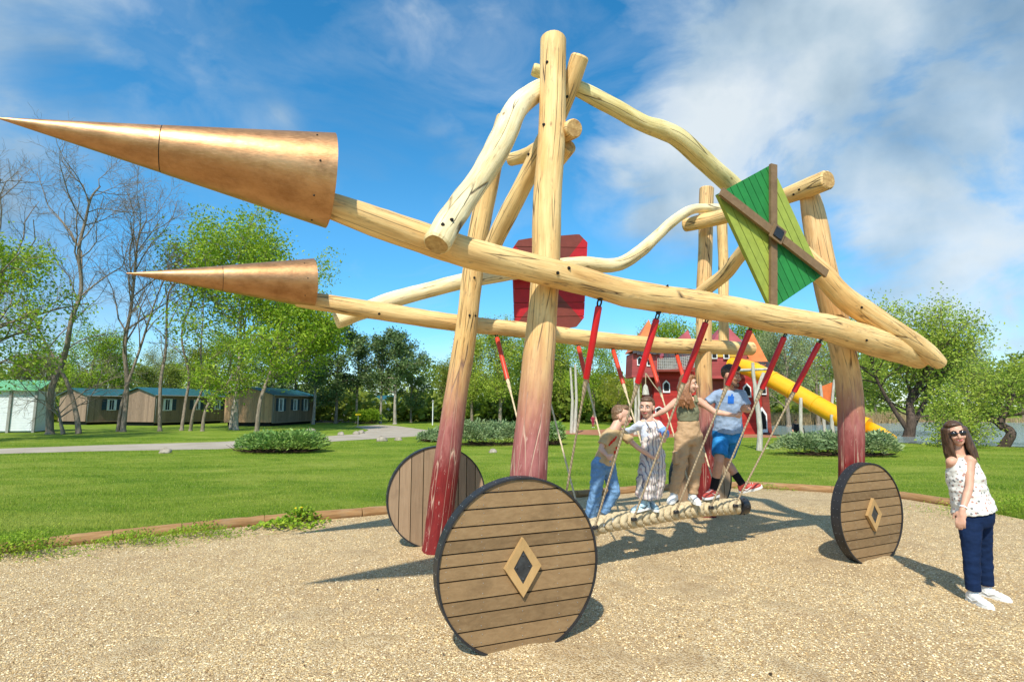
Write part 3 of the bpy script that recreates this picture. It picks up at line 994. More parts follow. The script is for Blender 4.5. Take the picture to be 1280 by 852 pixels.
for i, (sx, sy) in enumerate(stations):
    st_ = P(sx, sy, yrope(sx))
    c, dr = min(((p, (rpts[min(j + 1, len(rpts) - 1)] - rpts[max(j - 1, 0)]).normalized()) for j, p in enumerate(rpts)), key=lambda q: (q[0] - st_).length)
    side = V((-dr.y, dr.x, 0)).normalized()
    cl_ = MB()
    cl_.box(c + side * .125 + V((0, 0, .03)), (0.065, .04, .04), Matrix((dr, side, V((0, 0, 1)))).transposed(), bev=.008)
    cl_.build('clamp', M['black'], bridge)
    cl_ = MB(); cl_.box(c - side * .125 + V((0, 0, .03)), (0.065, .04, .04), Matrix((dr, side, V((0, 0, 1)))).transposed(), bev=.008)
    cl_.build('clamp', M['black'], bridge)
    tn = P(near_top[i][0], near_top[i][1], ynear(near_top[i][0]))
    hanger(tn, c - side * .13 + V((0, 0, .05)), 0.30, 0.011, 0.030, ('rope_grey', 'sleeve_red'))
    tf = P(far_top[i][0], far_top[i][1], yfar(far_top[i][0]))
    hanger(tf, c + side * .13 + V((0, 0, .05)), 0.27, 0.011, 0.030, ('rope', 'sleeve_orange'))
# ------------------------------------------------------------------ ground sheets
def sheet(name, poly, z, mat, kind='structure'):
    me = bpy.data.meshes.new(name)
    me.from_pydata([(x, y, z) for x, y in poly], [], [tuple(range(len(poly)))])
    bm = bmesh.new(); bm.from_mesh(me)
    bmesh.ops.triangulate(bm, faces=bm.faces)
    for f in bm.faces:
        if f.normal.z < 0: f.normal_flip()
    bm.to_mesh(me); bm.free()
    me.materials.append(mat)
    o = link_mesh(name, me); o['kind'] = kind
    return o

def gp(px, py): 
    p = G(px, py); return (p.x, p.y)

sheet('lawn', [(-1500, -300), (1500, -300), (1500, 2500), (-1500, 2500)], -0.004, M['lawn'])

edge_px = [(-170, 712), (-60, 699), (60, 684), (142, 674.5), (228, 665), (330, 654), (420, 647), (482, 642), (560, 634), (640, 627), (720, 621), (800, 614), (872, 610), (945, 608.5), (1000, 611.5), (1045, 615.5), (1128, 622.5), (1180, 629), (1240, 641), (1300, 654)]
edge = [V((-16, 3.6, 0)), V((-11, 5.0, 0))] + [G(x, y) for x, y in edge_px] + [V((9.6, 7.4, 0)), V((12, 5.6, 0)), V((14.5, 3.0, 0))]
gpoly = [(-16, -8)] + [(p.x, p.y) for p in edge] + [(14.5, -8)]
sheet('gravel', gpoly, 0.004, M['gravel'])

def in_poly(x, y, poly):
    x = np.asarray(x); y = np.asarray(y)
    c = np.zeros(x.shape, bool)
    n = len(poly); j = n - 1
    for i in range(n):
        xi, yi = poly[i]; xj, yj = poly[j]
        cond = ((yi > y) != (yj > y)) & (x < (xj - xi) * (y - yi) / (yj - yi + 1e-12) + xi)
        c ^= cond; j = i
    return c

# loose pebbles on top of the gravel sheet
rng = np.random.default_rng(11)
n = 190000
yy = 2.2 + 7.5 * rng.random(n) ** 1.7
xx = (rng.random(n) - 0.5) * 2 * (yy * 1.05 + 1.0)
ok = in_poly(xx, yy, gpoly); xx, yy = xx[ok], yy[ok]; n = len(xx)
octa = np.array([(1, 0, 0), (0, 1, 0), (-1, 0, 0), (0, -1, 0), (0, 0, 1), (0, 0, -1)], float)
of = np.array([(0, 1, 4), (1, 2, 4), (2, 3, 4), (3, 0, 4), (1, 0, 5), (2, 1, 5), (3, 2, 5), (0, 3, 5)])
sz = 0.0032 + 0.0062 * rng.random(n) ** 2.2
A = rng.random(n) * 6.28
sc = np.stack([sz * (0.8 + 0.8 * rng.random(n)), sz * (0.7 + 0.5 * rng.random(n)), sz * (0.45 + 0.35 * rng.random(n))], 1)
v = octa[None] * sc[:, None, :] * (0.8 + 0.4 * rng.random((n, 6, 1)))
tl = (rng.random((n, 1)) - .5) * 0.8
x_ = v[..., 0] * np.cos(A)[:, None] - v[..., 1] * np.sin(A)[:, None]
y_ = v[..., 0] * np.sin(A)[:, None] + v[..., 1] * np.cos(A)[:, None]
z_ = v[..., 2] + tl * v[..., 0] * 0.5
vv = np.stack([x_ + xx[:, None], y_ + yy[:, None], z_ + 0.006 + 0.002 * rng.random((n, 1))], -1).reshape(-1, 3)
ff = (of[None] + (np.arange(n) * 6)[:, None, None]).reshape(-1, 3)
me = np_mesh('gravel_stones', vv, ff, M['pebble'])
o = link_mesh('gravel_stones', me); o['kind'] = 'stuff'

# gravel kicked up against the feet of wheels and posts
def heap(px, py, rx, ry, h, az, seed):
    c = G(px, py); mb = MB(); nu, nv = 40, 10
    vs = []; fs = []
    for j in range(nv + 1):
        rr = j / nv
        for k in range(nu):
            t = 2 * math.pi * k / nu
            wv = 1 + .18 * noise.noise(V((math.cos(t) * 1.5 + seed, math.sin(t) * 1.5, 0)))
            x, y = math.cos(t) * rx * rr * wv, math.sin(t) * ry * rr * wv
            z = h * (math.cos(math.pi * rr) * .5 + .5) * (1 + .5 * noise.noise(V((x * 5 + seed, y * 5, 1)))) - .003
            vs.append(V((c.x + x * math.cos(az) - y * math.sin(az), c.y + x * math.sin(az) + y * math.cos(az), max(z, -.003))))
    for j in range(nv):
        for k in range(nu):
            fs.append((j * nu + k, j * nu + (k + 1) % nu, (j + 1) * nu + (k + 1) % nu, (j + 1) * nu + k))
    mb.add(vs, fs, True)
    o = mb.build('gravel_heap', M['gravel']); o['kind'] = 'structure'
heap(650, 800, .75, .30, .060, R(22), 1); heap(1088, 697, .65, .3, .06, R(25), 2); heap(546, 686, .6, .3, .045, R(20), 3); heap(884, 650, .5, .35, .04, 0, 4)
rr_ = random.Random(3)
for i in range(16):
    heap(rr_.uniform(150, 1150), rr_.uniform(690, 840), rr_.uniform(.35, .8), rr_.uniform(.25, .55), rr_.uniform(.012, .028), rr_.uniform(0, 3), 10 + i)
# bits of leaf and twig on the gravel
n = 170
y = 3.0 + 6.5 * rng.random(n) ** 1.4; x = (rng.random(n) - .5) * 1.9 * y
ok = in_poly(x, y, gpoly); x, y = x[ok], y[ok]; n = len(x)
a = rng.random(n) * 6.28; L_ = .008 + .012 * rng.random(n); w_ = L_ * (.2 + .4 * rng.random(n))
d = np.stack([np.cos(a), np.sin(a)], 1); s_ = np.stack([-np.sin(a), np.cos(a)], 1)
p = np.stack([x, y], 1); zz = .016 + .01 * rng.random((n, 4))
v = np.stack([p - d * L_[:, None], p + s_ * w_[:, None], p + d * L_[:, None], p - s_ * w_[:, None]], 1)
v = np.concatenate([v, zz[..., None]], 2).reshape(-1, 3)
o = link_mesh('fallen_leaves', np_mesh('fallen_leaves', v, np.arange(n * 4).reshape(n, 4), M['twig'])); o['kind'] = 'stuff'

# short mown grass
def grass_patch(name, n, ymin, ymax, pw, h0, h1, wid, spread=1.1, extra=None, seed=3, poly=gpoly):
    rng = np.random.default_rng(seed)
    y = ymin + (ymax - ymin) * rng.random(n) ** pw
    x = (rng.random(n) - 0.5) * 2 * (y * spread + 1.5)
    keep = ~in_poly(x, y, poly)
    for q in (extra or []): keep &= ~in_poly(x, y, q)
    x, y = x[keep], y[keep]; m = len(x)
    k = 3
    a = rng.random(m) * 6.28
    h = h0 + (h1 - h0) * rng.random(m)
    # clumpy: a slow wave varies the height
    h *= 0.75 + 0.35 * np.sin(x * 2.1 + 1.3 * np.sin(y * 1.7)) * np.sin(y * 2.7 + x * 0.4)
    w = wid * (0.7 + 0.6 * rng.random(m)) * (1 + y / 25)
    lean = (rng.random(m) - 0.3) * 0.9 * h
    la = rng.random(m) * 6.28
    dx, dy = np.cos(a) * w, np.sin(a) * w
    v = np.zeros((m, 3, 3))
    v[:, 0] = np.stack([x - dx, y - dy, np.full(m, -0.004)], 1)
    v[:, 1] = np.stack([x + dx, y + dy, np.full(m, -0.004)], 1)
    v[:, 2] = np.stack([x + np.cos(la) * lean, y + np.sin(la) * lean, h], 1)
    f = np.arange(m * 3).reshape(m, 3)
    o = link_mesh(name, np_mesh(name, v.reshape(-1, 3), f, M['blade'])); o['kind'] = 'stuff'
    return o

path_poly = [gp(-90, 575), gp(0, 567), (gp(100, 564)), gp(275, 561), gp(393, 553), gp(455, 549), gp(536, 544), gp(545, 540), gp(536, 537.5), gp(493, 531.8), gp(472, 530.6), gp(442, 533), gp(461, 537), gp(451, 542), gp(393, 546), gp(275, 552), gp(130, 556), gp(0, 560.5), gp(-90, 565)]
sheet('path', path_poly, 0.004, M['path'])
sheet('parking_road', [gp(395, 528), gp(442, 527.5), gp(447, 524.5), (-32, 75), (-75, 82), (-75, 66)], 0.004, M['asphalt'])
castle_poly = [gp(690, 538), gp(700, 542), gp(815, 546), gp(900, 547), gp(1030, 546), gp(1040, 541), gp(1000, 537.5), gp(820, 535)]
sheet('mulch_ground', castle_poly, 0.004, M['mulch'])
lake_poly = [gp(955, 542.5), gp(1010, 547), gp(1080, 551), gp(1170, 555.5), gp(1290, 559), gp(1420, 566), (80, 30), (150, 60), (150, 85), gp(1300, 526), gp(1100, 526), gp(960, 528.5)]
sheet('lake', lake_poly, 0.012, M['water'])

grass_patch('grass', 520000, 5.5, 30, 1.9, 0.022, 0.05, 0.0032, extra=[path_poly, lake_poly], seed=4)
# taller fringe that grows against the edging
rng = np.random.default_rng(8)
fr = []
for i in range(len(edge) - 1):
    a, b = edge[i], edge[i + 1]
    L_ = (b - a).length
    m = int(L_ * 380)
    t = rng.random(m)
    nx, ny = -(b.y - a.y) / L_, (b.x - a.x) / L_
    off = 0.09 + 0.14 * rng.random(m) ** 2
    fr.append(np.stack([a.x + (b.x - a.x) * t + nx * off, a.y + (b.y - a.y) * t + ny * off], 1))
fr = np.concatenate(fr); m = len(fr)
a = rng.random(m) * 6.28; w = 0.004; h = 0.05 + 0.11 * rng.random(m) ** 2
la = rng.random(m) * 6.28; ln = 0.06 * rng.random(m)
v = np.zeros((m, 3, 3))
v[:, 0] = np.stack([fr[:, 0] - np.cos(a) * w, fr[:, 1] - np.sin(a) * w, np.zeros(m)], 1)
v[:, 1] = np.stack([fr[:, 0] + np.cos(a) * w, fr[:, 1] + np.sin(a) * w, np.zeros(m)], 1)
v[:, 2] = np.stack([fr[:, 0] + np.cos(la) * ln, fr[:, 1] + np.sin(la) * ln, h], 1)
o = link_mesh('grass_fringe', np_mesh('grass_fringe', v.reshape(-1, 3), np.arange(m * 3).reshape(m, 3), M['blade'])); o['kind'] = 'stuff'

# ------------------------------------------------------------------ round edging logs
log_spots = [(-60, 699), (60, 684), (141, 674.8), (227, 665.2), (330, 654.4), (452, 644.6), (560, 634), (640, 627), (720, 621), (810, 613.5), (935, 608.6), (1040, 615.2), (1128, 622.5), (1238, 640)]
log_labels = ['edging log at the left border of the photo half hidden by weeds', 'short edging log at the left just right of the big weed clump',
 'edging log from the dark joint to the low weeds on the left', 'longer edging log behind the spreading weeds on the left',
 'smooth edging log left of the dandelion weed', 'edging log running behind the far plank wheel', 'edging log between the two front posts', 'edging log behind the near front post',
 'edging log behind the boy and the striped girl', 'edging log behind the far back post', 'pale edging log right of the braided rope end', 'edging log behind the rear wheel with the diamond boss', 'edging log just right of the rear wheel']
for i in range(len(log_spots) - 1):
    a, b = G(*log_spots[i]), G(*log_spots[i + 1])
    d = (b - a).normalized()
    a, b = a + d * .012, b - d * .012
    mb = MB()
    r = 0.085 if i > 0 else 0.08
    nn = 14
    mb.tube([a.lerp(b, t / nn) + V((0, 0, 0.045 + .008 * noise.noise(V((i, t * .4, 0))))) for t in range(nn + 1)], [r * (1 + .05 * noise.noise(V((i * 3, t * .6, 2)))) for t in range(nn + 1)], n=16, wob=.05, seed=i * 1.7, mcap=1, chamfer=.01)
    o = mb.build('edging_log', [M['edge_log'], M['end']])
    tag(o, log_labels[i], 'edging log', 'round logs edging the gravel')

# weeds in front of the edging
def weed(px, py, wid, h, n, seed, label, broad=False, mat='leaf_bright', dz=0.0, flowers=0, name='weed'):
    rng = np.random.default_rng(seed)
    c = G(px, py)
    t = thing(name, label, 'weed', (c.x, c.y, 0), 'weeds along the edging logs')
    x = rng.normal(0, wid / 2.4, n); y = rng.normal(0, wid / 5, n)
    hh = h * np.exp(-(x / wid * 1.7) ** 2) * (0.3 + 0.7 * rng.random(n))
    L_ = (0.05 if broad else 0.028) * (0.6 + 0.8 * rng.random(n)); Wd = L_ * (0.42 if broad else 0.28)
    a = rng.random(n) * 6.28; el = rng.normal(0.35, 0.5, n)
    d = np.stack([np.cos(a) * np.cos(el), np.sin(a) * np.cos(el), np.sin(el)], 1)
    s = np.stack([-np.sin(a), np.cos(a), rng.normal(0, .3, n)], 1)
    p = np.stack([x, y, hh], 1)
    v = np.stack([p, p + d * L_[:, None] * .5 + s * Wd[:, None] , p + d * L_[:, None], p + d * L_[:, None] * .5 - s * Wd[:, None]], 1)
    lv_ = link_mesh('leaves', np_mesh('leaves', v.reshape(-1, 3), np.arange(n * 4).reshape(n, 4), M[mat]), t)
    st = MB()
    for i in range(min(n // 25, 60)):
        st.tube([V((c.x + x[i] * .8, c.y + y[i] * .8, 0)), V((c.x + x[i], c.y + y[i], hh[i] + .01))], [.003, .002], n=4, caps=False)
    join_into(lv_, st, M[mat])
    for i in range(flowers):
        f = MB(); q = V((c.x + rng.normal(0, wid * .25), c.y - .03, h * .9 + rng.random() * .05))
        f.ellipsoid(q, (.02, .02, .01), nu=10, nv=5)
        f.tube([V((q.x, q.y, 0)), q], [.003, .003], n=4)
        f.build('flower', M['dandelion'], t)
    return t
M['dandelion'] = plain('dandelion_yellow', (0.8, 0.55, 0.02), 0.7, 0.2)
weed(18, 694, 0.85, 0.26, 2600, 1, 'big weed clump at the left end of the edging logs')
weed(165, 680, 0.75, 0.16, 1500, 2, 'low weeds spilling over the log joint on the left')
weed(245, 670, 0.75, 0.15, 1500, 3, 'spreading flat weeds in front of the long edging log')
weed(352, 660, 0.60, 0.13, 420, 4, 'broad leaved weed left of the dandelion', broad=True)
weed(376, 654, 0.45, 0.24, 380, 5, 'broad leaved weed with yellow dandelion flowers', broad=True, flowers=2)
weed(955, 612, 0.8, 0.14, 500, 6, 'small weeds beside the pale edging log right of the rope end')
weed(1268, 640, 1.5, 0.28, 3200, 7, 'tall rough weeds behind the woman on the right')
# ------------------------------------------------------------------ trees
def leaf_quads(rng, pts, n, sig, L0, L1, aspect=0.5, droop=0.0, up=0.25):
    idx = rng.integers(0, len(pts), n)
    p = pts[idx] + rng.normal(0, 1, (n, 3)) * sig
    a = rng.random(n) * 6.28; el = rng.normal(up - droop, 0.6, n)
    d = np.stack([np.cos(a) * np.cos(el), np.sin(a) * np.cos(el), np.sin(el)], 1)
    s = np.cross(d, rng.normal(0, 1, (n, 3))); s /= np.linalg.norm(s, axis=1)[:, None] + 1e-9
    L = (L0 + (L1 - L0) * rng.random(n))[:, None]
    v = np.stack([p, p + d * L * .45 + s * L * aspect * .5, p + d * L, p + d * L * .45 - s * L * aspect * .5], 1)
    return v.reshape(-1, 3), np.arange(n * 4).reshape(n, 4)

def grow(mb, tips, rng, pts, r0, r1, lvl, spec):
    """adds one branch, then its children"""
    m = len(pts)
    rad = [max(r0 + (r1 - r0) * (i / (m - 1)) ** 0.9, 0.006) for i in range(m)]
    nside = (8, 5, 4, 3, 3)[min(lvl, 4)]
    mb.tube(pts, rad, n=nside, caps=lvl == 0, wob=0.1 if lvl == 0 else 0)
    last = spec['levels'] - 1
    if lvl >= max(1, last - 1):
        for q in pts[1:]: tips.append((q.x, q.y, q.z))
    if lvl >= last: return
    nch = spec['n'][lvl]; t0 = spec['t0'][lvl]
    tot = sum((pts[i + 1] - pts[i]).length for i in range(m - 1))
    for c in range(nch):
        t = t0 + (1 - t0) * (c + rng.random()) / nch
        fi = t * (m - 1); i = min(int(fi), m - 2); p = pts[i].lerp(pts[i + 1], fi - i)
        pd = (pts[i + 1] - pts[i]).normalized()
        a, b, _ = basis(pd)
        az = (c * 2.4 + rng.random() * 1.2) if lvl == 0 else rng.random() * 6.28
        ang = spec['ang'][lvl] * (0.75 + 0.5 * rng.random())
        d = (pd * math.cos(ang) + (a * math.cos(az) + b * math.sin(az)) * math.sin(ang)).normalized()
        shape = spec['shape'](t) if lvl == 0 else 1 - 0.45 * t
        L = spec['len'][lvl] * shape * (0.7 + 0.6 * rng.random())
        k = 5 if lvl < 2 else 4
        seg = L / k; q = [p]; dd = d.copy()
        for _ in range(k):
            dd = (dd + V(rng.normal(0, spec.get('wig', .16), 3)) + V((0, 0, spec['grav'][lvl]))).normalized()
            q.append(q[-1] + dd * seg)
        rr = max(min(rad[i] * 0.6, L * spec.get('thick', .024)), 0.007)
        grow(mb, tips, rng, q, rr, rr * 0.3, lvl + 1, spec)

def round_shape(t): return 0.45 + 0.75 * math.sin(min(1, max(0, (t - .15) / .85)) * math.pi * 0.85 + 0.35)
def cone_shape(t): return 1.15 - 0.85 * t
def top_shape(t): return 0.35 + 0.8 * math.sin(t * math.pi * 0.9)

SPECS = {
 'bare': dict(thick=.0115, levels=4, n=[15, 10, 7], t0=[0.28, 0.2, 0.15], ang=[0.75, 0.75, 0.7], len=[4.2, 1.9, 0.95], grav=[0.10, 0.05, 0.03], shape=round_shape, wig=.2),
 'leafy': dict(levels=4, n=[14, 7, 4], t0=[0.3, 0.25, 0.2], ang=[0.95, 0.8, 0.7], len=[3.9, 1.8, 0.9], grav=[0.06, 0.02, 0.0], shape=round_shape),
 'pale': dict(levels=4, n=[17, 7, 3], t0=[0.14, 0.25, 0.2], ang=[0.7, 0.75, 0.7], len=[3.6, 1.6, 0.8], grav=[0.14, 0.04, 0.0], shape=round_shape),
 'willow': dict(levels=4, n=[13, 7, 4], t0=[0.18, 0.25, 0.2], ang=[0.85, 0.8, 0.7], len=[4.0, 1.8, 1.0], grav=[0.12, -0.02, -0.14], shape=round_shape),
 'pine': dict(levels=3, n=[19, 7], t0=[0.36, 0.3], ang=[1.15, 0.8], len=[2.5, 0.9], grav=[0.07, 0.08], shape=top_shape),
 'spread': dict(thick=.016, levels=4, n=[11, 7, 5], t0=[0.3, 0.25, 0.2], ang=[1.05, 0.75, 0.7], len=[2.5, 1.2, 0.65], grav=[0.03, 0.03, 0.0], shape=round_shape, wig=.22),
}
def tree(name, label, group, base, trunk, r0, spec, seed, leaves=None, bark='bark', extra_stems=()):
    """trunk: list of local points; leaves: (count, jitter, size0, size1, material)"""
    rng = np.random.default_rng(seed)
    t = thing(name, label, 'tree', base, group)
    b = V(base)
    sp = dict(SPECS[spec]) if isinstance(spec, str) else spec
    mb, tips = MB(), []
    def dense(tr):
        c = catmull([tuple(b + V(p)) for p in tr], 4)
        return [V(q) for q in c]
    tp = dense(trunk)
    # a little flare at the foot
    mb.tube([tp[0] - V((0, 0, .1)), tp[0] + (tp[1] - tp[0]) * .4], [r0 * 1.5, r0 * .95], n=8)
    grow(mb, tips, rng, tp, r0, r0 * 0.22, 0, sp)
    for tr, r in extra_stems:
        grow(mb, tips, rng, dense(tr), r, r * .25, 0, dict(sp, n=[max(6, sp['n'][0] // 2)] + sp['n'][1:], t0=[max(.5, sp['t0'][0])] + sp['t0'][1:]))
    mb.build('trunk', M[bark], t)
    if leaves:
        n, sig, l0, l1, mt = leaves
        pts = np.array(tips) - np.array(b)
        v, f = leaf_quads(rng, pts, n, sig, l0, l1)
        link_mesh('crown', np_mesh('crown', v, f, M[mt]), t)
    return t

def trunk_px(px_pts, Y):
    """image polyline at one distance -> local trunk points above its foot"""
    ps = [P(x, y, Y) for x, y in px_pts]
    o = V((ps[0].x, Y, 0)); ps[0] = o.copy()
    rr = random.Random(int(px_pts[0][0]))
    return o, [V((p.x - o.x, rr.uniform(-.35, .35) * (i > 0), p.z)) for i, p in enumerate(ps)]

# --- the row of trees on the left, in front of the cabins
o, tr = trunk_px([(63, 536), (66, 490), (72, 455), (84, 432), (94, 400), (99, 360), (103, 315), (110, 277), (118, 250), (124, 232)], 34)
tree('bare_tree', 'tall crooked bare tree with crossing stems in front of the leftmost cabin', 'bare trees on the left', o, tr, 0.21, dict(SPECS['bare'], n=[17, 10, 8], t0=[.42, .2, .15], len=[4.4, 2.0, 1.0]), 21,
     extra_stems=[([V((1.55, .3, 0)), V((1.3, .3, 1.2)), V((.7, .2, 3.0)), V((-.2, .1, 4.6)), V((-1.2, .2, 6.0)), V((-2.0, .2, 7.4))], .17), ([V((1.0, -.2, 0)), V((.75, -.2, .8)), V((.5, -.2, 1.7))], .13)])
o, tr = trunk_px([(154, 536), (155, 480), (157, 433), (161, 383), (169, 340), (177, 300), (184, 275)], 37)
tree('bare_tree', 'bare twin stemmed tree below the tip of the far copper spear', 'bare trees on the left', o, tr, 0.17, dict(SPECS['bare'], n=[18, 10, 8], len=[5.0, 2.1, 1.0], ang=[.6, .7, .7]), 22, bark='bark',
     extra_stems=[([V((-.5, .2, 0)), V((-.3, .2, 2.4)), V((.5, .2, 5.5)), V((1.3, .1, 8.6)), V((2.0, .1, 11))], .13)])
o, tr = trunk_px([(-14, 536), (-12, 470), (-10, 400), (-2, 330), (-6, 270), (4, 225)], 31)
tree('bare_tree', 'bare tree cut off by the left edge of the photo', 'bare trees on the left', o, tr, 0.18, dict(SPECS['bare'], n=[15, 10, 7]), 23)
o, tr = trunk_px([(200, 537), (203, 480), (206, 433), (212, 374), (216, 350), (220, 330)], 38)
tree('bare_tree', 'slim bare tree with thin twigs between the two left cabins', 'bare trees on the left', o, tr, 0.13, dict(SPECS['bare'], n=[12, 7, 5], len=[2.6, 1.3, .7]), 24)
small_leaf = lambda n, mt='leaf_bright': (n, 0.30, 0.12, 0.26, mt)
o, tr = trunk_px([(227, 536), (230, 500), (235, 469), (230, 420), (238, 375), (244, 350)], 39)
tree('young_tree', 'slim crooked tree with few leaves in front of the middle cabin', 'slim trees before the cabins', o, tr, 0.13, dict(SPECS['bare'], n=[10, 6, 4], len=[2.4, 1.3, .7]), 25, leaves=small_leaf(700))
o, tr = trunk_px([(238, 537), (246, 510), (251, 485), (254, 440), (256, 400), (252, 360)], 38.5)
tree('young_tree', 'slim tree leaning right before the windows of the middle cabin', 'slim trees before the cabins', o, tr, 0.12, dict(SPECS['bare'], n=[10, 6, 4], len=[2.4, 1.3, .7]), 26, leaves=small_leaf(500))
o, tr = trunk_px([(253, 537), (258, 512), (268, 490), (282, 480), (290, 465)], 38)
tree('young_tree', 'low tree leaning to the right between the middle and right cabins', 'slim trees before the cabins', o, tr, 0.13, dict(SPECS['leafy'], n=[10, 6, 4], len=[2.2, 1.2, .6]), 27, leaves=small_leaf(2600))
o, tr = trunk_px([(295, 534), (297, 490), (299, 440), (302, 400), (304, 360), (308, 332)], 40)
tree('leafy_tree', 'tall bright green tree with pale trunk rising behind the far copper spear', None, o, tr, 0.19, dict(SPECS['leafy'], n=[26, 8, 4], len=[5.4, 2.2, 1.0], t0=[.48, .25, .2], grav=[.05, .02, 0]), 28, leaves=(30000, 0.50, 0.13, 0.30, 'leaf_bright'), bark='bark_pale',
     extra_stems=[([V((-.55, .3, 0)), V((-.3, .3, 3)), V((.1, .2, 7)), V((-.6, .1, 11))], .15)])
o, tr = trunk_px([(321, 537), (328, 500), (337, 468), (347, 443), (360, 420), (374, 405)], 37)
tree('leafy_tree', 'light green tree with a slanting trunk in front of the right cabin', None, o, tr, 0.17, dict(SPECS['leafy'], n=[15, 7, 4], len=[3.4, 1.7, .9], grav=[.02, 0, 0]), 29, leaves=(15000, 0.42, 0.12, 0.28, 'leaf_bright'))
o, tr = trunk_px([(-92, 548), (-88, 500), (-76, 450), (-66, 400), (-60, 355)], 26)
tree('leafy_tree', 'dense dark green tree whose boughs hang in over the white shed', None, o, tr, 0.3, dict(SPECS['leafy'], n=[20, 8, 4], len=[4.9, 1.9, .8], t0=[.30, .25, .2], grav=[0, -.02, -.03]), 30, leaves=(15000, 0.30, 0.11, 0.24, 'leaf_bright'))

# --- prototypes copied over the background
def proto(kind):
    if kind == 'pale':
        return tree('broadleaf_tree', '', None, (0, 0, 0), [V((0, 0, 0)), V((.1, 0, 3)), V((-.1, .1, 6)), V((.1, 0, 9))], .22, 'pale', 41, leaves=(15000, .46, .13, .28, 'leaf_pale'))
    if kind == 'bright':
        return tree('broadleaf_tree', '', None, (0, 0, 0), [V((0, 0, 0)), V((.1, 0, 3)), V((-.2, .1, 6)), V((.1, 0, 9))], .24, 'leafy', 42, leaves=(14000, .48, .14, .30, 'leaf_bright'))
    if kind == 'olive':
        return tree('broadleaf_tree', '', None, (0, 0, 0), [V((0, 0, 0)), V((.1, 0, 3)), V((.2, .1, 6)), V((.1, 0, 9))], .22, 'pale', 43, leaves=(8500, .5, .18, .38, 'leaf_olive'))
    if kind == 'yellow':
        return tree('broadleaf_tree', '', None, (0, 0, 0), [V((0, 0, 0)), V((.2, 0, 2)), V((.1, .1, 4)), V((.3, 0, 7))], .22, 'leafy', 44, leaves=(7500, .5, .17, .34, 'leaf_yellow'))
    if kind == 'willow':
        return tree('willow_tree', '', None, (0, 0, 0), [V((0, 0, 0)), V((.2, 0, 3)), V((-.1, .1, 6)), V((.1, 0, 8.6))], .26, 'willow', 45, leaves=(15000, .42, .11, .24, 'leaf_grey'))
    if kind == 'pine':
        return tree('pine_tree', '', None, (0, 0, 0), [V((0, 0, 0)), V((.1, 0, 3)), V((-.05, .1, 7)), V((.1, 0, 10))], .2, 'pine', 46, leaves=(7000, .30, .18, .36, 'leaf_dark'), bark='bark_pale')
    if kind == 'pine2':
        return tree('pine_tree', '', None, (0, 0, 0), [V((0, 0, 0)), V((-.1, 0, 3)), V((.15, .1, 7)), V((-.1, 0, 10.5))], .2, dict(SPECS['pine'], n=[16, 8], t0=[.22, .3], len=[2.9, 1.0]), 47, leaves=(8500, .36, .2, .38, 'leaf_dark'), bark='bark')
HT = dict(pale=11.4, bright=11.2, olive=11.4, yellow=9.3, willow=10.8, pine=11.2, pine2=11.6)
PROTO = {}
def place(kind, px, Y, top, label, group, wscale=1.0, base_z=0.0):
    g = GD(px, Y)
    h = (HORIZON - top) / FPX * Y + HC
    s = h / HT[kind]
    if kind not in PROTO:
        o = proto(kind); note_kids(o); PROTO[kind] = o; first = True
    else:
        o = copy_tree(PROTO[kind]); first = False
    o.location = g; W[o.name] = V(g)
    o.rotation_euler = (0, 0, (px * 1.7) % 6.28)
    o.scale = (s * wscale, s * wscale, s)
    tag(o, label, 'tree', group)
    return o
PG = 'trees in the far row beyond the lawn'
place('pale', 625, 54, 402, 'pale green tall tree directly left of the near front post', 'pale trees beyond the lawn', 1.1)
place('pale', 664, 58, 410, 'pale tree whose crown is split by the near front post', 'pale trees beyond the lawn', 1.1)
place('pale', 590, 57, 418, 'pale tree directly behind the far front post', 'pale trees beyond the lawn', 1.0)
place('pale', 700, 60, 418, 'pale tree just right of the near front post', 'pale trees beyond the lawn', 1.0)
place('bright', 742, 52, 432, 'bright green tree behind the twin silver poles', 'pale trees beyond the lawn', .9)
place('olive', 558, 62, 450, 'shorter green tree at the gap beside the pines', 'pale trees beyond the lawn', 1.0)
place('yellow', 772, 50, 470, 'yellowish low tree above the boy on the rope', 'pale trees beyond the lawn', 1.2)
place('yellow', 716, 64, 462, 'yellowish tree at the foot of the silver poles', 'pale trees beyond the lawn', 1.2)
place('bright', 845, 62, 404, 'green tree showing above the dark red turret of the castle', 'trees behind the castle', 1.0)
place('pale', 822, 68, 420, 'pale tree behind the left turret of the castle', 'trees behind the castle', 1.0)
place('pale', 890, 66, 408, 'pale tree behind the far back post', 'trees behind the castle', 1.0)
place('bright', 935, 60, 405, 'green tree above the orange turret of the castle', 'trees behind the castle', 1.0)
place('willow', 985, 46, 408, 'silvery willow left of the yellow slide pipe', 'silvery willows by the lake', 1.0)
place('willow', 1022, 50, 420, 'silvery willow behind the hanging ropes on the right', 'silvery willows by the lake', 1.0)
place('willow', 958, 52, 425, 'silvery willow close behind the castle', 'silvery willows by the lake', .9)
place('pine', 392, 52, 405, 'dark pine at the right end of the right cabin', 'pines by the parked cars', 1.0)
place('pine2', 420, 54, 402, 'broad dark pine above the silver car', 'pines by the parked cars', 1.05)
place('pine', 446, 56, 418, 'dark pine between the silver and the black car', 'pines by the parked cars', 1.0)
place('pine', 476, 54, 424, 'dark pine with two bare stems left of the lamp post', 'pines by the parked cars', 1.0)
place('pine', 494, 52, 413, 'tallest dark pine left of the lamp post', 'pines by the parked cars', 1.15)
place('pine2', 514, 57, 440, 'dark pine at the right end of the pine group', 'pines by the parked cars', 1.0)
place('pine2', 368, 56, 415, 'dark pine rising behind the roof of the right cabin', 'pines by the parked cars', 1.0)
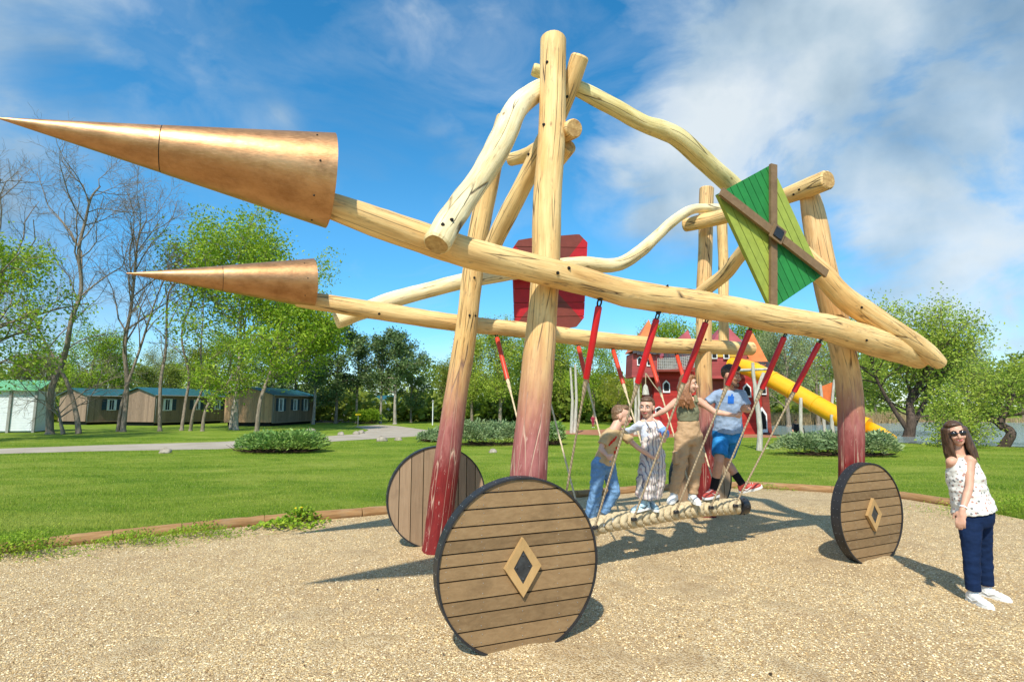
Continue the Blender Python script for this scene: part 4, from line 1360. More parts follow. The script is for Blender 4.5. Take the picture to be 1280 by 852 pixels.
place('pine2', 340, 58, 425, 'dark pine half hidden by the slanting leafy tree', 'pines by the parked cars', 1.0)
place('bright', 112, 62, 418, 'rounded bright green tree rising above the leftmost cabin', 'green trees behind the cabins', 1.1)
place('bright', 130, 66, 440, 'bright green tree right of the crooked bare tree', 'green trees behind the cabins', 1.0)
place('olive', 180, 76, 458, 'low green tree far behind the middle cabin', 'green trees behind the cabins', 1.2)
place('olive', 212, 78, 456, 'low olive tree above the roof of the middle cabin', 'green trees behind the cabins', 1.2)
place('willow', 198, 82, 436, 'thin greyish tree far off between the bare trees', 'green trees behind the cabins', .8)
place('olive', 248, 64, 430, 'olive green tree behind the slim crooked trees', 'green trees behind the cabins', 1.1)
place('bright', 285, 60, 420, 'green tree close behind the right cabin', 'green trees behind the cabins', 1.1)
place('olive', 30, 70, 440, 'green tree behind the white shed', 'green trees behind the cabins', 1.2)
place('olive', 72, 74, 450, 'green tree far behind the gap beside the shed', 'green trees behind the cabins', 1.2)
# far woods: one mass on the horizon, too dense to count
def woods(name, segs, seed, mt, hmin, hmax, n):
    rng = np.random.default_rng(seed)
    vs = []
    for (xa, ya), (xb, yb) in segs:
        k = n
        t = rng.random(k)
        x = xa + (xb - xa) * t; y = ya + (yb - ya) * t + rng.normal(0, 3, k)
        prof = hmin + (hmax - hmin) * (0.5 + 0.3 * np.sin(x * .21) + 0.2 * np.sin(x * .57 + 1))
        z = prof * rng.random(k) ** .7
        vs.append(np.stack([x, y, z], 1))
    pts = np.concatenate(vs)
    v, f = leaf_quads(rng, pts, len(pts), .5, .5, 1.1, .6)
    o = link_mesh(name, np_mesh(name, v, f, M[mt])); o['kind'] = 'stuff'
woods('far_woods', [((-175, 120), (-20, 130)), ((-20, 130), (60, 120)), ((35, 92), (160, 95))], 5, 'leaf_olive', 7, 12.5, 20000)
woods('far_undergrowth', [((-70, 62), (-16, 64)), ((-14, 66), (14, 62)), ((12, 62), (36, 66))], 6, 'leaf_olive', 1.4, 3.6, 12000)
# reeds on the lake shore
rng = np.random.default_rng(3)
def reeds(a, b, n, h0, h1, seed):
    rng = np.random.default_rng(seed)
    t = rng.random(n); x = a.x + (b.x - a.x) * t; y = a.y + (b.y - a.y) * t + rng.normal(0, .8, n)
    h = h0 + (h1 - h0) * rng.random(n); w = .022; an = rng.random(n) * 6.28
    v = np.zeros((n, 3, 3))
    v[:, 0] = np.stack([x - np.cos(an) * w, y - np.sin(an) * w, np.zeros(n)], 1)
    v[:, 1] = np.stack([x + np.cos(an) * w, y + np.sin(an) * w, np.zeros(n)], 1)
    v[:, 2] = np.stack([x + rng.normal(0, .15, n), y, h], 1)
    return v.reshape(-1, 3)
rv = np.concatenate([reeds(G(955, 531), G(1130, 527.5), 9000, .6, 1.3, 1), reeds(G(1100, 527), G(1420, 528), 5000, .3, .7, 2)])
o = link_mesh('reeds', np_mesh('reeds', rv, np.arange(len(rv)).reshape(-1, 3), M['reed'])); o['kind'] = 'stuff'

# --- trees by the lake on the right
o, tr = trunk_px([(1136, 545), (1137, 525), (1142, 500), (1150, 475), (1158, 452)], 31)
tree('lakeside_tree', 'large light green tree on the lake shore behind the woman', None, o, tr, 0.3, dict(SPECS['spread'], n=[20, 9, 5], len=[3.0, 1.5, .8], t0=[.26, .2, .2], ang=[.9, .75, .7], grav=[.1, .03, 0]), 61, leaves=(26000, .34, .10, .21, 'leaf_pale'), bark='bark_dark',
     extra_stems=[([V((.1, 0, .2)), V((-.8, .1, 1.8)), V((-1.6, 0, 3.4)), V((-1.8, .1, 5.0))], .16), ([V((.1, 0, .3)), V((1.2, .1, 2.0)), V((2.2, 0, 3.8)), V((2.6, 0, 5.2))], .16)])
o, tr = trunk_px([(1255, 557), (1257, 540), (1258, 530), (1262, 512), (1266, 495), (1268, 480)], 23.5)
tree('lakeside_tree', 'low spreading tree with dark trunk at the right edge by the water', None, o, tr, 0.22, dict(SPECS['spread'], n=[13, 8, 5], len=[1.75, .9, .5], t0=[.35, .25, .2]), 62, leaves=(11000, .22, .07, .16, 'leaf_pale'), bark='bark_dark',
     extra_stems=[([V((0, 0, .75)), V((-.5, 0, 1.15)), V((-1.2, .1, 1.0)), V((-1.9, .1, 1.05))], .08)])
place('willow', 1212, 68, 432, 'pale tree on the far bank behind the purple trousers side of the lake', 'trees on the far bank', 1.0)['label'] = 'pale tree across the water just right of the large lakeside tree'
place('pale', 1278, 70, 455, 'tree across the water behind the spreading tree', 'trees on the far bank', 1.0)
place('pale', 1095, 68, 440, 'tree across the water left of the large lakeside tree', 'trees on the far bank', 1.0)

# ------------------------------------------------------------------ juniper shrubs
def shrub(label, cpx, base_py, rx, ry, h, n, seed, mt, L=(0.06, 0.15), lobes=None, group='low juniper shrubs on the lawn'):
    rng = np.random.default_rng(seed)
    c = G(cpx, base_py); c.y += ry
    t = thing('juniper_shrub', label, 'shrub', (c.x, c.y, 0), group)
    lob = lobes or [(rng.uniform(-.75, .75) * rx, rng.uniform(-.5, .5) * ry, rng.uniform(.6, 1.08) * h, rng.uniform(.22, .42)) for _ in range(24)]
    pts = []; dirs = []
    per = n // len(lob)
    for (lx, ly, lh, lr) in lob:
        u = rng.normal(0, 1, (per, 3)); u /= np.linalg.norm(u, axis=1)[:, None]; u[:, 2] = np.abs(u[:, 2]) * .98 - .08
        rad = (0.72 + 0.33 * rng.random(per) ** .5)[:, None]
        q = u * rad * np.array([rx * lr * 1.15, ry * lr * 1.3, lh * .62])
        q += np.array([lx, ly, lh * .38])
        pts.append(q); dirs.append(u)
    p = np.concatenate(pts); u = np.concatenate(dirs)
    ok = p[:, 2] > 0.02
    p, u = p[ok], u[ok]; m = len(p)
    d = u * np.array([1, 1, .35]) + rng.normal(0, .35, (m, 3)); d[:, 2] += .15; d /= np.linalg.norm(d, axis=1)[:, None]
    s = np.cross(d, rng.normal(0, 1, (m, 3))); s /= np.linalg.norm(s, axis=1)[:, None]
    LL = (L[0] + (L[1] - L[0]) * rng.random(m))[:, None]
    LL[rng.random(m) < .07] *= 2.0
    v = np.stack([p, p + d * LL * .5 + s * LL * .16, p + d * LL, p + d * LL * .5 - s * LL * .16], 1).reshape(-1, 3)
    fo_ = link_mesh('foliage', np_mesh('foliage', v, np.arange(m * 4).reshape(m, 4), M[mt]), t)
    tw = MB()
    for i in range(130):
        a = rng.random() * 6.28; rr_ = rng.uniform(.2, 1.0)
        q = V((c.x + math.cos(a) * rx * rr_, c.y + math.sin(a) * ry * rr_, .03))
        e = q + V((rng.normal(0, .2), rng.normal(0, .2), rng.uniform(.05, h * .4)))
        tw.tube([V((c.x + (q.x - c.x) * .5, c.y + (q.y - c.y) * .5, .02)), q + V((0, 0, .06)), e], [.014, .01, .005], n=4, caps=False)
    join_into(fo_, tw, M['twig'])
    return t
shrub('rounded dark juniper shrub on the lawn by the path on the left', 335, 568, 1.75, 1.0, 0.82, 15000, 1, 'juniper')
shrub('wide spreading juniper shrub behind the two front posts', 622, 559, 2.6, 1.6, 1.12, 19000, 2, 'juniper_grey')
shrub('round juniper shrub right of the near front post', 690, 557, .55, .7, 1.05, 5000, 3, 'juniper')
shrub('juniper shrub showing left of the far front post', 540, 553, .8, .8, .6, 4500, 4, 'juniper_grey')
shrub('long low grey green juniper shrub behind the rear post on the right', 1078, 573, 1.95, 1.1, 0.86, 17000, 5, 'juniper_grey')
shrub('small bright shrub beside the parked cars', 455, 530, 1.2, .9, 1.5, 3500, 7, 'leaf_bright', (.12, .28))

# boulders along the path
def boulder(px, py, w, label, seed, mat='bark_pale'):
    rng = random.Random(seed)
    c = G(px, py)
    bm = bmesh.new(); bmesh.ops.create_icosphere(bm, subdivisions=3, radius=1)
    for v in bm.verts:
        k = 1 + .28 * noise.noise(v.co * 1.3 + V((seed, 0, 0))) + .1 * noise.noise(v.co * 4)
        v.co = V((v.co.x * k * w * .5, v.co.y * k * w * .4, max(v.co.z, -.3) * k * w * .38 + w * .1))
    me = bpy.data.meshes.new('boulder'); bm.to_mesh(me); bm.free()
    me.materials.append(M[mat])
    me.polygons.foreach_set('use_smooth', np.ones(len(me.polygons), bool))
    o = link_mesh('boulder', me, None, c)
    tag(o, label, 'rock', 'rocks beside the path')
M['rock'] = plain('pale_limestone', (0.36, 0.31, 0.24), .85, .2, .3, 5, bump=.3)
boulder(206, 566, .42, 'flat grey rock on the near edge of the path left of the shrub', 1, 'rock')
boulder(388, 541, .7, 'big pale rock beyond the path near the right cabin', 2, 'rock')
boulder(426, 543.5, .42, 'pale upright rock inside the bend of the path, leftmost of three', 3, 'rock')
boulder(445, 542.5, .4, 'pale rock inside the bend of the path, middle of three', 4, 'rock')
boulder(451, 541.5, .45, 'pale rock inside the bend of the path, rightmost of three', 5, 'rock')
boulder(477, 551, .55, 'brown rock on the grass below the path bend', 6, 'rock')
boulder(498, 550, .4, 'small white rock on the grass below the path bend', 7, 'rock')
boulder(616, 565.5, .3, 'pale stone lying at the foot of the wide juniper shrub', 8, 'rock')
# ------------------------------------------------------------------ cabins, shed, cars
M['cabin'] = planks('weathered_cabin_boards', (0.15, 0.10, 0.065), (0.27, 0.185, 0.125), (0.37, 0.27, 0.19), stretch=(12, 12, .8))
M['cabin_warm'] = planks('orange_cabin_boards', (0.27, 0.15, 0.07), (0.45, 0.27, 0.135), (0.56, 0.37, 0.21), stretch=(12, 12, .8))
M['roof_teal'] = plain('teal_roof_sheet', (0.020, 0.105, 0.115), .45, .4, .15, 3)
M['roof_green'] = plain('green_roof_sheet', (0.16, 0.46, 0.22), .5, .4, .1, 3)
M['frame_white'] = plain('white_window_frame', (0.78, 0.78, 0.76), .45, .4, .04)
M['glass'] = plain('window_glass', (0.03, 0.04, 0.05), .06, .6, .2)
M['shutter'] = plain('dark_blue_shutter', (0.025, 0.06, 0.085), .5, .4, .1)
M['dark'] = plain('dark_gap', (0.02, 0.02, 0.02), .8, .2)
M['shed_white'] = plain('white_shed_panel', (0.70, 0.74, 0.74), .5, .4, .05)
M['shed_post'] = plain('grey_shed_post', (0.30, 0.30, 0.27), .6, .3, .1)

def cabin(label, px, Y, a_deg, gw, ln, windows, warm=False, wall='cabin', group='wooden cabins with teal roofs', name='cabin'):
    a = R(a_deg)
    c = GD(px, Y)
    t = thing(name, label, 'cabin', c, group)
    g = V((-math.cos(a), math.sin(a), 0)); l = V((math.sin(a), math.cos(a), 0)); u = V((0, 0, 1))
    f0, f1, fr = .32, 2.72, 3.32
    def q(x, y, z): return c + g * x + l * y + u * z
    # long wall boards as vertical strips (facing the camera), and gables
    wl = MB(); n = int(ln / .16)
    for i in range(n):
        y0, y1 = ln * i / n + .004, ln * (i + 1) / n - .004
        wl.prism([q(0, y0, f0), q(0, y1, f0), q(0, y1, f1), q(0, y0, f1)], g * .05)
    wl.prism([q(.06, 0.06, f0), q(gw - .06, .06, f0), q(gw - .06, ln, f0), q(.06, ln, f0)], u * (f1 - f0))
    w = wl.build('wall', M[wall], t)
    gb = MB(); n = int(gw / .16)
    def top(x): return f1 + (fr - f1) * (1 - abs(x / gw * 2 - 1))
    for i in range(n):
        x0, x1 = gw * i / n + .004, gw * (i + 1) / n - .004
        gb.prism([q(x0, 0, f0), q(x1, 0, f0), q(x1, 0, top(x1)), q(x0, 0, top(x0))], l * .05)
    gb.build('gable', M['cabin_warm' if warm else wall], t)
    rf = MB(); o = .25
    for s in (0, 1):
        x0 = -o if s == 0 else gw + o
        z0 = f1 + .02 - (o / gw * 2) * (fr - f1)
        n = 24
        for i in range(n):
            y0, y1 = -.25 + (ln + .5) * i / n, -.25 + (ln + .5) * (i + 1) / n - .012
            p = [q(x0, y0, z0), q(x0, y1, z0), q(gw / 2, y1, fr + .03), q(gw / 2, y0, fr + .03)]
            rf.prism(p, u * .07)
    ro_ = rf.build('roof', M['roof_teal'], t)
    gt = MB(); z0 = f1 + .02 - (o / gw * 2) * (fr - f1); gt.tube([q(-o, -.2, z0), q(-o, ln + .2, z0)], [.05, .05], n=8); gt.tube([q(-.1, .05, z0), q(-.06, .05, .3)], [.035, .035], n=8); gt.build('gutter', M['shed_post'], ro_)
    tr = MB()
    for (xx, yy) in ((-.055, -.055), (-.055, ln)):
        tr.box(q(xx, yy, (f0 + f1) / 2), (.09, .09, f1 - f0), Matrix((g, l, u)).transposed())
    tr.box(q(-.06, ln / 2, f0 - .03), (.06, ln, .10), Matrix((g, l, u)).transposed()); tr.build('corner_trim', M[wall], t)
    sk = MB(); sk.box(q(gw / 2, ln / 2, f0 / 2 - .02), (gw * .9, ln * .94, f0), Matrix((g, l, u)).transposed()); sk.build('underside', M['dark'], t)
    for (y, ww, hh, sh) in windows:
        fr_ = MB(); zc_ = 1.85
        for (yy, zz, sy, sz_) in ((y, zc_ + hh / 2, ww + .1, .07), (y, zc_ - hh / 2, ww + .1, .07), (y - ww / 2, zc_, .07, hh), (y + ww / 2, zc_, .07, hh)):
            fr_.box(q(-.03, yy, zz), (.06, sy, sz_), Matrix((g, l, u)).transposed())
        fo = fr_.build('window', M['frame_white'], t)
        pn = MB(); pn.box(q(-.012, y, zc_), (.02, ww, hh), Matrix((g, l, u)).transposed()); pn.build('pane', M['glass'], fo)
        cu = MB()
        for k in (-1, 1):
            cu.box(q(-.020, y + k * ww * .36, zc_ + .02), (.012, ww * .22, hh * .92), Matrix((g, l, u)).transposed())
        cu.box(q(-.026, y, zc_), (.02, .04, hh), Matrix((g, l, u)).transposed())
        cu.build('curtain', M['shed_white'], fo)
        for s in sh:
            sm = MB(); yy = y + s * (ww / 2 + .28)
            for k in range(7):
                sm.box(q(-.03, yy, zc_ - hh / 2 + hh * (k + .5) / 7), (.035, .4, hh / 7 - .015), Matrix((g, l, u)).transposed())
            sm.build('shutter', M['shutter'], t)
    return t
cabin('leftmost wooden cabin, behind the crossing stems of the bare tree', 108, 50, 20, 3.9, 8, [(2.2, .8, 1.0, (-1, 1)), (5.5, .8, 1, (-1, 1))])
cabin('middle wooden cabin with three windows behind the slim trees', 193, 48, 14, 3.7, 8.2, [(1.3, .85, 1.0, (1,)), (4.6, .7, .9, (-1, 1)), (7.2, .7, .9, (1,))])
cabin('right wooden cabin showing a warm brown gable and three small windows', 340, 47, 4, 4.3, 8.4, [(1.5, .8, 1.1, (-1, 1)), (4.2, .7, 1.0, (-1, 1)), (6.4, .8, 1.1, (-1, 1))], warm=True)
cabin('small distant cabin seen between the white shed and the bare tree', 54, 72, 30, 3.6, 7, [(2.0, .8, 1.0, (-1,))], group='distant cabins')
cabin('white distant cabin behind the lamp post', 516, 88, 60, 3.6, 9, [(2.2, 1.0, 1.0, ()), (6, 1.0, 1.0, ())], wall='shed_white', group='distant cabins')
cabin('grey distant cabin under the pines', 452, 84, 65, 3.6, 9, [(2.2, 1.0, 1.0, ()), (6, 1.0, 1.0, ())], wall='shed_white', group='distant cabins')

# white shed
c = GD(44, 36)
shed = thing('shed', 'white panelled shed with a light green roof at the left edge', 'shed', c)
mx = V((-.93, -.36, 0)); my = V((-.36, .93, 0)); u = V((0, 0, 1))
mm = Matrix((mx, my, u)).transposed()
n = 5; wd = 1.35
pan = MB(); ps = MB()
for i in range(n):
    for k in range(16):
        pan.box(c + mx * (wd * (i + .5)) + my * .05 + u * (.12 + 2.65 * (k + .5) / 16), (wd - .15, .05, 2.65 / 16 - .008), mm)
    ps.box(c + mx * (wd * i) + u * 1.4, (.14, .16, 2.8), mm)
pan.box(c + mx * (wd * n / 2) + my * 1.6 + u * 1.4, (wd * n - .1, 3.0, 2.7), mm)
w_ = pan.build('wall', M['shed_white'], shed)
ps.build('post', M['shed_post'], shed)
rf = MB()
for i in range(34):
    x0 = -.2 + (wd * n + .4) * i / 34; x1 = x0 + (wd * n + .4) / 34 - .015
    rf.prism([c + mx * x0 - my * .3 + u * 2.75, c + mx * x1 - my * .3 + u * 2.75, c + mx * x1 + my * 1.7 + u * 3.45, c + mx * x0 + my * 1.7 + u * 3.45], u * .06)
rf.build('roof', M['roof_green'], shed)

def car(label, px, Y, yaw, col, van=False):
    c = GD(px, Y)
    t = thing('parked_car', label, 'car', c, 'parked cars under the pines')
    a = R(yaw); x = V((math.cos(a), math.sin(a), 0)); y = V((-math.sin(a), math.cos(a), 0)); u = V((0, 0, 1))
    prof = [(-2.05, .35), (-2.1, .75), (-1.95, .98), (-1.35, 1.02), (-.75, 1.45), (.95, 1.48), (1.75, 1.0), (2.05, .9), (2.1, .4)]
    if van: prof = [(-2.1, .35), (-2.15, .85), (-1.9, 1.05), (-1.2, 1.75), (1.9, 1.85), (2.1, 1.0), (2.1, .4)]
    mb = MB()
    secs = []
    for w, k in ((-.86, .94), (-.8, 1.0), (.8, 1.0), (.86, .94)):
        secs.append([c + x * px_ + y * w * (1 - .12 * max(0, z - .9)) + u * (.35 + (z - .35) * k) for px_, z in prof])
    nP = len(prof); vs = [p for s in secs for p in s]; fs = []
    for i in range(3):
        for k in range(nP):
            fs.append((i * nP + k, i * nP + (k + 1) % nP, (i + 1) * nP + (k + 1) % nP, (i + 1) * nP + k))
    fs += [tuple(range(nP))[::-1], tuple(range(3 * nP, 4 * nP))]
    mb.add(vs, fs, False); mb.build('body', col, t)
    for s in (-1, 1):
        g = MB(); tp = 1.72 if van else 1.4
        g.prism([c + x * -.95 + y * s * .845 + u * 1.02, c + x * 1.4 + y * s * .845 + u * 1.02, c + x * .85 + y * s * .79 + u * tp, c + x * -.6 + y * s * .79 + u * tp], y * s * .012)
        g.build('window', M['glass'], t)
        for xx in (-1.3, 1.3):
            wl = MB(); q = c + x * xx + y * s * .78 + u * .32
            wl.tube([q - y * .1, q + y * .1], [.32, .32], n=16, smooth=False)
            wo = wl.build('wheel', M['black'], t)
            h = MB(); h.tube([q + y * s * .1, q + y * s * .112], [.19, .18], n=12); h.build('rim', M['steel'], wo)
    return t
for nm, cc in (('car_silver', (.55, .57, .6)), ('car_black', (.02, .022, .026)), ('car_white', (.75, .75, .75)), ('car_blue', (.04, .06, .12))):
    M[nm] = plain(nm, cc, .25, .6, .03)
car('silver car parked at the right of the cabins', 412, 70, 12, M['car_silver'])
car('dark blue car parked beside the silver car', 432, 73, 20, M['car_blue'])
car('black car parked under the two stemmed pine', 468, 74, -10, M['car_black'], True)
car('white van parked far behind the lamp post', 523, 80, 8, M['car_white'], True)
car('dark car parked left of the black one', 447, 78, 70, M['car_black'])

lp = GD(541, 49.5)
lamp = thing('lamp_post', 'thin white lamp post by the bend of the path', 'lamp post', lp)
mb = MB(); mb.tube([lp, lp + V((0, 0, 2.1))], [.045, .04], n=10); mb.build('post', M['white'], lamp)
mb = MB(); mb.tube([lp + V((0, 0, 2.1)), lp + V((0, 0, 2.2)), lp + V((0, 0, 2.28))], [.08, .11, .04], n=12); mb.build('lamp_head', M['shed_post'], lamp)
sgp = GD(448, 47)
sg = thing('sign', 'small yellow sign on a post by the bright shrub', 'sign', sgp)
mb = MB(); mb.tube([sgp, sgp + V((0, 0, .9))], [.03, .03], n=8); mb.build('post', M['shed_post'], sg)
mb = MB(); mb.box(sgp + V((0, -.04, 1.0)), (.5, .04, .14), bev=.01); mb.build('sign_board', M['dandelion'], sg)
mp = GD(541 + 53 - 53, 60)
mk = GD(557, 62)
mkr = thing('marker_post', 'short white marker post on the grass right of the lamp post', 'marker post', mk)
mb = MB(); mb.tube([mk, mk + V((0, 0, .95))], [.09, .08], n=10); mb.build('post', M['white'], mkr)
mb = MB(); mb.tube([mk + V((0, 0, .95)), mk + V((0, 0, 1.05))], [.1, .03], n=10); mb.build('cap', M['white'], mkr)

# ------------------------------------------------------------------ castle with tube slide
def castle_boards(name, c):
    t = NT(name)
    w = t.coord('world')
    z = t.sep(w)[2]
    fr = t.math('FRACT', t.math('MULTIPLY', z, 5.5))
    ln = t.ramp(fr, [(0.0, 1.0), (0.07, 0.0)])
    row = t.math('FLOOR', t.math('MULTIPLY', z, 5.5))
    wn = t.n('ShaderNodeTexWhiteNoise'); wn.noise_dimensions = '1D'; t.l(row, wn.inputs['W'])
    cc = t.ramp(wn.outputs['Value'], [(0, tuple(x * .8 for x in c)), (1, tuple(min(1, x * 1.18) for x in c))])
    n = t.noise(w, 2.5, 5, .6)
    cc = t.mix(t.ramp(n, [(.35, .35), (.65, 0)]), cc, tuple(x * .55 for x in c))
    cc = t.mix(ln, cc, tuple(x * .3 for x in c))
    t.base(cc); t.rough(.6, .3)
    return t.m
M['c_red'] = castle_boards('castle_red_boards', (0.40, 0.028, 0.020))
M['c_pink'] = castle_boards('castle_faded_red_boards', (0.38, 0.07, 0.066))
M['c_brown'] = castle_boards('castle_brown_red_boards', (0.25, 0.05, 0.034))
M['c_orange'] = plain('orange_turret_roof', (0.66, 0.17, 0.045), .55, .3, .15, 2)
M['c_rose'] = plain('dusky_red_turret_roof', (0.36, 0.075, 0.08), .6, .3, .15, 2)
M['c_yellow'] = castle_boards('castle_yellow_boards', (0.66, 0.40, 0.05))
M['c_shingle'] = plain('dark_shingles', (0.055, 0.05, 0.055), .7, .2, .3, 3)
M['slide'] = plain('yellow_slide_plastic', (0.84, 0.41, 0.010), .3, .5, .04)
M['net'] = rope_mat('grey_net', (0.45, 0.43, 0.40))
M['mural'] = plain('mural_panel', (0.5, 0.42, 0.36), .6, .3, .6, 2.6)

YC = 34.0
cas = thing('play_castle', 'big red wooden play castle with pointed turrets and a yellow tube slide', 'play castle', GD(875, YC))
def at(px, py, Y=YC): return P(px, py, Y)
def tower(name, mat, px0, px1, ytop, ybot, Y, depth, px0b=None, px1b=None, yaw=0.0):
    """board walled body between image columns, standing Y away"""
    mb = MB()
    zb = max(0.0, at((px0 + px1) / 2, ybot, Y).z) if ybot else 0.0
    a, b = at(px0, ytop, Y), at(px1, ytop, Y)
    a2 = at(px0b if px0b is not None else px0, 520, Y); b2 = at(px1b if px1b is not None else px1, 520, Y)
    zt = a.z
    low = [V((a2.x, Y + yaw, zb)), V((b2.x, Y - yaw, zb)), V((b2.x, Y + depth - yaw, zb)), V((a2.x, Y + depth + yaw, zb))]
    hi = [V((a.x, Y + yaw, zt)), V((b.x, Y - yaw, zt)), V((b.x, Y + depth - yaw, zt)), V((a.x, Y + depth + yaw, zt))]
    mb.add(low + hi, [(3, 2, 1, 0), (4, 5, 6, 7), (0, 1, 5, 4), (1, 2, 6, 5), (2, 3, 7, 6), (3, 0, 4, 7)])
    return mb.build(name, M[mat], cas)
def roof(mat, apx, apy, px0, px1, pyb, Y, depth, shingle=True):
    mb = MB()
    ap = at(apx, apy, Y + depth / 2); a, b = at(px0, pyb, Y - .25), at(px1, pyb, Y - .25)
    q = [V((a.x, Y - .25, a.z)), V((b.x, Y - .25, a.z)), V((b.x, Y + depth + .25, a.z)), V((a.x, Y + depth + .25, a.z))]
    mb.add(q + [ap], [(0, 1, 4), (1, 2, 4), (2, 3, 4), (3, 0, 4), (3, 2, 1, 0)])
    o = mb.build('turret_roof', M[mat], cas)
    if shingle:
        s = MB(); rnd = random.Random(int(apx))
        n = max(5, int((b.x - a.x) / .22))
        for i in range(n):
            x0 = a.x + (b.x - a.x) * i / n; x1 = a.x + (b.x - a.x) * (i + 1) / n - .02; z0 = a.z - .18 - rnd.random() * .14
            s.prism([V((x0, Y - .3, z0)), V((x1, Y - .3, z0 + rnd.uniform(-.05, .05))), V((x1, Y - .2, a.z + .22)), V((x0, Y - .2, a.z + .22))], V((0, .03, 0)))
        s.build('shingle_edge', M['c_shingle'], o)
    return o
tower('tower_wall', 'c_red', 822, 868, 446, None, YC, 3.2, 812, 872)
tower('tower_wall', 'c_pink', 791, 825, 441, 471, YC - .8, 1.9)
tower('recess_wall', 'c_brown', 808, 826, 471, None, YC + .5, 1.5, 815, 830)
tower('tower_wall', 'c_pink', 888, 934, 440, 473, YC - .4, 2.6)
tower('tower_wall', 'c_brown', 890, 936, 473, None, YC + .2, 2.6)
tower('upper_wall', 'c_yellow', 866, 902, 455, 478, YC + .3, 1.8)
tower('upper_wall', 'c_yellow', 889, 931, 436, 446, YC - .46, 2.0)
tower('tower_wall', 'c_red', 925, 950, 456, None, YC - .2, 2.4, 924, 953)
tower('tower_wall', 'c_brown', 950.5, 958, 456, None, YC - .0, 2.4, 953.5, 964)
roof('c_orange', 811, 399, 791, 826, 438, YC - .8, 1.9)
roof('c_rose', 860, 412, 830, 872, 445, YC, 2.6)
roof('c_rose', 906, 404, 884, 938, 437, YC - .4, 2.6, False)
roof('c_orange', 941, 416, 920, 962, 456, YC - .2, 2.4)
def cwin(px, py, w, h, Y, peak=True):
    c_ = at(px, py, Y); mb = MB()
    pts = [V((-w / 2, 0, -h / 2)), V((w / 2, 0, -h / 2)), V((w / 2, 0, h * .25)), V((0, 0, h * .55)), V((-w / 2, 0, h * .25))]
    mb.prism([c_ + p for p in pts], V((0, .06, 0)))
    o = mb.build('window', M['frame_white'], cas)
    mb = MB(); mb.prism([c_ + p * .72 + V((0, -.015, 0)) for p in pts], V((0, .05, 0))); mb.build('pane', M['dark'], o)
for a in ((800, 451, .36, .55, YC - .86), (812, 452, .36, .55, YC - .86), (893, 444, .36, .42, YC - .55), (908, 444, .36, .42, YC - .55), (833, 483, .45, .75, YC - .08), (818, 496, .3, .5, YC + .42), (934, 488, .5, .85, YC - .28), (953.5, 525, .55, 1.5, YC - .28), (955, 487, .3, .6, YC - .1), (824, 512, .5, .4, YC - .1)):
    cwin(*a)
# net walled balcony
bal = MB()
for k in range(9):
    z = (447 + 15 * k / 8)
    a, b = at(822, z + 1, YC - .9), at(868, z - 3, YC - .9)
    bal.tube([a, a.lerp(b, .5) + V((0, 0, -.08)), b], [.022] * 3, n=5)
for k in range(20):
    f = k / 19
    a, b = at(822, 448, YC - .9).lerp(at(868, 444, YC - .9), f), at(822, 463, YC - .9).lerp(at(868, 459, YC - .9), f)
    bal.tube([a, b], [.02, .02], n=5)
bal.build('net_railing', M['net'], cas)
mu = MB(); mu.prism([at(824, 449, YC - .85), at(845, 448, YC - .85), at(845, 461, YC - .85), at(824, 462, YC - .85)], V((0, .04, 0))); mu.build('painted_panel', M['mural'], cas)
fl = MB(); p0, p1 = at(820, 463, YC - .9), at(870, 463, YC - .9); fl.box((p0 + p1) / 2 + V((0, .5, 0)), (p1.x - p0.x, 1.2, .12)); fl.build('balcony_floor', M['c_brown'], cas)
for px in (793, 797):
    mb = MB(); g = GD(px, YC - .7); mb.tube([g, g + V((.1, 0, 2)), at(px, 470, YC - .7) + V((0, 0, .1))], [.1, .08, .08], n=10, wob=.1); mb.build('stilt', M['peeled'], cas)
# hanging bucket and rope
mb = MB(); mb.tube([at(807, 466, YC - 1.3), at(818, 482, YC - 1.3), at(827, 493, YC - 1.3)], [.035] * 3, n=6); mb.tube([at(807, 466, YC - 1.3), at(807, 484, YC - 1.3)], [.03] * 2, n=6)
mb.build('hoist_rope', M['rope_grey'], cas)
mb = MB(); q = at(807, 487, YC - 1.3); mb.tube([q + V((0, 0, -.3)), q + V((0, 0, .2)), q + V((0, 0, .35))], [.22, .14, .03], n=12); mb.build('bucket', M['peeled'], cas)
# tube slide
sl = catmull([tuple(at(915, 456, YC - .6)), tuple(at(932, 459, 32.4)), tuple(at(950, 466, 31.6)), tuple(at(985, 485, 30.2)), tuple(at(1020, 505, 28.9)), tuple(at(1055, 524, 27.6)), tuple(at(1085, 534, 26.7))], 6)
mb = MB(); sp_ = [V(x) for x in sl]; mb.tube(sp_, [.47] * len(sp_), n=26)
slide = mb.build('tube_slide', M['slide'], cas)
mb = MB(); e = sp_[-1]; d = (sp_[-1] - sp_[-2]).normalized()
mb.loft([(e + d * .0, V((0, 1, 0)), d.cross(V((0, 1, 0))), .49, .49), (e + d * .5 + V((0, 0, -.05)), V((0, 1, 0)), d.cross(V((0, 1, 0))), .48, .40), (e + d * 1.0 + V((0, 0, -.14)), V((0, 1, 0)), d.cross(V((0, 1, 0))), .40, .24)], n=22)
mb.build('slide_end', M['slide'], cas)
for f in (.28, .42, .55, .68, .82):
    i = int(f * (len(sp_) - 1)); d = (sp_[i + 1] - sp_[i]).normalized()
    mb = MB(); mb.tube([sp_[i] - d * .05, sp_[i] + d * .05], [.50, .50], n=26); mb.build('flange', M['slide'], slide)
for px, py0, Y in ((1001, 497, 29.6), (1040, 518, 28.2)):
    mb = MB(); g = GD(px, Y - .5); mb.tube([g, g + V((-.06, 0, .8)), at(px, py0, Y - .5)], [.11, .09, .09], n=10, wob=.12); mb.build('slide_post', M['peeled'], cas)

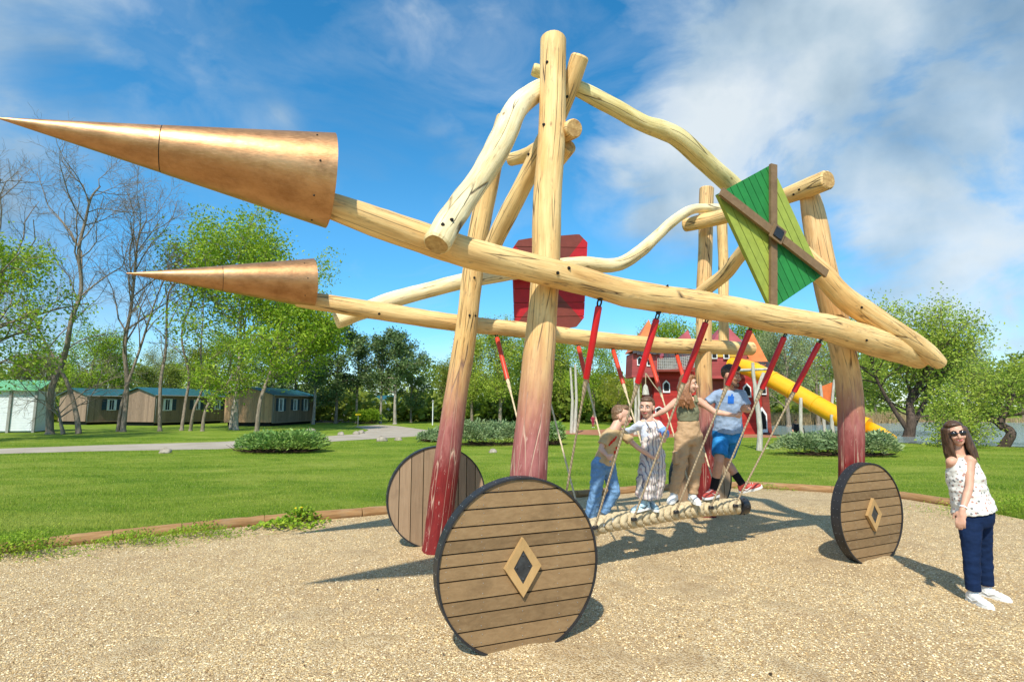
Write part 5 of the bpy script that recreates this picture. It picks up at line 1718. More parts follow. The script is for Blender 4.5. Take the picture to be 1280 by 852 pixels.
# forked silver pole beside the castle
g = G(949, 563)
fk = thing('forked_pole', 'crooked silver grey forked pole standing before the castle', 'pole', g)
mb = MB()
Yf = g.y
mb.tube([V(x) for x in catmull([tuple(g), tuple(P(950, 540, Yf)), tuple(P(948, 515, Yf)), tuple(P(945, 497, Yf)), tuple(P(950, 480, Yf)), tuple(P(955, 466, Yf))], 5)], list(np.linspace(.11, .075, 26)), n=12, wob=.15)
mb.tube([V(x) for x in catmull([tuple(P(945, 500, Yf)), tuple(P(944, 484, Yf)), tuple(P(942, 470, Yf)), tuple(P(941, 453, Yf))], 5)], list(np.linspace(.085, .06, 16)), n=12, wob=.15)
mb.build('trunk', M['peeled'], fk)
mb = MB(); mb.tube([P(918, 463, Yf + .1), P(940, 462, Yf + .12), P(965, 461, Yf + .1)], [.06, .055, .05], n=10, wob=.15); mb.build('cross_branch', M['peeled'], fk)
# twin silver poles
g = G(716, 541)
tp = thing('twin_pole', 'two tall silver grey poles standing together on the lawn', 'pole', g)
for x0, x1, yt in ((714, 713, 459), (718, 719, 455)):
    mb = MB(); a = GD(x0, g.y); mb.tube([a, a.lerp(P(x1, yt, g.y), .5) + V((.1, 0, 0)), P(x1, yt, g.y)], [.12, .09, .07], n=10, wob=.12); mb.build('pole', M['peeled'], tp)
# orange play panel on poles
Yp = 30.5
g = GD(1033, Yp)
pn = thing('board_stand', 'orange board hung between crooked poles beside the slide', 'play panel', g)
mb = MB(); mb.prism([P(1026.5, 483, Yp), P(1041, 477.5, Yp), P(1040.5, 503.5, Yp), P(1027.5, 500.5, Yp)], V((0, .08, 0))); mb.build('board', M['c_orange'], pn)
for x0, x1, yt, mt in ((1038, 1043, 474, 'peeled'), (1029, 1025.5, 480, 'peeled')):
    mb = MB(); a = GD(x0, Yp - .15); mb.tube([a, P(x0 + .5, 520, Yp - .15), P(x1, yt, Yp - .15)], [.085, .08, .07], n=10, wob=.12); mb.build('pole', M[mt], pn)
# ------------------------------------------------------------------ people
def skin_mat(name, c):
    t = NT(name)
    n = t.noise(t.coord('Object'), 14, 4)
    t.base(t.ramp(n, [(.3, tuple(x * .86 for x in c)), (.7, tuple(min(1, x * 1.08) for x in c))]))
    t.rough(.5, .35)
    t.b.inputs['Subsurface Weight'].default_value = .08
    t.b.inputs['Subsurface Radius'].default_value = (.02, .008, .004)
    return t.m
def cloth_mat(name, c, var=.18, sc=9, fine=180):
    t = NT(name)
    n = t.noise(t.coord('Object'), sc, 5, .6); f = t.noise(t.coord('Object'), fine, 2)
    cc = t.ramp(n, [(.3, tuple(x * (1 - var) for x in c)), (.7, tuple(min(1, x * (1 + var * .6)) for x in c))])
    t.base(cc); t.rough(.85, .15); t.bump(t.math('ADD', t.math('MULTIPLY', n, 2.0), f), .35, .006)
    return t.m
def hair_mat(name, d, l):
    t = NT(name)
    f = t.noise(t.coord('Object', (60, 60, 7)), 2.0, 4, .6)
    t.base(t.ramp(f, [(.3, d), (.7, l)])); t.rough(.42, .4); t.bump(f, .6, .006)
    return t.m
M['skin'] = skin_mat('skin', (0.60, 0.335, 0.225))
M['skin2'] = skin_mat('skin_fair', (0.66, 0.39, 0.28))
M['lips'] = plain('lips', (0.45, 0.10, 0.10), .5, .3)
M['eye'] = plain('eye_dark', (0.03, 0.022, 0.018), .25, .5)
M['brow'] = plain('eyebrow', (0.06, 0.035, 0.022), .8, .2)
M['teeth'] = plain('teeth', (.75, .72, .68), .4, .4)

def denim(name, c):
    t = NT(name)
    n = t.noise(t.coord('Object'), 7, 5, .65); f = t.noise(t.coord('Object', (1, 1, .3)), 120, 3)
    cc = t.ramp(n, [(.3, tuple(x * .6 for x in c)), (.55, c), (.8, tuple(min(1, x * 1.7 + .04) for x in c))])
    t.base(cc); t.rough(.85, .15); t.bump(t.math('ADD', t.math('MULTIPLY', n, 2.), f), .4, .006)
    return t.m

class Fig:
    def __init__(s, label, px, Y, z, scale, skin='skin', group=None):
        g = P(px, 600, Y)
        s.t = thing('person', label, 'person', (g.x, Y, z), group)
        s.s = scale; s.skin = skin; s.mb = MB(); s.al = 1.0
    # -------- anatomy
    def torso_secs(s, hip, neck, right, w=(.165, .14, .165, .17), d=(.115, .10, .118, .10), grow=0.0, t0=-.18, t1=1.0, waist_right=None):
        """lofted trunk from crotch (t<0) to the base of the neck (t=1)"""
        up = (neck - hip)
        u = up.normalized()
        out = []
        prof = [(-.22, w[0] * .80, d[0] * .8), (-.10, w[0] * .97, d[0] * .97), (.02, w[0], d[0]), (.18, (w[0] + w[1]) / 2, (d[0] + d[1]) / 2), (.38, w[1], d[1]), (.62, w[2], d[2]), (.80, w[3], d[3] * 1.02), (.91, w[3] * .93, d[3] * .86), (.985, w[3] * .55, d[3] * .62), (1.03, w[3] * .36, d[3] * .55)]
        wr_ = waist_right or right
        for t, rx, ry in prof:
            if t < t0 - 1e-6 or t > t1 + 1e-6: continue
            k = min(1, max(0, t))
            r_ = (wr_ * (1 - k) + right * k); r_ = (r_ - u * r_.dot(u)).normalized()
            f_ = u.cross(r_)
            out.append((hip + up * t, r_, f_, rx * s.s + grow, ry * s.s + grow))
        return out
    def arm(s, sh, el, wrist):
        k = s.s * s.al
        s.mb.limb([sh, sh.lerp(el, .5), el], [.050 * k, .043 * k, .037 * k])
        s.mb.limb([el, el.lerp(wrist, .3), wrist], [.037 * k, .039 * k, .025 * k])
    def leg(s, hip, knee, ankle):
        k = s.s
        s.mb.limb([hip, hip.lerp(knee, .5), knee], [.085 * k, .070 * k, .052 * k])
        s.mb.limb([knee, knee.lerp(ankle, .33), ankle], [.051 * k, .054 * k, .034 * k])
    def grip(s, wrist, pos, axis, toward=None):
        """fist closed round a rope: palm, four curled fingers, thumb"""
        k = s.s
        axis = axis.normalized()
        f = (pos - wrist); f = (f - axis * f.dot(axis)).normalized()
        side = axis.cross(f)
        palm = pos - f * .012 * k - side * .020 * k
        mm = Matrix((axis, f, side)).transposed()
        s.mb.ellipsoid(palm, (.043 * k, .040 * k, .020 * k), mm, nu=12, nv=8)
        s.mb.limb([wrist, palm - f * .02 * k], [.025 * k, .024 * k], n=10)
        for i in range(4):
            b = pos + axis * (i - 1.5) * .0205 * k
            ln = (.9, 1.0, .97, .8)[i]
            pts = []
            for j in range(5):
                a = -1.9 + j * .95 * ln
                pts.append(b + f * math.cos(a + .9) * .026 * k + side * math.sin(a + .9) * .026 * k)
            s.mb.limb(pts, [.0105 * k, .0105 * k, .010 * k, .0095 * k, .0085 * k], n=8)
        th = [palm + axis * .03 * k - f * .01 * k, pos + axis * .045 * k + f * .018 * k, pos + axis * .03 * k + f * .030 * k + side * .012 * k]
        s.mb.limb(th, [.013 * k, .012 * k, .010 * k], n=8)
    def relaxed(s, wrist, d, palmn):
        """open hand, fingers slightly bent"""
        k = s.s
        d = d.normalized(); n = (palmn - d * palmn.dot(d)).normalized(); sd = d.cross(n)
        pc = wrist + d * .05 * k
        mm = Matrix((sd, d, n)).transposed()
        s.mb.ellipsoid(pc, (.040 * k, .052 * k, .017 * k), mm, nu=12, nv=8)
        s.mb.limb([wrist, pc], [.026 * k, .024 * k], n=10)
        for i in range(4):
            L = (.070, .080, .075, .058)[i] * k
            b = pc + d * .040 * k + sd * (i - 1.5) * .020 * k
            p1 = b + d * L * .5 + n * .006 * k; p2 = p1 + d * L * .32 + n * .014 * k; p3 = p2 + d * L * .2 + n * .016 * k
            s.mb.limb([b, p1, p2, p3], [.0105 * k, .010 * k, .009 * k, .008 * k], n=8)
        b = pc - sd * .032 * k - d * .02 * k
        s.mb.limb([b, b - sd * .022 * k + d * .03 * k + n * .008 * k, b - sd * .026 * k + d * .06 * k + n * .014 * k], [.013 * k, .011 * k, .009 * k], n=8)
    def head(s, c, face, up=V((0, 0, 1)), hs=1.0, neck=None, jaw=1.0):
        f = face.normalized(); u = (up - f * up.dot(f)).normalized(); r = f.cross(u)
        s.hc, s.hf, s.hu, s.hr, s.hs = c, f, u, r, hs
        mm = Matrix((r, f, u)).transposed(); s.hm = mm
        q = lambda x, y, z: c + r * (x * hs) + f * (y * hs) + u * (z * hs)
        s.q = q
        e = s.mb.ellipsoid
        e(q(0, -.012, .025), (.074 * hs, .094 * hs, .090 * hs), mm, 18, 12)
        e(q(0, .022, -.030), (.060 * hs, .064 * hs, .072 * hs), mm, 16, 10)
        e(q(0, .045, -.080), (.036 * hs * jaw, .036 * hs, .030 * hs), mm, 12, 8)
        e(q(0, .028, -.066), (.052 * hs * jaw, .05 * hs, .038 * hs), mm, 12, 8)
        s.mb.limb([q(0, .080, .012), q(0, .098, -.018), q(0, .104, -.030)], [.010 * hs, .013 * hs, .0145 * hs], n=10)
        for x in (-1, 1):
            e(q(x * .013, .092, -.034), (.010 * hs, .010 * hs, .009 * hs), mm, 8, 6)
            e(q(x * .034, .066, -.028), (.024 * hs, .022 * hs, .022 * hs), mm, 10, 7)
            e(q(x * .032, .070, .028), (.026 * hs, .014 * hs, .010 * hs), mm, 10, 6)
            e(q(x * .076, -.012, -.004), (.010 * hs, .022 * hs, .032 * hs), mm, 10, 8)
        e(q(0, .078, -.058), (.024 * hs, .016 * hs, .014 * hs), mm, 10, 7)
        if neck is not None:
            s.mb.limb([q(0, -.025, -.05), neck], [.050 * hs, .056 * hs], n=14)
    def face(s, eyes=True, smile=.0, brow='brow', beard=None):
        q, hs, mm = s.q, s.hs, s.hm
        if eyes:
            for x in (-1, 1):
                mb = MB(); mb.ellipsoid(q(x * .031, .0795, .010), (.0125 * hs, .007 * hs, .0065 * hs), mm, 10, 6); o = mb.build('eye', M['teeth'], s.t)
                mb = MB(); mb.ellipsoid(q(x * .031, .0835, .010), (.0062 * hs, .0045 * hs, .0062 * hs), mm, 8, 5); mb.build('iris', M['eye'], o)
        for x in (-1, 1):
            mb = MB(); mb.limb([q(x * .014, .088, .026), q(x * .032, .086, .034), q(x * .050, .074, .028)], [.0045 * hs, .0048 * hs, .003 * hs], n=6); mb.build('eyebrow', M[brow], s.t)
        mb = MB(); k = smile
        mb.limb([q(-.025, .080, -.058 + k * .009), q(-.012, .092, -.060), q(.012, .092, -.060), q(.025, .080, -.058 + k * .009)], [.004 * hs, .0065 * hs, .0065 * hs, .004 * hs], n=8)
        o = mb.build('mouth', M['lips'], s.t)
        if k > .5:
            mb = MB(); mb.limb([q(-.016, .0915, -.0585), q(.016, .0915, -.0585)], [.0045 * hs] * 2, n=8); mb.build('teeth', M['teeth'], o)
    def short_hair(s, mat, low=-.03, front=.0, thick=1.0, side=1.0):
        q, hs, mm = s.q, s.hs, s.hm
        mb = MB()
        mb.ellipsoid(q(0, -.026, .040), (.080 * hs * side, .092 * hs * thick, .086 * hs * thick), mm, 20, 14)
        mb.ellipsoid(q(0, .030 + front, .085), (.058 * hs, .052 * hs, .036 * hs), mm, 14, 9)
        mb.ellipsoid(q(0, -.052, low + .01), (.066 * hs, .058 * hs, .055 * hs), mm, 14, 9)
        return remesh(mb, .006, M[mat], 'hair', s.t, 2, disp=.006, dscale=.025)
    def body(s):
        return remesh(s.mb, .0062 if s.s > .8 else .0055, M[s.skin], 'body', s.t, 3)
    # -------- clothes
    def garment(s, mb, name, mat, vox=.0085, disp=.008, dscale=.09, seed=0, smooth=3):
        return remesh(mb, vox, M[mat] if isinstance(mat, str) else mat, name, s.t, smooth, disp, dscale, seed)
    def shoe(s, ankle, d, mat, sole='white', k=1.0, up=V((0, 0, 1)), stripe=None, name='shoe'):
        d = d.normalized(); up = (up - d * up.dot(d)).normalized(); sd = d.cross(up)
        z = s.s * k
        mb = MB(); secs = []
        for x, w, h, dz in ((-.062, .018, .022, -.040), (-.055, .032, .040, -.036), (-.02, .037, .052, -.030), (.03, .038, .045, -.038), (.08, .044, .034, -.046), (.13, .044, .027, -.052), (.165, .034, .021, -.056), (.185, .014, .012, -.060)):
            secs.append((ankle + d * x * z + up * (dz) * z, sd, up, w * z, h * z))
        mb.loft(secs, n=14)
        mb.limb([ankle + up * .005 * z, ankle - up * .03 * z], [.040 * z, .042 * z], n=12)
        o = remesh(mb, .006, M[mat], name, s.t, 1)
        so = MB(); outl = []
        for x, w in ((-.068, .014), (-.06, .032), (-.02, .038), (.03, .038), (.08, .047), (.13, .047), (.17, .035), (.193, .012)):
            outl.append((x, w))
        poly = [ankle + d * x * z + sd * w * z - up * .088 * z for x, w in outl] + [ankle + d * x * z - sd * w * z - up * .088 * z for x, w in reversed(outl)]
        so.prism(poly, up * .024 * z); so.build('sole', M[sole], o)
        if stripe:
            for sg in (-1, 1):
                st = MB()
                st.limb([ankle + d * (-.02) * z + sd * sg * .042 * z - up * .035 * z, ankle + d * .03 * z + sd * sg * .0445 * z - up * .055 * z, ankle + d * .085 * z + sd * sg * .043 * z - up * .030 * z], [.003 * z, .006 * z, .003 * z], n=6)
                st.build('stripe', M[stripe], o)
            la = MB()
            for i in range(4):
                c_ = ankle + d * (.035 + i * .024) * z + up * (.008 - i * .009) * z
                la.limb([c_ - sd * .018 * z, c_ + sd * .018 * z], [.003 * z] * 2, n=5)
            la.build('laces', M['white'], o)
        return o
    def sock(s, a, b, r, mat):
        mb = MB(); mb.tube([a, b], [r, r * 1.08], n=14); return mb.build('sock', M[mat], s.t)

UP = V((0, 0, 1))
GRP = 'family balancing on the thick rope'

# ---------------- boy
Y0 = 6.0
M['tan_tee'] = None
def tee_print():
    t = NT('tan_tee_with_red_print')
    v = t.coord('Object'); s = t.sep(v)
    n = t.noise(v, 9, 5, .6)
    c = t.ramp(n, [(.3, (.40, .27, .13)), (.7, (.58, .42, .235))])
    t.base(c); t.rough(.85, .15); t.bump(n, .4, .01)
    return t.m
M['tan_tee'] = tee_print()
M['print_red'] = plain('red_print', (.55, .03, .02), .7, .2, .1)
M['print_dark'] = plain('dark_print', (.10, .05, .08), .7, .2, .1)
M['jeans'] = denim('light_blue_jeans', (.15, .28, .46))
M['hair_boy'] = hair_mat('brown_cropped_hair', (.085, .045, .022), (.26, .155, .08))
b = Fig('boy in a sand coloured tee and light blue jeans gripping two ropes', 752, Y0, .5, .76, 'skin2', GRP)
hip = P(754, 580, Y0); neck = P(769, 535, Y0 - .03)
shl = P(757, 545, Y0 - .13); shr = P(777, 541, Y0 + .08)
right = (shr - shl).normalized()
rw = V((.75, .66, 0)).normalized()
def secs(**k): return b.torso_secs(hip, neck, right, w=(.16, .145, .16, .165), d=(.12, .115, .12, .10), waist_right=rw, **k)
b.mb.loft(secs(grow=-.012))
b.mb.limb([shl, neck, shr], [.045, .05, .045])
rope2 = P(797, 471, 5.2), P(733, 650, 5.9)
h1 = P(763, 571, Y0 - .24); b.arm(shl, P(751, 561, Y0 - .17), P(759, 569, Y0 - .225)); b.grip(P(759, 569, Y0 - .225), h1, P(770, 547, Y0 - .32) - P(756, 590, Y0 - .16))
w2 = P(816, 571.5, Y0 + .08); h2 = P(821, 570, Y0 + .10); b.arm(shr, P(797, 559, Y0 + .05), w2); b.grip(w2, h2, P(830, 545, 5.9) - P(808, 595, 6.1))
hl, hr = hip - rw * .07, hip + rw * .07
kl, kr = P(745, 612, Y0 - .06), P(768, 615, Y0 + .06)
al, ar = P(738, 646, Y0), P(752, 640, Y0 + .08)
b.leg(hl, kl, al); b.leg(hr, kr, ar)
b.head(P(777, 519.5, Y0 - .02), V((.95, -.22, -.06)), V((.05, 0, 1)), hs=1.02, neck=neck)
b.body(); b.face(smile=.2)
b.short_hair('hair_boy', low=-.02, thick=.95, side=.95)
g = MB(); g.loft(secs(grow=.010, t0=.0)); g.limb([shl, neck - (neck - hip).normalized() * .02, shr], [.05, .05, .05])
for s_, e_ in ((shl, P(752.5, 557, Y0 - .16)), (shr, P(790, 553, Y0 + .06))):
    g.tube([s_, s_.lerp(e_, .5), s_.lerp(e_, .85)], [.054, .052, .056], n=14)
tee = b.garment(g, 'tee_shirt', 'tan_tee', seed=1)
def decal(fig_bvh_mb, px, py, w, h, rot, mat, parent, glyph=None, off=.004):
    """small printed patch laid on a garment (follows its surface)"""
    o = W[parent.name]; me = parent.data
    t = BVHTree.FromPolygons([v.co + o for v in me.vertices], [tuple(p.vertices) for p in me.polygons])
    mb = MB(); n = 5; vs = []; ok = True
    cr, sr = math.cos(rot), math.sin(rot)
    for j in range(n + 1):
        for i in range(n + 1):
            x, y = (i / n - .5) * w, (j / n - .5) * h
            d = ray(px + x * cr - y * sr, py + x * sr + y * cr).normalized()
            hit, nor, _, _ = t.ray_cast(CAM, d)
            if hit is None: return None
            vs.append(hit + (nor if nor.dot(d) < 0 else -nor) * off)
    fs = [(j * (n + 1) + i, j * (n + 1) + i + 1, (j + 1) * (n + 1) + i + 1, (j + 1) * (n + 1) + i) for j in range(n) for i in range(n)]
    mb.add(vs, fs, True)
    return mb.build('print', M[mat], parent)
for i in range(3):
    decal(None, 763.0 + i * 2.8, 553.6 - i * 2.7, 1.9, 7.5, .55, 'print_red', tee)
decal(None, 776.8, 550.5, 4, 4, .3, 'print_red', tee); decal(None, 777.2, 550.2, 2, 2, .3, 'print_dark', tee, off=.006)
for i in range(2): decal(None, 771 - i * 2.2, 560 + i * 5, 3.2, 4, -.3, 'print_red', tee)
g = MB(); g.loft(b.torso_secs(hip, neck, right, w=(.175, .15, .16, .16), d=(.13, .12, .12, .1), waist_right=rw, t0=-.22, t1=.18))
for h_, k_, a_ in ((hl, kl, al), (hr, kr, ar)):
    g.tube([h_, h_.lerp(k_, .5), k_, k_.lerp(a_, .5), k_.lerp(a_, .97)], [.086, .076, .068, .066, .068], n=16); g.ellipsoid(h_, (.086,) * 3); g.ellipsoid(k_, (.068,) * 3)
b.garment(g, 'jeans', 'jeans', disp=.010, dscale=.06, seed=3)
b.shoe(al + V((0, 0, -.0)), V((.75, -.5, 0)), 'white', k=1.1); b.shoe(ar + V((0, 0, 0)), V((.8, -.55, -.1)), 'white', k=1.1)

# ---------------- girl in striped overalls
Y0 = 6.27
def stripes():
    t = NT('striped_overalls_cloth')
    v = t.coord('Object'); s = t.sep(v)
    n = t.noise(v, 6, 4, .6)
    # narrow vertical stripes run round the leg by its bearing
    x = t.math('ADD', t.math('ADD', t.math('MULTIPLY', s[0], 1.0), t.math('MULTIPLY', s[1], .55)), t.math('MULTIPLY', n, .012))
    fr = t.math('FRACT', t.math('MULTIPLY', x, 23.0))
    c = t.ramp(fr, [(.0, (.62, .56, .50)), (.30, (.62, .56, .50)), (.34, (.19, .18, .21)), (.55, (.19, .18, .21)), (.60, (.66, .60, .55)), (.75, (.50, .33, .30)), (.85, (.66, .6, .55))])
    t.base(c); t.rough(.85, .15); t.bump(n, .5, .012)
    return t.m
M['striped'] = stripes()
M['white_top'] = cloth_mat('pale_blue_white_jersey', (.66, .71, .82), .1)
M['blue_cuff'] = cloth_mat('blue_cuff_cloth', (.22, .38, .75), .1)
M['hair_girl'] = hair_mat('brown_tied_hair', (.06, .03, .016), (.18, .10, .055))
b = Fig('girl in striped overalls and pale blue sleeves between boy and teenager', 812, Y0, .5, .78, 'skin2', GRP)
hip = P(816, 568, Y0); neck = P(810, 525, Y0)
shl = P(799, 531, Y0 - .04); shr = P(822, 529, Y0 + .02)
right = (shr - shl).normalized(); rw = V((.9, .3, 0)).normalized()
b.mb.loft(b.torso_secs(hip, neck, right, w=(.14, .12, .135, .14), d=(.1, .09, .1, .085), waist_right=rw))
b.mb.limb([shl, neck, shr], [.04, .045, .04])
el, wl_ = P(788, 538, Y0 + .1), P(780, 538.5, Y0 + .28); h1 = P(776.5, 538, Y0 + .36)
b.arm(shl, el, wl_); b.grip(wl_, h1, UP + V((.2, .3, 0)))
el2, wr2 = P(832, 541, Y0 - .06), P(831, 547, Y0 - .2); h2 = P(830, 549, Y0 - .26)
b.arm(shr, el2, wr2); b.grip(wr2, h2, P(833, 535, Y0 - .3) - P(826, 560, Y0 - .2))
hl, hr = hip - rw * .06, hip + rw * .06
kl, kr = P(808, 598, Y0 - .08), P(821, 597, Y0 + .05)
al, ar = P(805, 627, Y0 - .06), P(813, 625, Y0 + .1)
b.leg(hl, kl, al); b.leg(hr, kr, ar)
b.head(P(808.5, 509, Y0 - .02), V((-.50, -.86, -.05)), V((.06, 0, 1)), hs=1.04, neck=neck)
b.body(); b.face(smile=.4)
q, hs, mm = b.q, b.hs, b.hm
g = MB(); g.ellipsoid(q(0, -.030, .036), (.081 * hs, .092 * hs, .090 * hs), mm, 20, 14); g.ellipsoid(q(.0, .018, .082), (.064 * hs, .060 * hs, .034 * hs), mm, 14, 9)
g.ellipsoid(q(0, -.07, -.03), (.06 * hs, .05 * hs, .07 * hs), mm, 14, 9); g.limb([q(0, -.10, .0), q(0, -.13, -.06), q(0, -.12, -.15)], [.03, .035, .02])
remesh(g, .006, M['hair_girl'], 'hair', b.t, 2, disp=.004, dscale=.02)
g = MB(); g.loft(b.torso_secs(hip, neck, right, w=(.14, .125, .14, .142), d=(.1, .095, .105, .088), waist_right=rw, grow=.006, t0=.18, t1=.99)); g.limb([shl, neck - UP * .025, shr], [.044, .042, .044])
g.limb([shl, el], [.046, .042]); g.tube([el, el.lerp(wl_, .9)], [.042, .034], n=12)
g.limb([shr, shr.lerp(el2, .65)], [.046, .043])
b.garment(g, 'top', 'white_top', seed=4, disp=.006)
g = MB(); g.tube([shr.lerp(el2, .55), el2, el2.lerp(wr2, .35)], [.047, .046, .045], n=14); g.ellipsoid(el2, (.046,) * 3); b.garment(g, 'sleeve_cuff', 'blue_cuff', disp=.003)
g = MB(); g.loft(b.torso_secs(hip, neck, right, w=(.155, .135, .105, .09), d=(.115, .108, .122, .10), waist_right=rw, grow=.012, t0=-.22, t1=.80))
for h_, k_, a_ in ((hl, kl, al), (hr, kr, ar)):
    e_ = k_.lerp(a_, .82)
    g.tube([h_, h_.lerp(k_, .5), k_, k_.lerp(e_, .5), e_], [.088, .100, .106, .108, .108], n=18); g.ellipsoid(h_, (.088,) * 3); g.ellipsoid(k_, (.104,) * 3)
ov = b.garment(g, 'overalls', 'striped', disp=.014, dscale=.08, seed=6)
fr_ = -rw.cross(UP); fr_ = fr_ if fr_.y < 0 else -fr_
for sg, S in ((-1, shl), (1, shr)):
    g = MB(); p0 = hip.lerp(neck, .76) + right * sg * .05 + fr_ * .11
    g.tube([p0, hip.lerp(neck, .9) + right * sg * .058 + fr_ * .092, S.lerp(neck, .5) + UP * .048, S.lerp(neck, .5) - fr_ * .06 - UP * .02], [.018] * 4, n=8, flat=.5); g.build('strap', M['striped'], ov)
M['sneaker_blue'] = plain('blue_white_sneaker', (.42, .60, .74), .5, .4, .5, 14)
b.shoe(al, V((-.92, -.35, -.12)), 'sneaker_blue', k=1.25, stripe='black'); b.shoe(ar, V((.2, -.9, -.1)), 'sneaker_blue', k=1.2, stripe='black')

# ---------------- teenage girl
Y0 = 6.55
M['olive_top'] = cloth_mat('olive_tank_cloth', (.20, .205, .125), .2)
M['beige'] = cloth_mat('beige_cargo_cloth', (.47, .31, .175), .16)
M['hair_teen'] = hair_mat('long_auburn_hair', (.11, .04, .015), (.36, .165, .07))
b = Fig('teenage girl with long auburn hair in an olive tank top and beige cargo trousers', 857, Y0, .5, .93, 'skin2', GRP)
hip = P(861, 545, Y0); neck = P(859, 496, Y0)
shl = P(845, 502, Y0 - .02); shr = P(874, 501, Y0 + .02)
right = (shr - shl).normalized(); rw = V((.98, .2, 0)).normalized()
b.mb.loft(b.torso_secs(hip, neck, right, w=(.152, .122, .140, .140), d=(.108, .09, .108, .086), waist_right=rw))
b.mb.limb([shl, neck - UP * .02, shr], [.043, .042, .043])
el, wl_, h1 = P(832, 512, Y0 + .0), P(820, 518.5, Y0 + .04), P(814, 520, Y0 + .06)
b.arm(shl, el, wl_); b.relaxed(wl_, h1 - wl_, V((.2, .4, -1)))
el2, wr2, h2 = P(893, 514.5, Y0 - .02), P(916, 518.5, Y0 - .08), P(923.5, 518, Y0 - .09)
b.arm(shr, el2, wr2); b.grip(wr2, h2, P(931, 505, Y0 - .2) - P(916, 535, Y0 - .0))
hl, hr = hip - rw * .078, hip + rw * .078
kl, kr = P(850, 582, Y0 - .03), P(869, 581, Y0 + .0)
al, ar = P(842, 616, Y0 + .0), P(865.5, 617, Y0 + .03)
b.leg(hl, kl, al); b.leg(hr, kr, ar)
b.head(P(861, 479.5, Y0 - .02), V((.88, -.46, -.12)), V((.0, 0, 1)), hs=1.0, neck=neck, jaw=.92)
b.body(); b.face(smile=.3)
q, hs, mm = b.q, b.hs, b.hm
g = MB(); g.ellipsoid(q(0, -.026, .036), (.084 * hs, .096 * hs, .092 * hs), mm, 20, 14); g.ellipsoid(q(0, .020, .084), (.062 * hs, .060 * hs, .034 * hs), mm, 14, 9)
rnd = random.Random(4)
for i in range(26):
    an = -1.75 + 3.5 * i / 25                                     # round the back from temple to temple
    x, y = math.sin(an) * .080, -math.cos(an) * .080 - .015
    st = q(x, y, .03); 
    dn_ = [q(x * 1.12, y * 1.1, -.06), q(x * 1.15 + rnd.uniform(-.01, .01), y * 1.05, -.14), q(x * 1.05 + rnd.uniform(-.015, .015), y * .95 + rnd.uniform(0, .02), -.22 - rnd.random() * .05)]
    dn_ = [p + V((-.01, -.045 * j, 0)) * (1 if y < .02 else .6) for j, p in enumerate(dn_)]
    g.limb([st] + dn_, [.022, .024, .022, .009], n=8)
for i in range(18):                                               # the front fall over the near shoulder
    o_ = (i / 17 - .5)
    s0 = q(.076, -.005 + o_ * .05, .04)
    g.limb([s0, P(855 + o_ * 9, 489, Y0 - .13), P(857 + o_ * 15, 499, Y0 - .155), P(859 + o_ * 20, 507 + rnd.random() * 5, Y0 - .14)], [.016, .018, .016, .006], n=8)
remesh(g, .0055, M['hair_teen'], 'hair', b.t, 1)
g = MB(); g.loft(b.torso_secs(hip, neck, right, w=(.155, .128, .146, .128), d=(.11, .096, .114, .088), waist_right=rw, grow=.006, t0=.30, t1=.91))
top = b.garment(g, 'tank_top', 'olive_top', disp=.006, dscale=.06, seed=2)
for sg, S in ((-1, shl), (1, shr)):
    m_ = S.lerp(neck, .38) + UP * .043
    g = MB(); g.tube([hip.lerp(neck, .86) + right * sg * .09 + V((0, -.09, 0)), m_ + V((0, -.03, 0)), m_ + V((0, .03, -.0)), hip.lerp(neck, .86) + right * sg * .09 + V((0, .09, 0))], [.022] * 4, n=10, flat=.6); g.build('strap', M['olive_top'], top)
g = MB(); g.loft(b.torso_secs(hip, neck, right, w=(.164, .130, .146, .13), d=(.118, .100, .112, .088), waist_right=rw, grow=.010, t0=-.22, t1=.38))
for h_, k_, a_ in ((hl, kl, al), (hr, kr, ar)):
    e_ = k_.lerp(a_, .98)
    g.tube([h_, h_.lerp(k_, .5), k_, k_.lerp(e_, .5), e_], [.098, .088, .076, .070, .060], n=18); g.ellipsoid(h_, (.098,) * 3); g.ellipsoid(k_, (.076,) * 3)
    sdx = rw if h_ is hr else -rw
    g.box(h_.lerp(k_, .72) + sdx * .082 + V((0, -.02, 0)), (.04, .11, .14))
b.garment(g, 'cargo_trousers', 'beige', disp=.009, dscale=.075, seed=9)
b.shoe(al, V((-.55, -.8, -.1)), 'white', k=1.05, stripe='white'); b.shoe(ar, V((.12, -.98, -.1)), 'white', k=1.05, stripe='white')

# ---------------- man
Y0 = 6.78
M['blue_tee'] = None
def two_tone():
    t = NT('heather_blue_tee')
    v = t.coord('Object'); n = t.noise(v, 9, 5, .6); f = t.noise(v, 160, 2)
    c = t.ramp(n, [(.3, (.19, .28, .42)), (.7, (.29, .38, .52))])
    c = t.mix(t.ramp(f, [(.4, .0), (.65, .28)]), c, (.46, .53, .63))
    t.base(c); t.rough(.85, .15); t.bump(n, .4, .01)
    return t.m
M['blue_tee'] = two_tone()
M['pocket'] = cloth_mat('royal_blue_pocket', (.02, .13, .50), .1)
M['blue_shorts'] = denim('blue_shorts', (.02, .19, .46))
M['red_shoe'] = plain('red_sport_shoe', (.50, .075, .055), .55, .35, .2, 20)
M['hair_man'] = hair_mat('short_black_hair', (.014, .010, .008), (.055, .036, .026))
M['skin_m'] = skin_mat('skin_tanned', (0.53, 0.275, 0.175))
M['beard'] = hair_mat('dark_stubble', (.05, .028, .018), (.15, .085, .055))
b = Fig('smiling bearded man in a light blue pocket tee and blue shorts with red shoes', 908, Y0, .5, 1.02, 'skin_m', GRP)
hip = P(910, 540, Y0 + .04); neck = P(911, 486, Y0 - .06)
shl = P(895.5, 494, Y0 - .0); shr = P(927.5, 493, Y0 - .06)
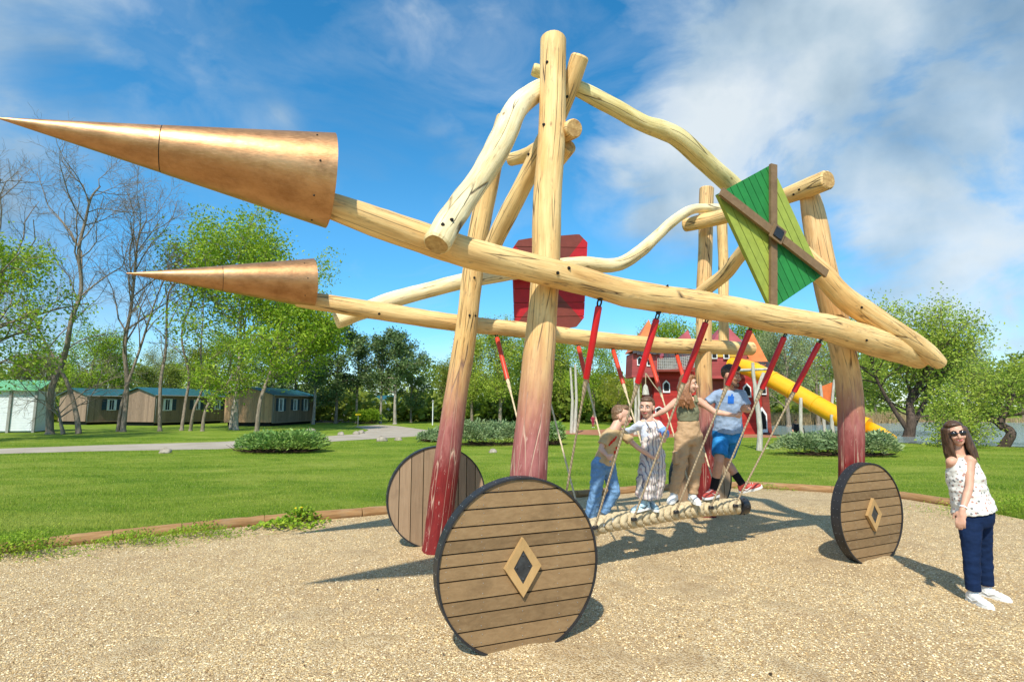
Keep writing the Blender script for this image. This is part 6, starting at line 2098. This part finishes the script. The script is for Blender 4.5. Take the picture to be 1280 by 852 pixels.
right = (shr - shl).normalized(); rw = V((.97, -.1, 0)).normalized()
b.mb.loft(b.torso_secs(hip, neck, right, w=(.145, .128, .142, .152), d=(.108, .098, .112, .098), waist_right=rw))
b.mb.limb([shl, neck - UP * .02, shr], [.055, .055, .055])
el, wl_, h1 = P(880, 506, Y0 + .02), P(873, 505, Y0 + .24), P(872, 503, Y0 + .32)
b.arm(shl, el, wl_); b.relaxed(wl_, h1 - wl_, V((0, 0, -1)))
el2, wr2, h2 = P(935, 512, Y0 - .1), P(931, 512, Y0 - .33), P(930, 510, Y0 - .40)
b.arm(shr, el2, wr2); b.grip(wr2, h2, P(938, 495, Y0 - .5) - P(921, 526, Y0 - .3))
hl, hr = hip - rw * .088, hip + rw * .088
kl, kr = P(899, 577, Y0 - .1), P(907, 575, Y0 + .22)
al, ar = P(892, 611, Y0 - .03), P(928, 605, Y0 + .14)
b.leg(hl, kl, al); b.leg(hr, kr, ar)
b.head(P(914, 469, Y0 - .12), V((.66, -.72, -.16)), V((.1, -.1, 1)), hs=1.12, neck=neck)
b.body(); b.face(smile=.8)
b.short_hair('hair_man', low=-.0, front=.012)
q, hs, mm = b.q, b.hs, b.hm
g = MB()
g.limb([q(-.062, .0, -.02), q(-.056, .03, -.07), q(-.03, .070, -.100), q(0, .080, -.108), q(.03, .070, -.100), q(.056, .03, -.07), q(.062, .0, -.02)], [.012, .018, .020, .022, .020, .018, .012], n=10)
g.limb([q(-.024, .088, -.050), q(0, .096, -.045), q(.024, .088, -.050)], [.006, .007, .006], n=8)
g.limb([q(0, .085, -.078), q(0, .08, -.1)], [.012, .018])
remesh(g, .005, M['beard'], 'beard', b.t, 1, disp=.002, dscale=.01)
g = MB(); g.loft(b.torso_secs(hip, neck, right, w=(.168, .145, .150, .158), d=(.146, .120, .120, .104), waist_right=rw, grow=.012, t0=.02, t1=.99)); g.limb([shl, neck - UP * .03, shr], [.06, .052, .06])
for s_, e_ in ((shl, el), (shr, el2)):
    g.tube([s_, s_.lerp(e_, .5), s_.lerp(e_, .72)], [.060, .058, .060], n=16); g.ellipsoid(s_, (.060,) * 3)
tee = b.garment(g, 'tee_shirt', 'blue_tee', disp=.010, dscale=.09, seed=7)
decal(None, 913.5, 499.5, 7.5, 9.5, .05, 'pocket', tee); decal(None, 914.8, 494, 2.2, 3.5, .3, 'pocket', tee)
g = MB(); g.loft(b.torso_secs(hip, neck, right, w=(.148, .14, .16, .16), d=(.120, .112, .12, .1), waist_right=rw, grow=.012, t0=-.22, t1=.06))
for h_, k_ in ((hl, kl), (hr, kr)):
    e_ = h_.lerp(k_, .80)
    g.tube([h_, h_.lerp(e_, .5), e_], [.100, .096, .094], n=18); g.ellipsoid(h_, (.098,) * 3)
b.garment(g, 'shorts', 'blue_shorts', disp=.008, dscale=.08, seed=11)
M['black_cloth'] = cloth_mat('black_sock', (.012, .012, .014), .1)
b.sock(al + (kl - al).normalized() * .0, al + (kl - al).normalized() * .15, .046, 'black_cloth'); b.sock(ar, ar + (kr - ar).normalized() * .15, .046, 'black_cloth')
b.shoe(al, V((-.78, -.55, -.05)), 'red_shoe', k=1.08, stripe='white'); b.shoe(ar, V((.82, -.42, .30)), 'red_shoe', k=1.08, up=V((-.3, -.2, 1)), stripe='white')

# ---------------- woman on the gravel
Y0 = 5.10
def speck():
    t = NT('cream_top_with_small_print')
    v = t.coord('Object', (1, 1, 1))
    d = t.vor(v, 30); n = t.noise(v, 8, 4, .6); col = t.sep(t.vor(v, 30, out='Color'))
    c = t.ramp(n, [(.3, (.66, .64, .57)), (.7, (.80, .78, .72))])
    pr = t.mix(t.ramp(col[0], [(.3, 0.), (.6, 1.)]), (.10, .11, .12), (.42, .17, .13))
    c = t.mix(t.ramp(d, [(.26, .85), (.34, 0.)]), c, pr)
    t.base(c); t.rough(.8, .2); t.bump(n, .5, .012)
    return t.m
M['speckled'] = speck()
M['navy'] = cloth_mat('navy_trouser_cloth', (.007, .020, .062), .25)
M['hair_w'] = hair_mat('long_dark_brown_hair', (.028, .014, .008), (.125, .062, .032))
M['lens'] = plain('dark_lens', (.012, .008, .008), .12, .6)
b = Fig('smiling woman in sunglasses, a cream patterned top and navy trousers on the gravel', 1215, Y0, 0, .975, 'skin'); b.al = .88
hip = P(1218, 640, Y0 + .02); neck = P(1199, 568, Y0 + .02)
shl = P(1189, 577, Y0 - .02); shr = P(1214, 576, Y0 + .02)
right = (V((.93, .30, 0))).normalized(); rw = V((.88, .45, 0)).normalized()
W_ = dict(w=(.172, .142, .152, .140), d=(.128, .105, .125, .092))
b.mb.loft(b.torso_secs(hip, neck, right, waist_right=rw, **W_))
b.mb.limb([shl, neck - UP * .02, shr], [.044, .044, .046])
el2, wr2 = P(1211.5, 609, Y0 - .13), P(1203, 637, Y0 - .19)
shn = P(1212.5, 575, Y0 - .06)
b.mb.limb([shr, shn], [.046, .048])
b.arm(shn, el2, wr2); b.relaxed(wr2, P(1200, 655, Y0 - .2) - wr2, V((.7, .5, 0)))
el, wl_ = P(1190, 608, Y0 + .20), P(1196, 632, Y0 + .30)
b.arm(shl, el, wl_); b.relaxed(wl_, P(1200, 648, Y0 + .30) - wl_, V((.5, .5, 0)))
hl, hr = hip - rw * .085, hip + rw * .085
kl, kr = P(1214, 690, Y0 - .06), P(1229, 690, Y0 + .09)
al = V((P(1219, 700, Y0 - .05).x, Y0 - .05, .082)); ar = V((P(1236, 700, Y0 + .10).x, Y0 + .10, .082))
al.x = P(1216, 735, Y0 - .05).x; ar.x = P(1231, 733, Y0 + .12).x
b.leg(hl, kl, al); b.leg(hr, kr, ar)
b.head(P(1194.5, 541.5, Y0 - .0), V((-.42, -.90, -.02)), V((-.16, 0, 1)), hs=.98, neck=neck, jaw=.95)
b.body(); b.face(eyes=False, smile=.9)
q, hs, mm = b.q, b.hs, b.hm
g = MB()
for x in (-1, 1):
    g.ellipsoid(q(x * .033, .088, .006), (.029 * hs, .010 * hs, .0215 * hs), mm, 14, 9)
sgl = g.build('sunglasses', M['lens'], b.t)
g = MB(); g.limb([q(-.012, .097, .010), q(.012, .097, .010)], [.004] * 2, n=6)
for x in (-1, 1): g.limb([q(x * .058, .078, .012), q(x * .078, .03, .012), q(x * .080, -.02, .010)], [.004] * 3, n=6)
g.build('glasses_frame', M['black'], sgl)
g = MB(); g.ellipsoid(q(0, -.028, .034), (.085 * hs, .096 * hs, .094 * hs), mm, 20, 14); g.ellipsoid(q(.012, .020, .084), (.066 * hs, .058 * hs, .032 * hs), mm, 14, 9)
rnd = random.Random(8)
for i in range(30):
    an = -2.35 + 4.7 * i / 29
    x, y = math.sin(an) * .082, -math.cos(an) * .078 - .02
    e_ = -.22 - rnd.random() * .06
    g.limb([q(x, y, .04), q(x * 1.13, y * 1.1, -.05), q(x * 1.2 + rnd.uniform(-.01, .01), y * 1.05 + .01, -.14), q(x * 1.12 + rnd.uniform(-.015, .015), y * .9 + .03, e_)], [.022, .024, .021, .008], n=8)
for i in range(40):
    an = rnd.uniform(-2.2, 2.2); x, y = math.sin(an) * .094, -math.cos(an) * .090 - .02
    g.limb([q(x * .9, y * .9, .05), q(x * 1.06, y * 1.06, -.06), q(x * 1.12 + rnd.uniform(-.02, .02), y + .01, -.17), q(x * 1.08 + rnd.uniform(-.025, .025), y * .9 + .025, -.23 - rnd.random() * .07)], [.007, .009, .008, .004], n=6)
remesh(g, .0052, M['hair_w'], 'hair', b.t, 1)
g = MB(); g.loft(b.torso_secs(hip, neck, right, waist_right=rw, w=(.205, .176, .166, .148), d=(.160, .135, .140, .108), grow=.004, t0=.02, t1=.985))
top = b.garment(g, 'blouse', 'speckled', disp=.012, dscale=.09, seed=5)
g = MB(); g.loft(b.torso_secs(hip, neck, right, waist_right=rw, w=(.178, .15, .15, .14), d=(.135, .11, .12, .09), grow=.008, t0=-.22, t1=.18))
for h_, k_, a_ in ((hl, kl, al), (hr, kr, ar)):
    e_ = k_.lerp(a_, .93)
    g.tube([h_, h_.lerp(k_, .5), k_, k_.lerp(e_, .5), e_], [.098, .086, .068, .062, .058], n=18); g.ellipsoid(h_, (.098,) * 3); g.ellipsoid(k_, (.068,) * 3)
b.garment(g, 'trousers', 'navy', disp=.006, dscale=.07, seed=13)
b.shoe(al, V((.05, -1, 0)), 'white', k=1.0, stripe='white'); b.shoe(ar, V((.45, -.9, 0)), 'white', k=.95, stripe='white')
g = MB(); g.tube([wr2 + (el2 - wr2).normalized() * .02, wr2 + (el2 - wr2).normalized() * .032], [.030, .031], n=16); g.build('bracelet', M['white'], b.t)

# ---------------- far figures
def far_person(label, px, Y, h, top, low, hair, sit=False, group=None, face=V((-.3, -1, 0))):
    g0 = GD(px, Y); s = h / 1.75
    b = Fig(label, px, Y, 0, s, 'skin', group)
    b.t.location = g0; W[b.t.name] = V(g0)
    hz = .95 * s if not sit else .22
    hip = g0 + V((0, 0, hz)); neck = hip + V((0, 0, .52 * s)); right = V((1, 0, 0))
    b.mb.loft(b.torso_secs(hip, neck, right))
    b.mb.limb([neck - right * .17 * s, neck, neck + right * .17 * s], [.05 * s] * 3)
    for x in (-1, 1):
        sh = neck + right * x * .18 * s - UP * .02
        b.arm(sh, sh + V((x * .06, -.02, -.28 * s)), sh + V((x * .05, -.1, -.5 * s)))
        b.relaxed(sh + V((x * .05, -.1, -.5 * s)), V((0, -.2, -1)), V((-x, 0, 0)))
        if sit: b.leg(hip + right * x * .09 * s, hip + V((x * .14, -.4 * s, .28)), hip + V((x * .13, -.62 * s, -.18)))
        else: b.leg(hip + right * x * .09 * s, hip + V((x * .10 * s, -.02, -.42 * s)), hip + V((x * .11 * s, 0, -.87 * s)))
    b.head(neck + V((0, 0, .16 * s)), face, hs=max(s, .75), neck=neck)
    b.body(); b.short_hair(hair)
    g = MB(); g.loft(b.torso_secs(hip, neck, right, grow=.02, t0=.0)); g.limb([neck - right * .17 * s, neck - UP * .04, neck + right * .17 * s], [.06 * s] * 3)
    for x in (-1, 1):
        sh = neck + right * x * .18 * s - UP * .02; g.limb([sh, sh + V((x * .05, -.02, -.24 * s))], [.062 * s, .055 * s])
    b.garment(g, 'top', top, vox=.014)
    g = MB(); g.loft(b.torso_secs(hip, neck, right, grow=.018, t0=-.22, t1=.18))
    for x in (-1, 1):
        h_ = hip + right * x * .09 * s
        if sit: g.limb([h_, hip + V((x * .14, -.4 * s, .28)), hip + V((x * .13, -.6 * s, -.12))], [.10 * s, .08 * s, .06 * s])
        else: g.limb([h_, hip + V((x * .10 * s, -.02, -.42 * s)), hip + V((x * .11 * s, 0, -.8 * s))], [.10 * s, .08 * s, .06 * s])
    b.garment(g, 'trousers', low, vox=.014)
    for x in (-1, 1):
        a_ = hip + (V((x * .13, -.62 * s, -.14)) if sit else V((x * .11 * s, 0, -.86 * s)))
        b.shoe(a_, V((x * .2, -1, 0)), 'white')
M['maroon'] = cloth_mat('maroon_cloth', (.30, .03, .06), .1)
M['darkcloth'] = cloth_mat('dark_cloth', (.02, .022, .03), .1)
far_person('small distant child in maroon clothes on the lawn by the silver poles', 741, 44, 1.0, 'maroon', 'maroon', 'hair_girl')
far_person('distant person in dark clothes sitting on the lake shore', 994, 30.5, 1.7, 'darkcloth', 'darkcloth', 'hair_man', True)
# ------------------------------------------------------------------ sun, sky, view
TO_SUN = V((-.21, -.86, 1.0)).normalized()
sd = bpy.data.lights.new('sun', 'SUN'); sd.energy = 4.2; sd.angle = R(1.0); sd.color = (1.0, .945, .84)
so_ = bpy.data.objects.new('sun', sd); COL.objects.link(so_)
so_.rotation_euler = (-TO_SUN).to_track_quat('-Z', 'Y').to_euler(); so_.location = (-10, -20, 30)

wd = bpy.data.worlds.new('World'); scene.world = wd; wd.use_nodes = True
nt = wd.node_tree; N = nt.nodes; Lk = nt.links.new
for x in list(N): N.remove(x)
out = N.new('ShaderNodeOutputWorld'); bg = N.new('ShaderNodeBackground')
sky = N.new('ShaderNodeTexSky'); sky.sky_type = 'NISHITA'; sky.sun_disc = False
sky.sun_elevation = math.asin(TO_SUN.z); sky.sun_rotation = math.atan2(TO_SUN.x, TO_SUN.y)
sky.air_density = 1.0; sky.dust_density = .4; sky.ozone_density = 1.0; sky.altitude = 200
hs_ = N.new('ShaderNodeHueSaturation'); hs_.inputs['Saturation'].default_value = 1.42; hs_.inputs['Hue'].default_value = .490; hs_.inputs['Value'].default_value = 1.08
sepz = N.new('ShaderNodeSeparateXYZ'); tcz = N.new('ShaderNodeTexCoord'); Lk(tcz.outputs['Generated'], sepz.inputs[0])
hz = N.new('ShaderNodeValToRGB'); hz.color_ramp.elements[0].position = 0.0; hz.color_ramp.elements[0].color = (.64, .74, .91, 1); hz.color_ramp.elements[1].position = .34; hz.color_ramp.elements[1].color = (1, 1, 1, 1)
Lk(sepz.outputs[2], hz.inputs[0])
hm = N.new('ShaderNodeMix'); hm.data_type = 'RGBA'; hm.blend_type = 'MULTIPLY'; hm.inputs[0].default_value = 1.0
Lk(sky.outputs[0], hm.inputs[6]); Lk(hz.outputs[0], hm.inputs[7]); Lk(hm.outputs[2], hs_.inputs['Color'])
STR = .145
tc = N.new('ShaderNodeTexCoord')
def wmath(op, a, b=None):
    m = N.new('ShaderNodeMath'); m.operation = op
    for s, v in zip(m.inputs, (a, b)):
        if v is None: continue
        if isinstance(v, bpy.types.NodeSocket): Lk(v, s)
        else: s.default_value = v
    return m.outputs[0]
def wramp(f, stops):
    r = N.new('ShaderNodeValToRGB'); e = r.color_ramp.elements
    while len(e) < len(stops): e.new(.5)
    for el, (p, c) in zip(e, stops):
        el.position = p; el.color = (c, c, c, 1) if not hasattr(c, '__len__') else (*c, 1)
    Lk(f, r.inputs[0]); return r.outputs[0]
# cloud field seen by direction
warp = N.new('ShaderNodeTexNoise'); warp.inputs['Scale'].default_value = 3.2; warp.inputs['Detail'].default_value = 5
Lk(tc.outputs['Generated'], warp.inputs['Vector'])
mp = N.new('ShaderNodeMapping'); mp.inputs['Scale'].default_value = (1, 1, 1.7); mp.inputs['Location'].default_value = (3.3, 1.2, .4)
Lk(tc.outputs['Generated'], mp.inputs['Vector'])
nz = N.new('ShaderNodeTexNoise'); nz.inputs['Scale'].default_value = 4.0; nz.inputs['Detail'].default_value = 9; nz.inputs['Roughness'].default_value = .56; nz.inputs['Distortion'].default_value = .35
Lk(mp.outputs[0], nz.inputs['Vector'])
# cloud banks: where in the sky they stand (bearing / height), and how wide
banks = [((905, 130), .25, 1.0), ((860, 200), .16, .8), ((1040, 90), .27, 1.0), ((1200, 130), .30, .95), ((1160, 235), .17, .9), ((1260, 250), .2, .7), ((960, 10), .22, .7), ((1280, 0), .35, .8), ((1260, 440), .08, .45), ((575, 160), .10, .30), ((130, 90), .36, .30), ((350, 145), .07, .26), ((60, 230), .2, .2), ((1500, 300), .4, .8), ((-500, 200), .5, .6), ((300, -900), .6, .8), ((1100, -700), .5, .8)]
tot = None
nrm = N.new('ShaderNodeVectorMath'); nrm.operation = 'NORMALIZE'; Lk(tc.outputs['Generated'], nrm.inputs[0])
for (px, py), rad, amt in banks:
    d = ray(px, py).normalized()
    dp = N.new('ShaderNodeVectorMath'); dp.operation = 'DISTANCE'; Lk(nrm.outputs[0], dp.inputs[0]); dp.inputs[1].default_value = d
    m = wmath('MULTIPLY', wmath('MAXIMUM', wmath('SUBTRACT', 1.0, wmath('DIVIDE', dp.outputs['Value'], rad * 1.25)), 0.0), amt)
    tot = m if tot is None else wmath('MAXIMUM', tot, m)
cir = N.new('ShaderNodeTexNoise'); cir.inputs['Scale'].default_value = 2.6; cir.inputs['Detail'].default_value = 8; cir.inputs['Roughness'].default_value = .6; cir.inputs['Distortion'].default_value = .8
mp3 = N.new('ShaderNodeMapping'); mp3.inputs['Scale'].default_value = (1, 1, 2.2); mp3.inputs['Rotation'].default_value = (0, .5, .3); mp3.inputs['Location'].default_value = (.3, 7.2, 1.4); Lk(tc.outputs['Generated'], mp3.inputs['Vector']); Lk(mp3.outputs[0], cir.inputs['Vector'])
thin = wramp(cir.outputs['Fac'], [(.46, 0), (.60, .16), (.78, .38)])
dens = wmath('ADD', wmath('MULTIPLY', tot, 1.05), wmath('MULTIPLY', wmath('MULTIPLY', wmath('SUBTRACT', nz.outputs['Fac'], .525), 2.6), wmath('MINIMUM', wmath('ADD', wmath('MULTIPLY', tot, 2.2), .15), 1.0)))
cov = wmath('MAXIMUM', wramp(dens, [(.12, 0), (.34, .30), (.60, .80), (.95, .96)]), thin)
shade = N.new('ShaderNodeTexNoise'); shade.inputs['Scale'].default_value = 3.6; shade.inputs['Detail'].default_value = 8
mp2 = N.new('ShaderNodeMapping'); mp2.inputs['Location'].default_value = (1.1, 5.2, .2); Lk(tc.outputs['Generated'], mp2.inputs['Vector']); Lk(mp2.outputs[0], shade.inputs['Vector'])
ccol = wramp(shade.outputs['Fac'], [(.36, (.20, .30, .40)), (.50, (.38, .48, .56)), (.62, (.58, .64, .68))])
gain = N.new('ShaderNodeVectorMath'); gain.operation = 'SCALE'; gain.inputs['Scale'].default_value = 1 / STR; Lk(ccol, gain.inputs[0])
mx_ = N.new('ShaderNodeMix'); mx_.data_type = 'RGBA'; Lk(cov, mx_.inputs[0]); Lk(hs_.outputs[0], mx_.inputs[6]); Lk(gain.outputs[0], mx_.inputs[7])
Lk(mx_.outputs[2], bg.inputs['Color']); bg.inputs['Strength'].default_value = STR
Lk(bg.outputs[0], out.inputs['Surface'])

vs_ = scene.view_settings
vs_.view_transform = 'Standard'; vs_.look = 'None'; vs_.exposure = 0.42; vs_.gamma = 1.0; vs_.use_curve_mapping = False
scene.render.engine = 'CYCLES'
scene.cycles.max_bounces = 8; scene.cycles.diffuse_bounces = 4; scene.cycles.transparent_max_bounces = 6
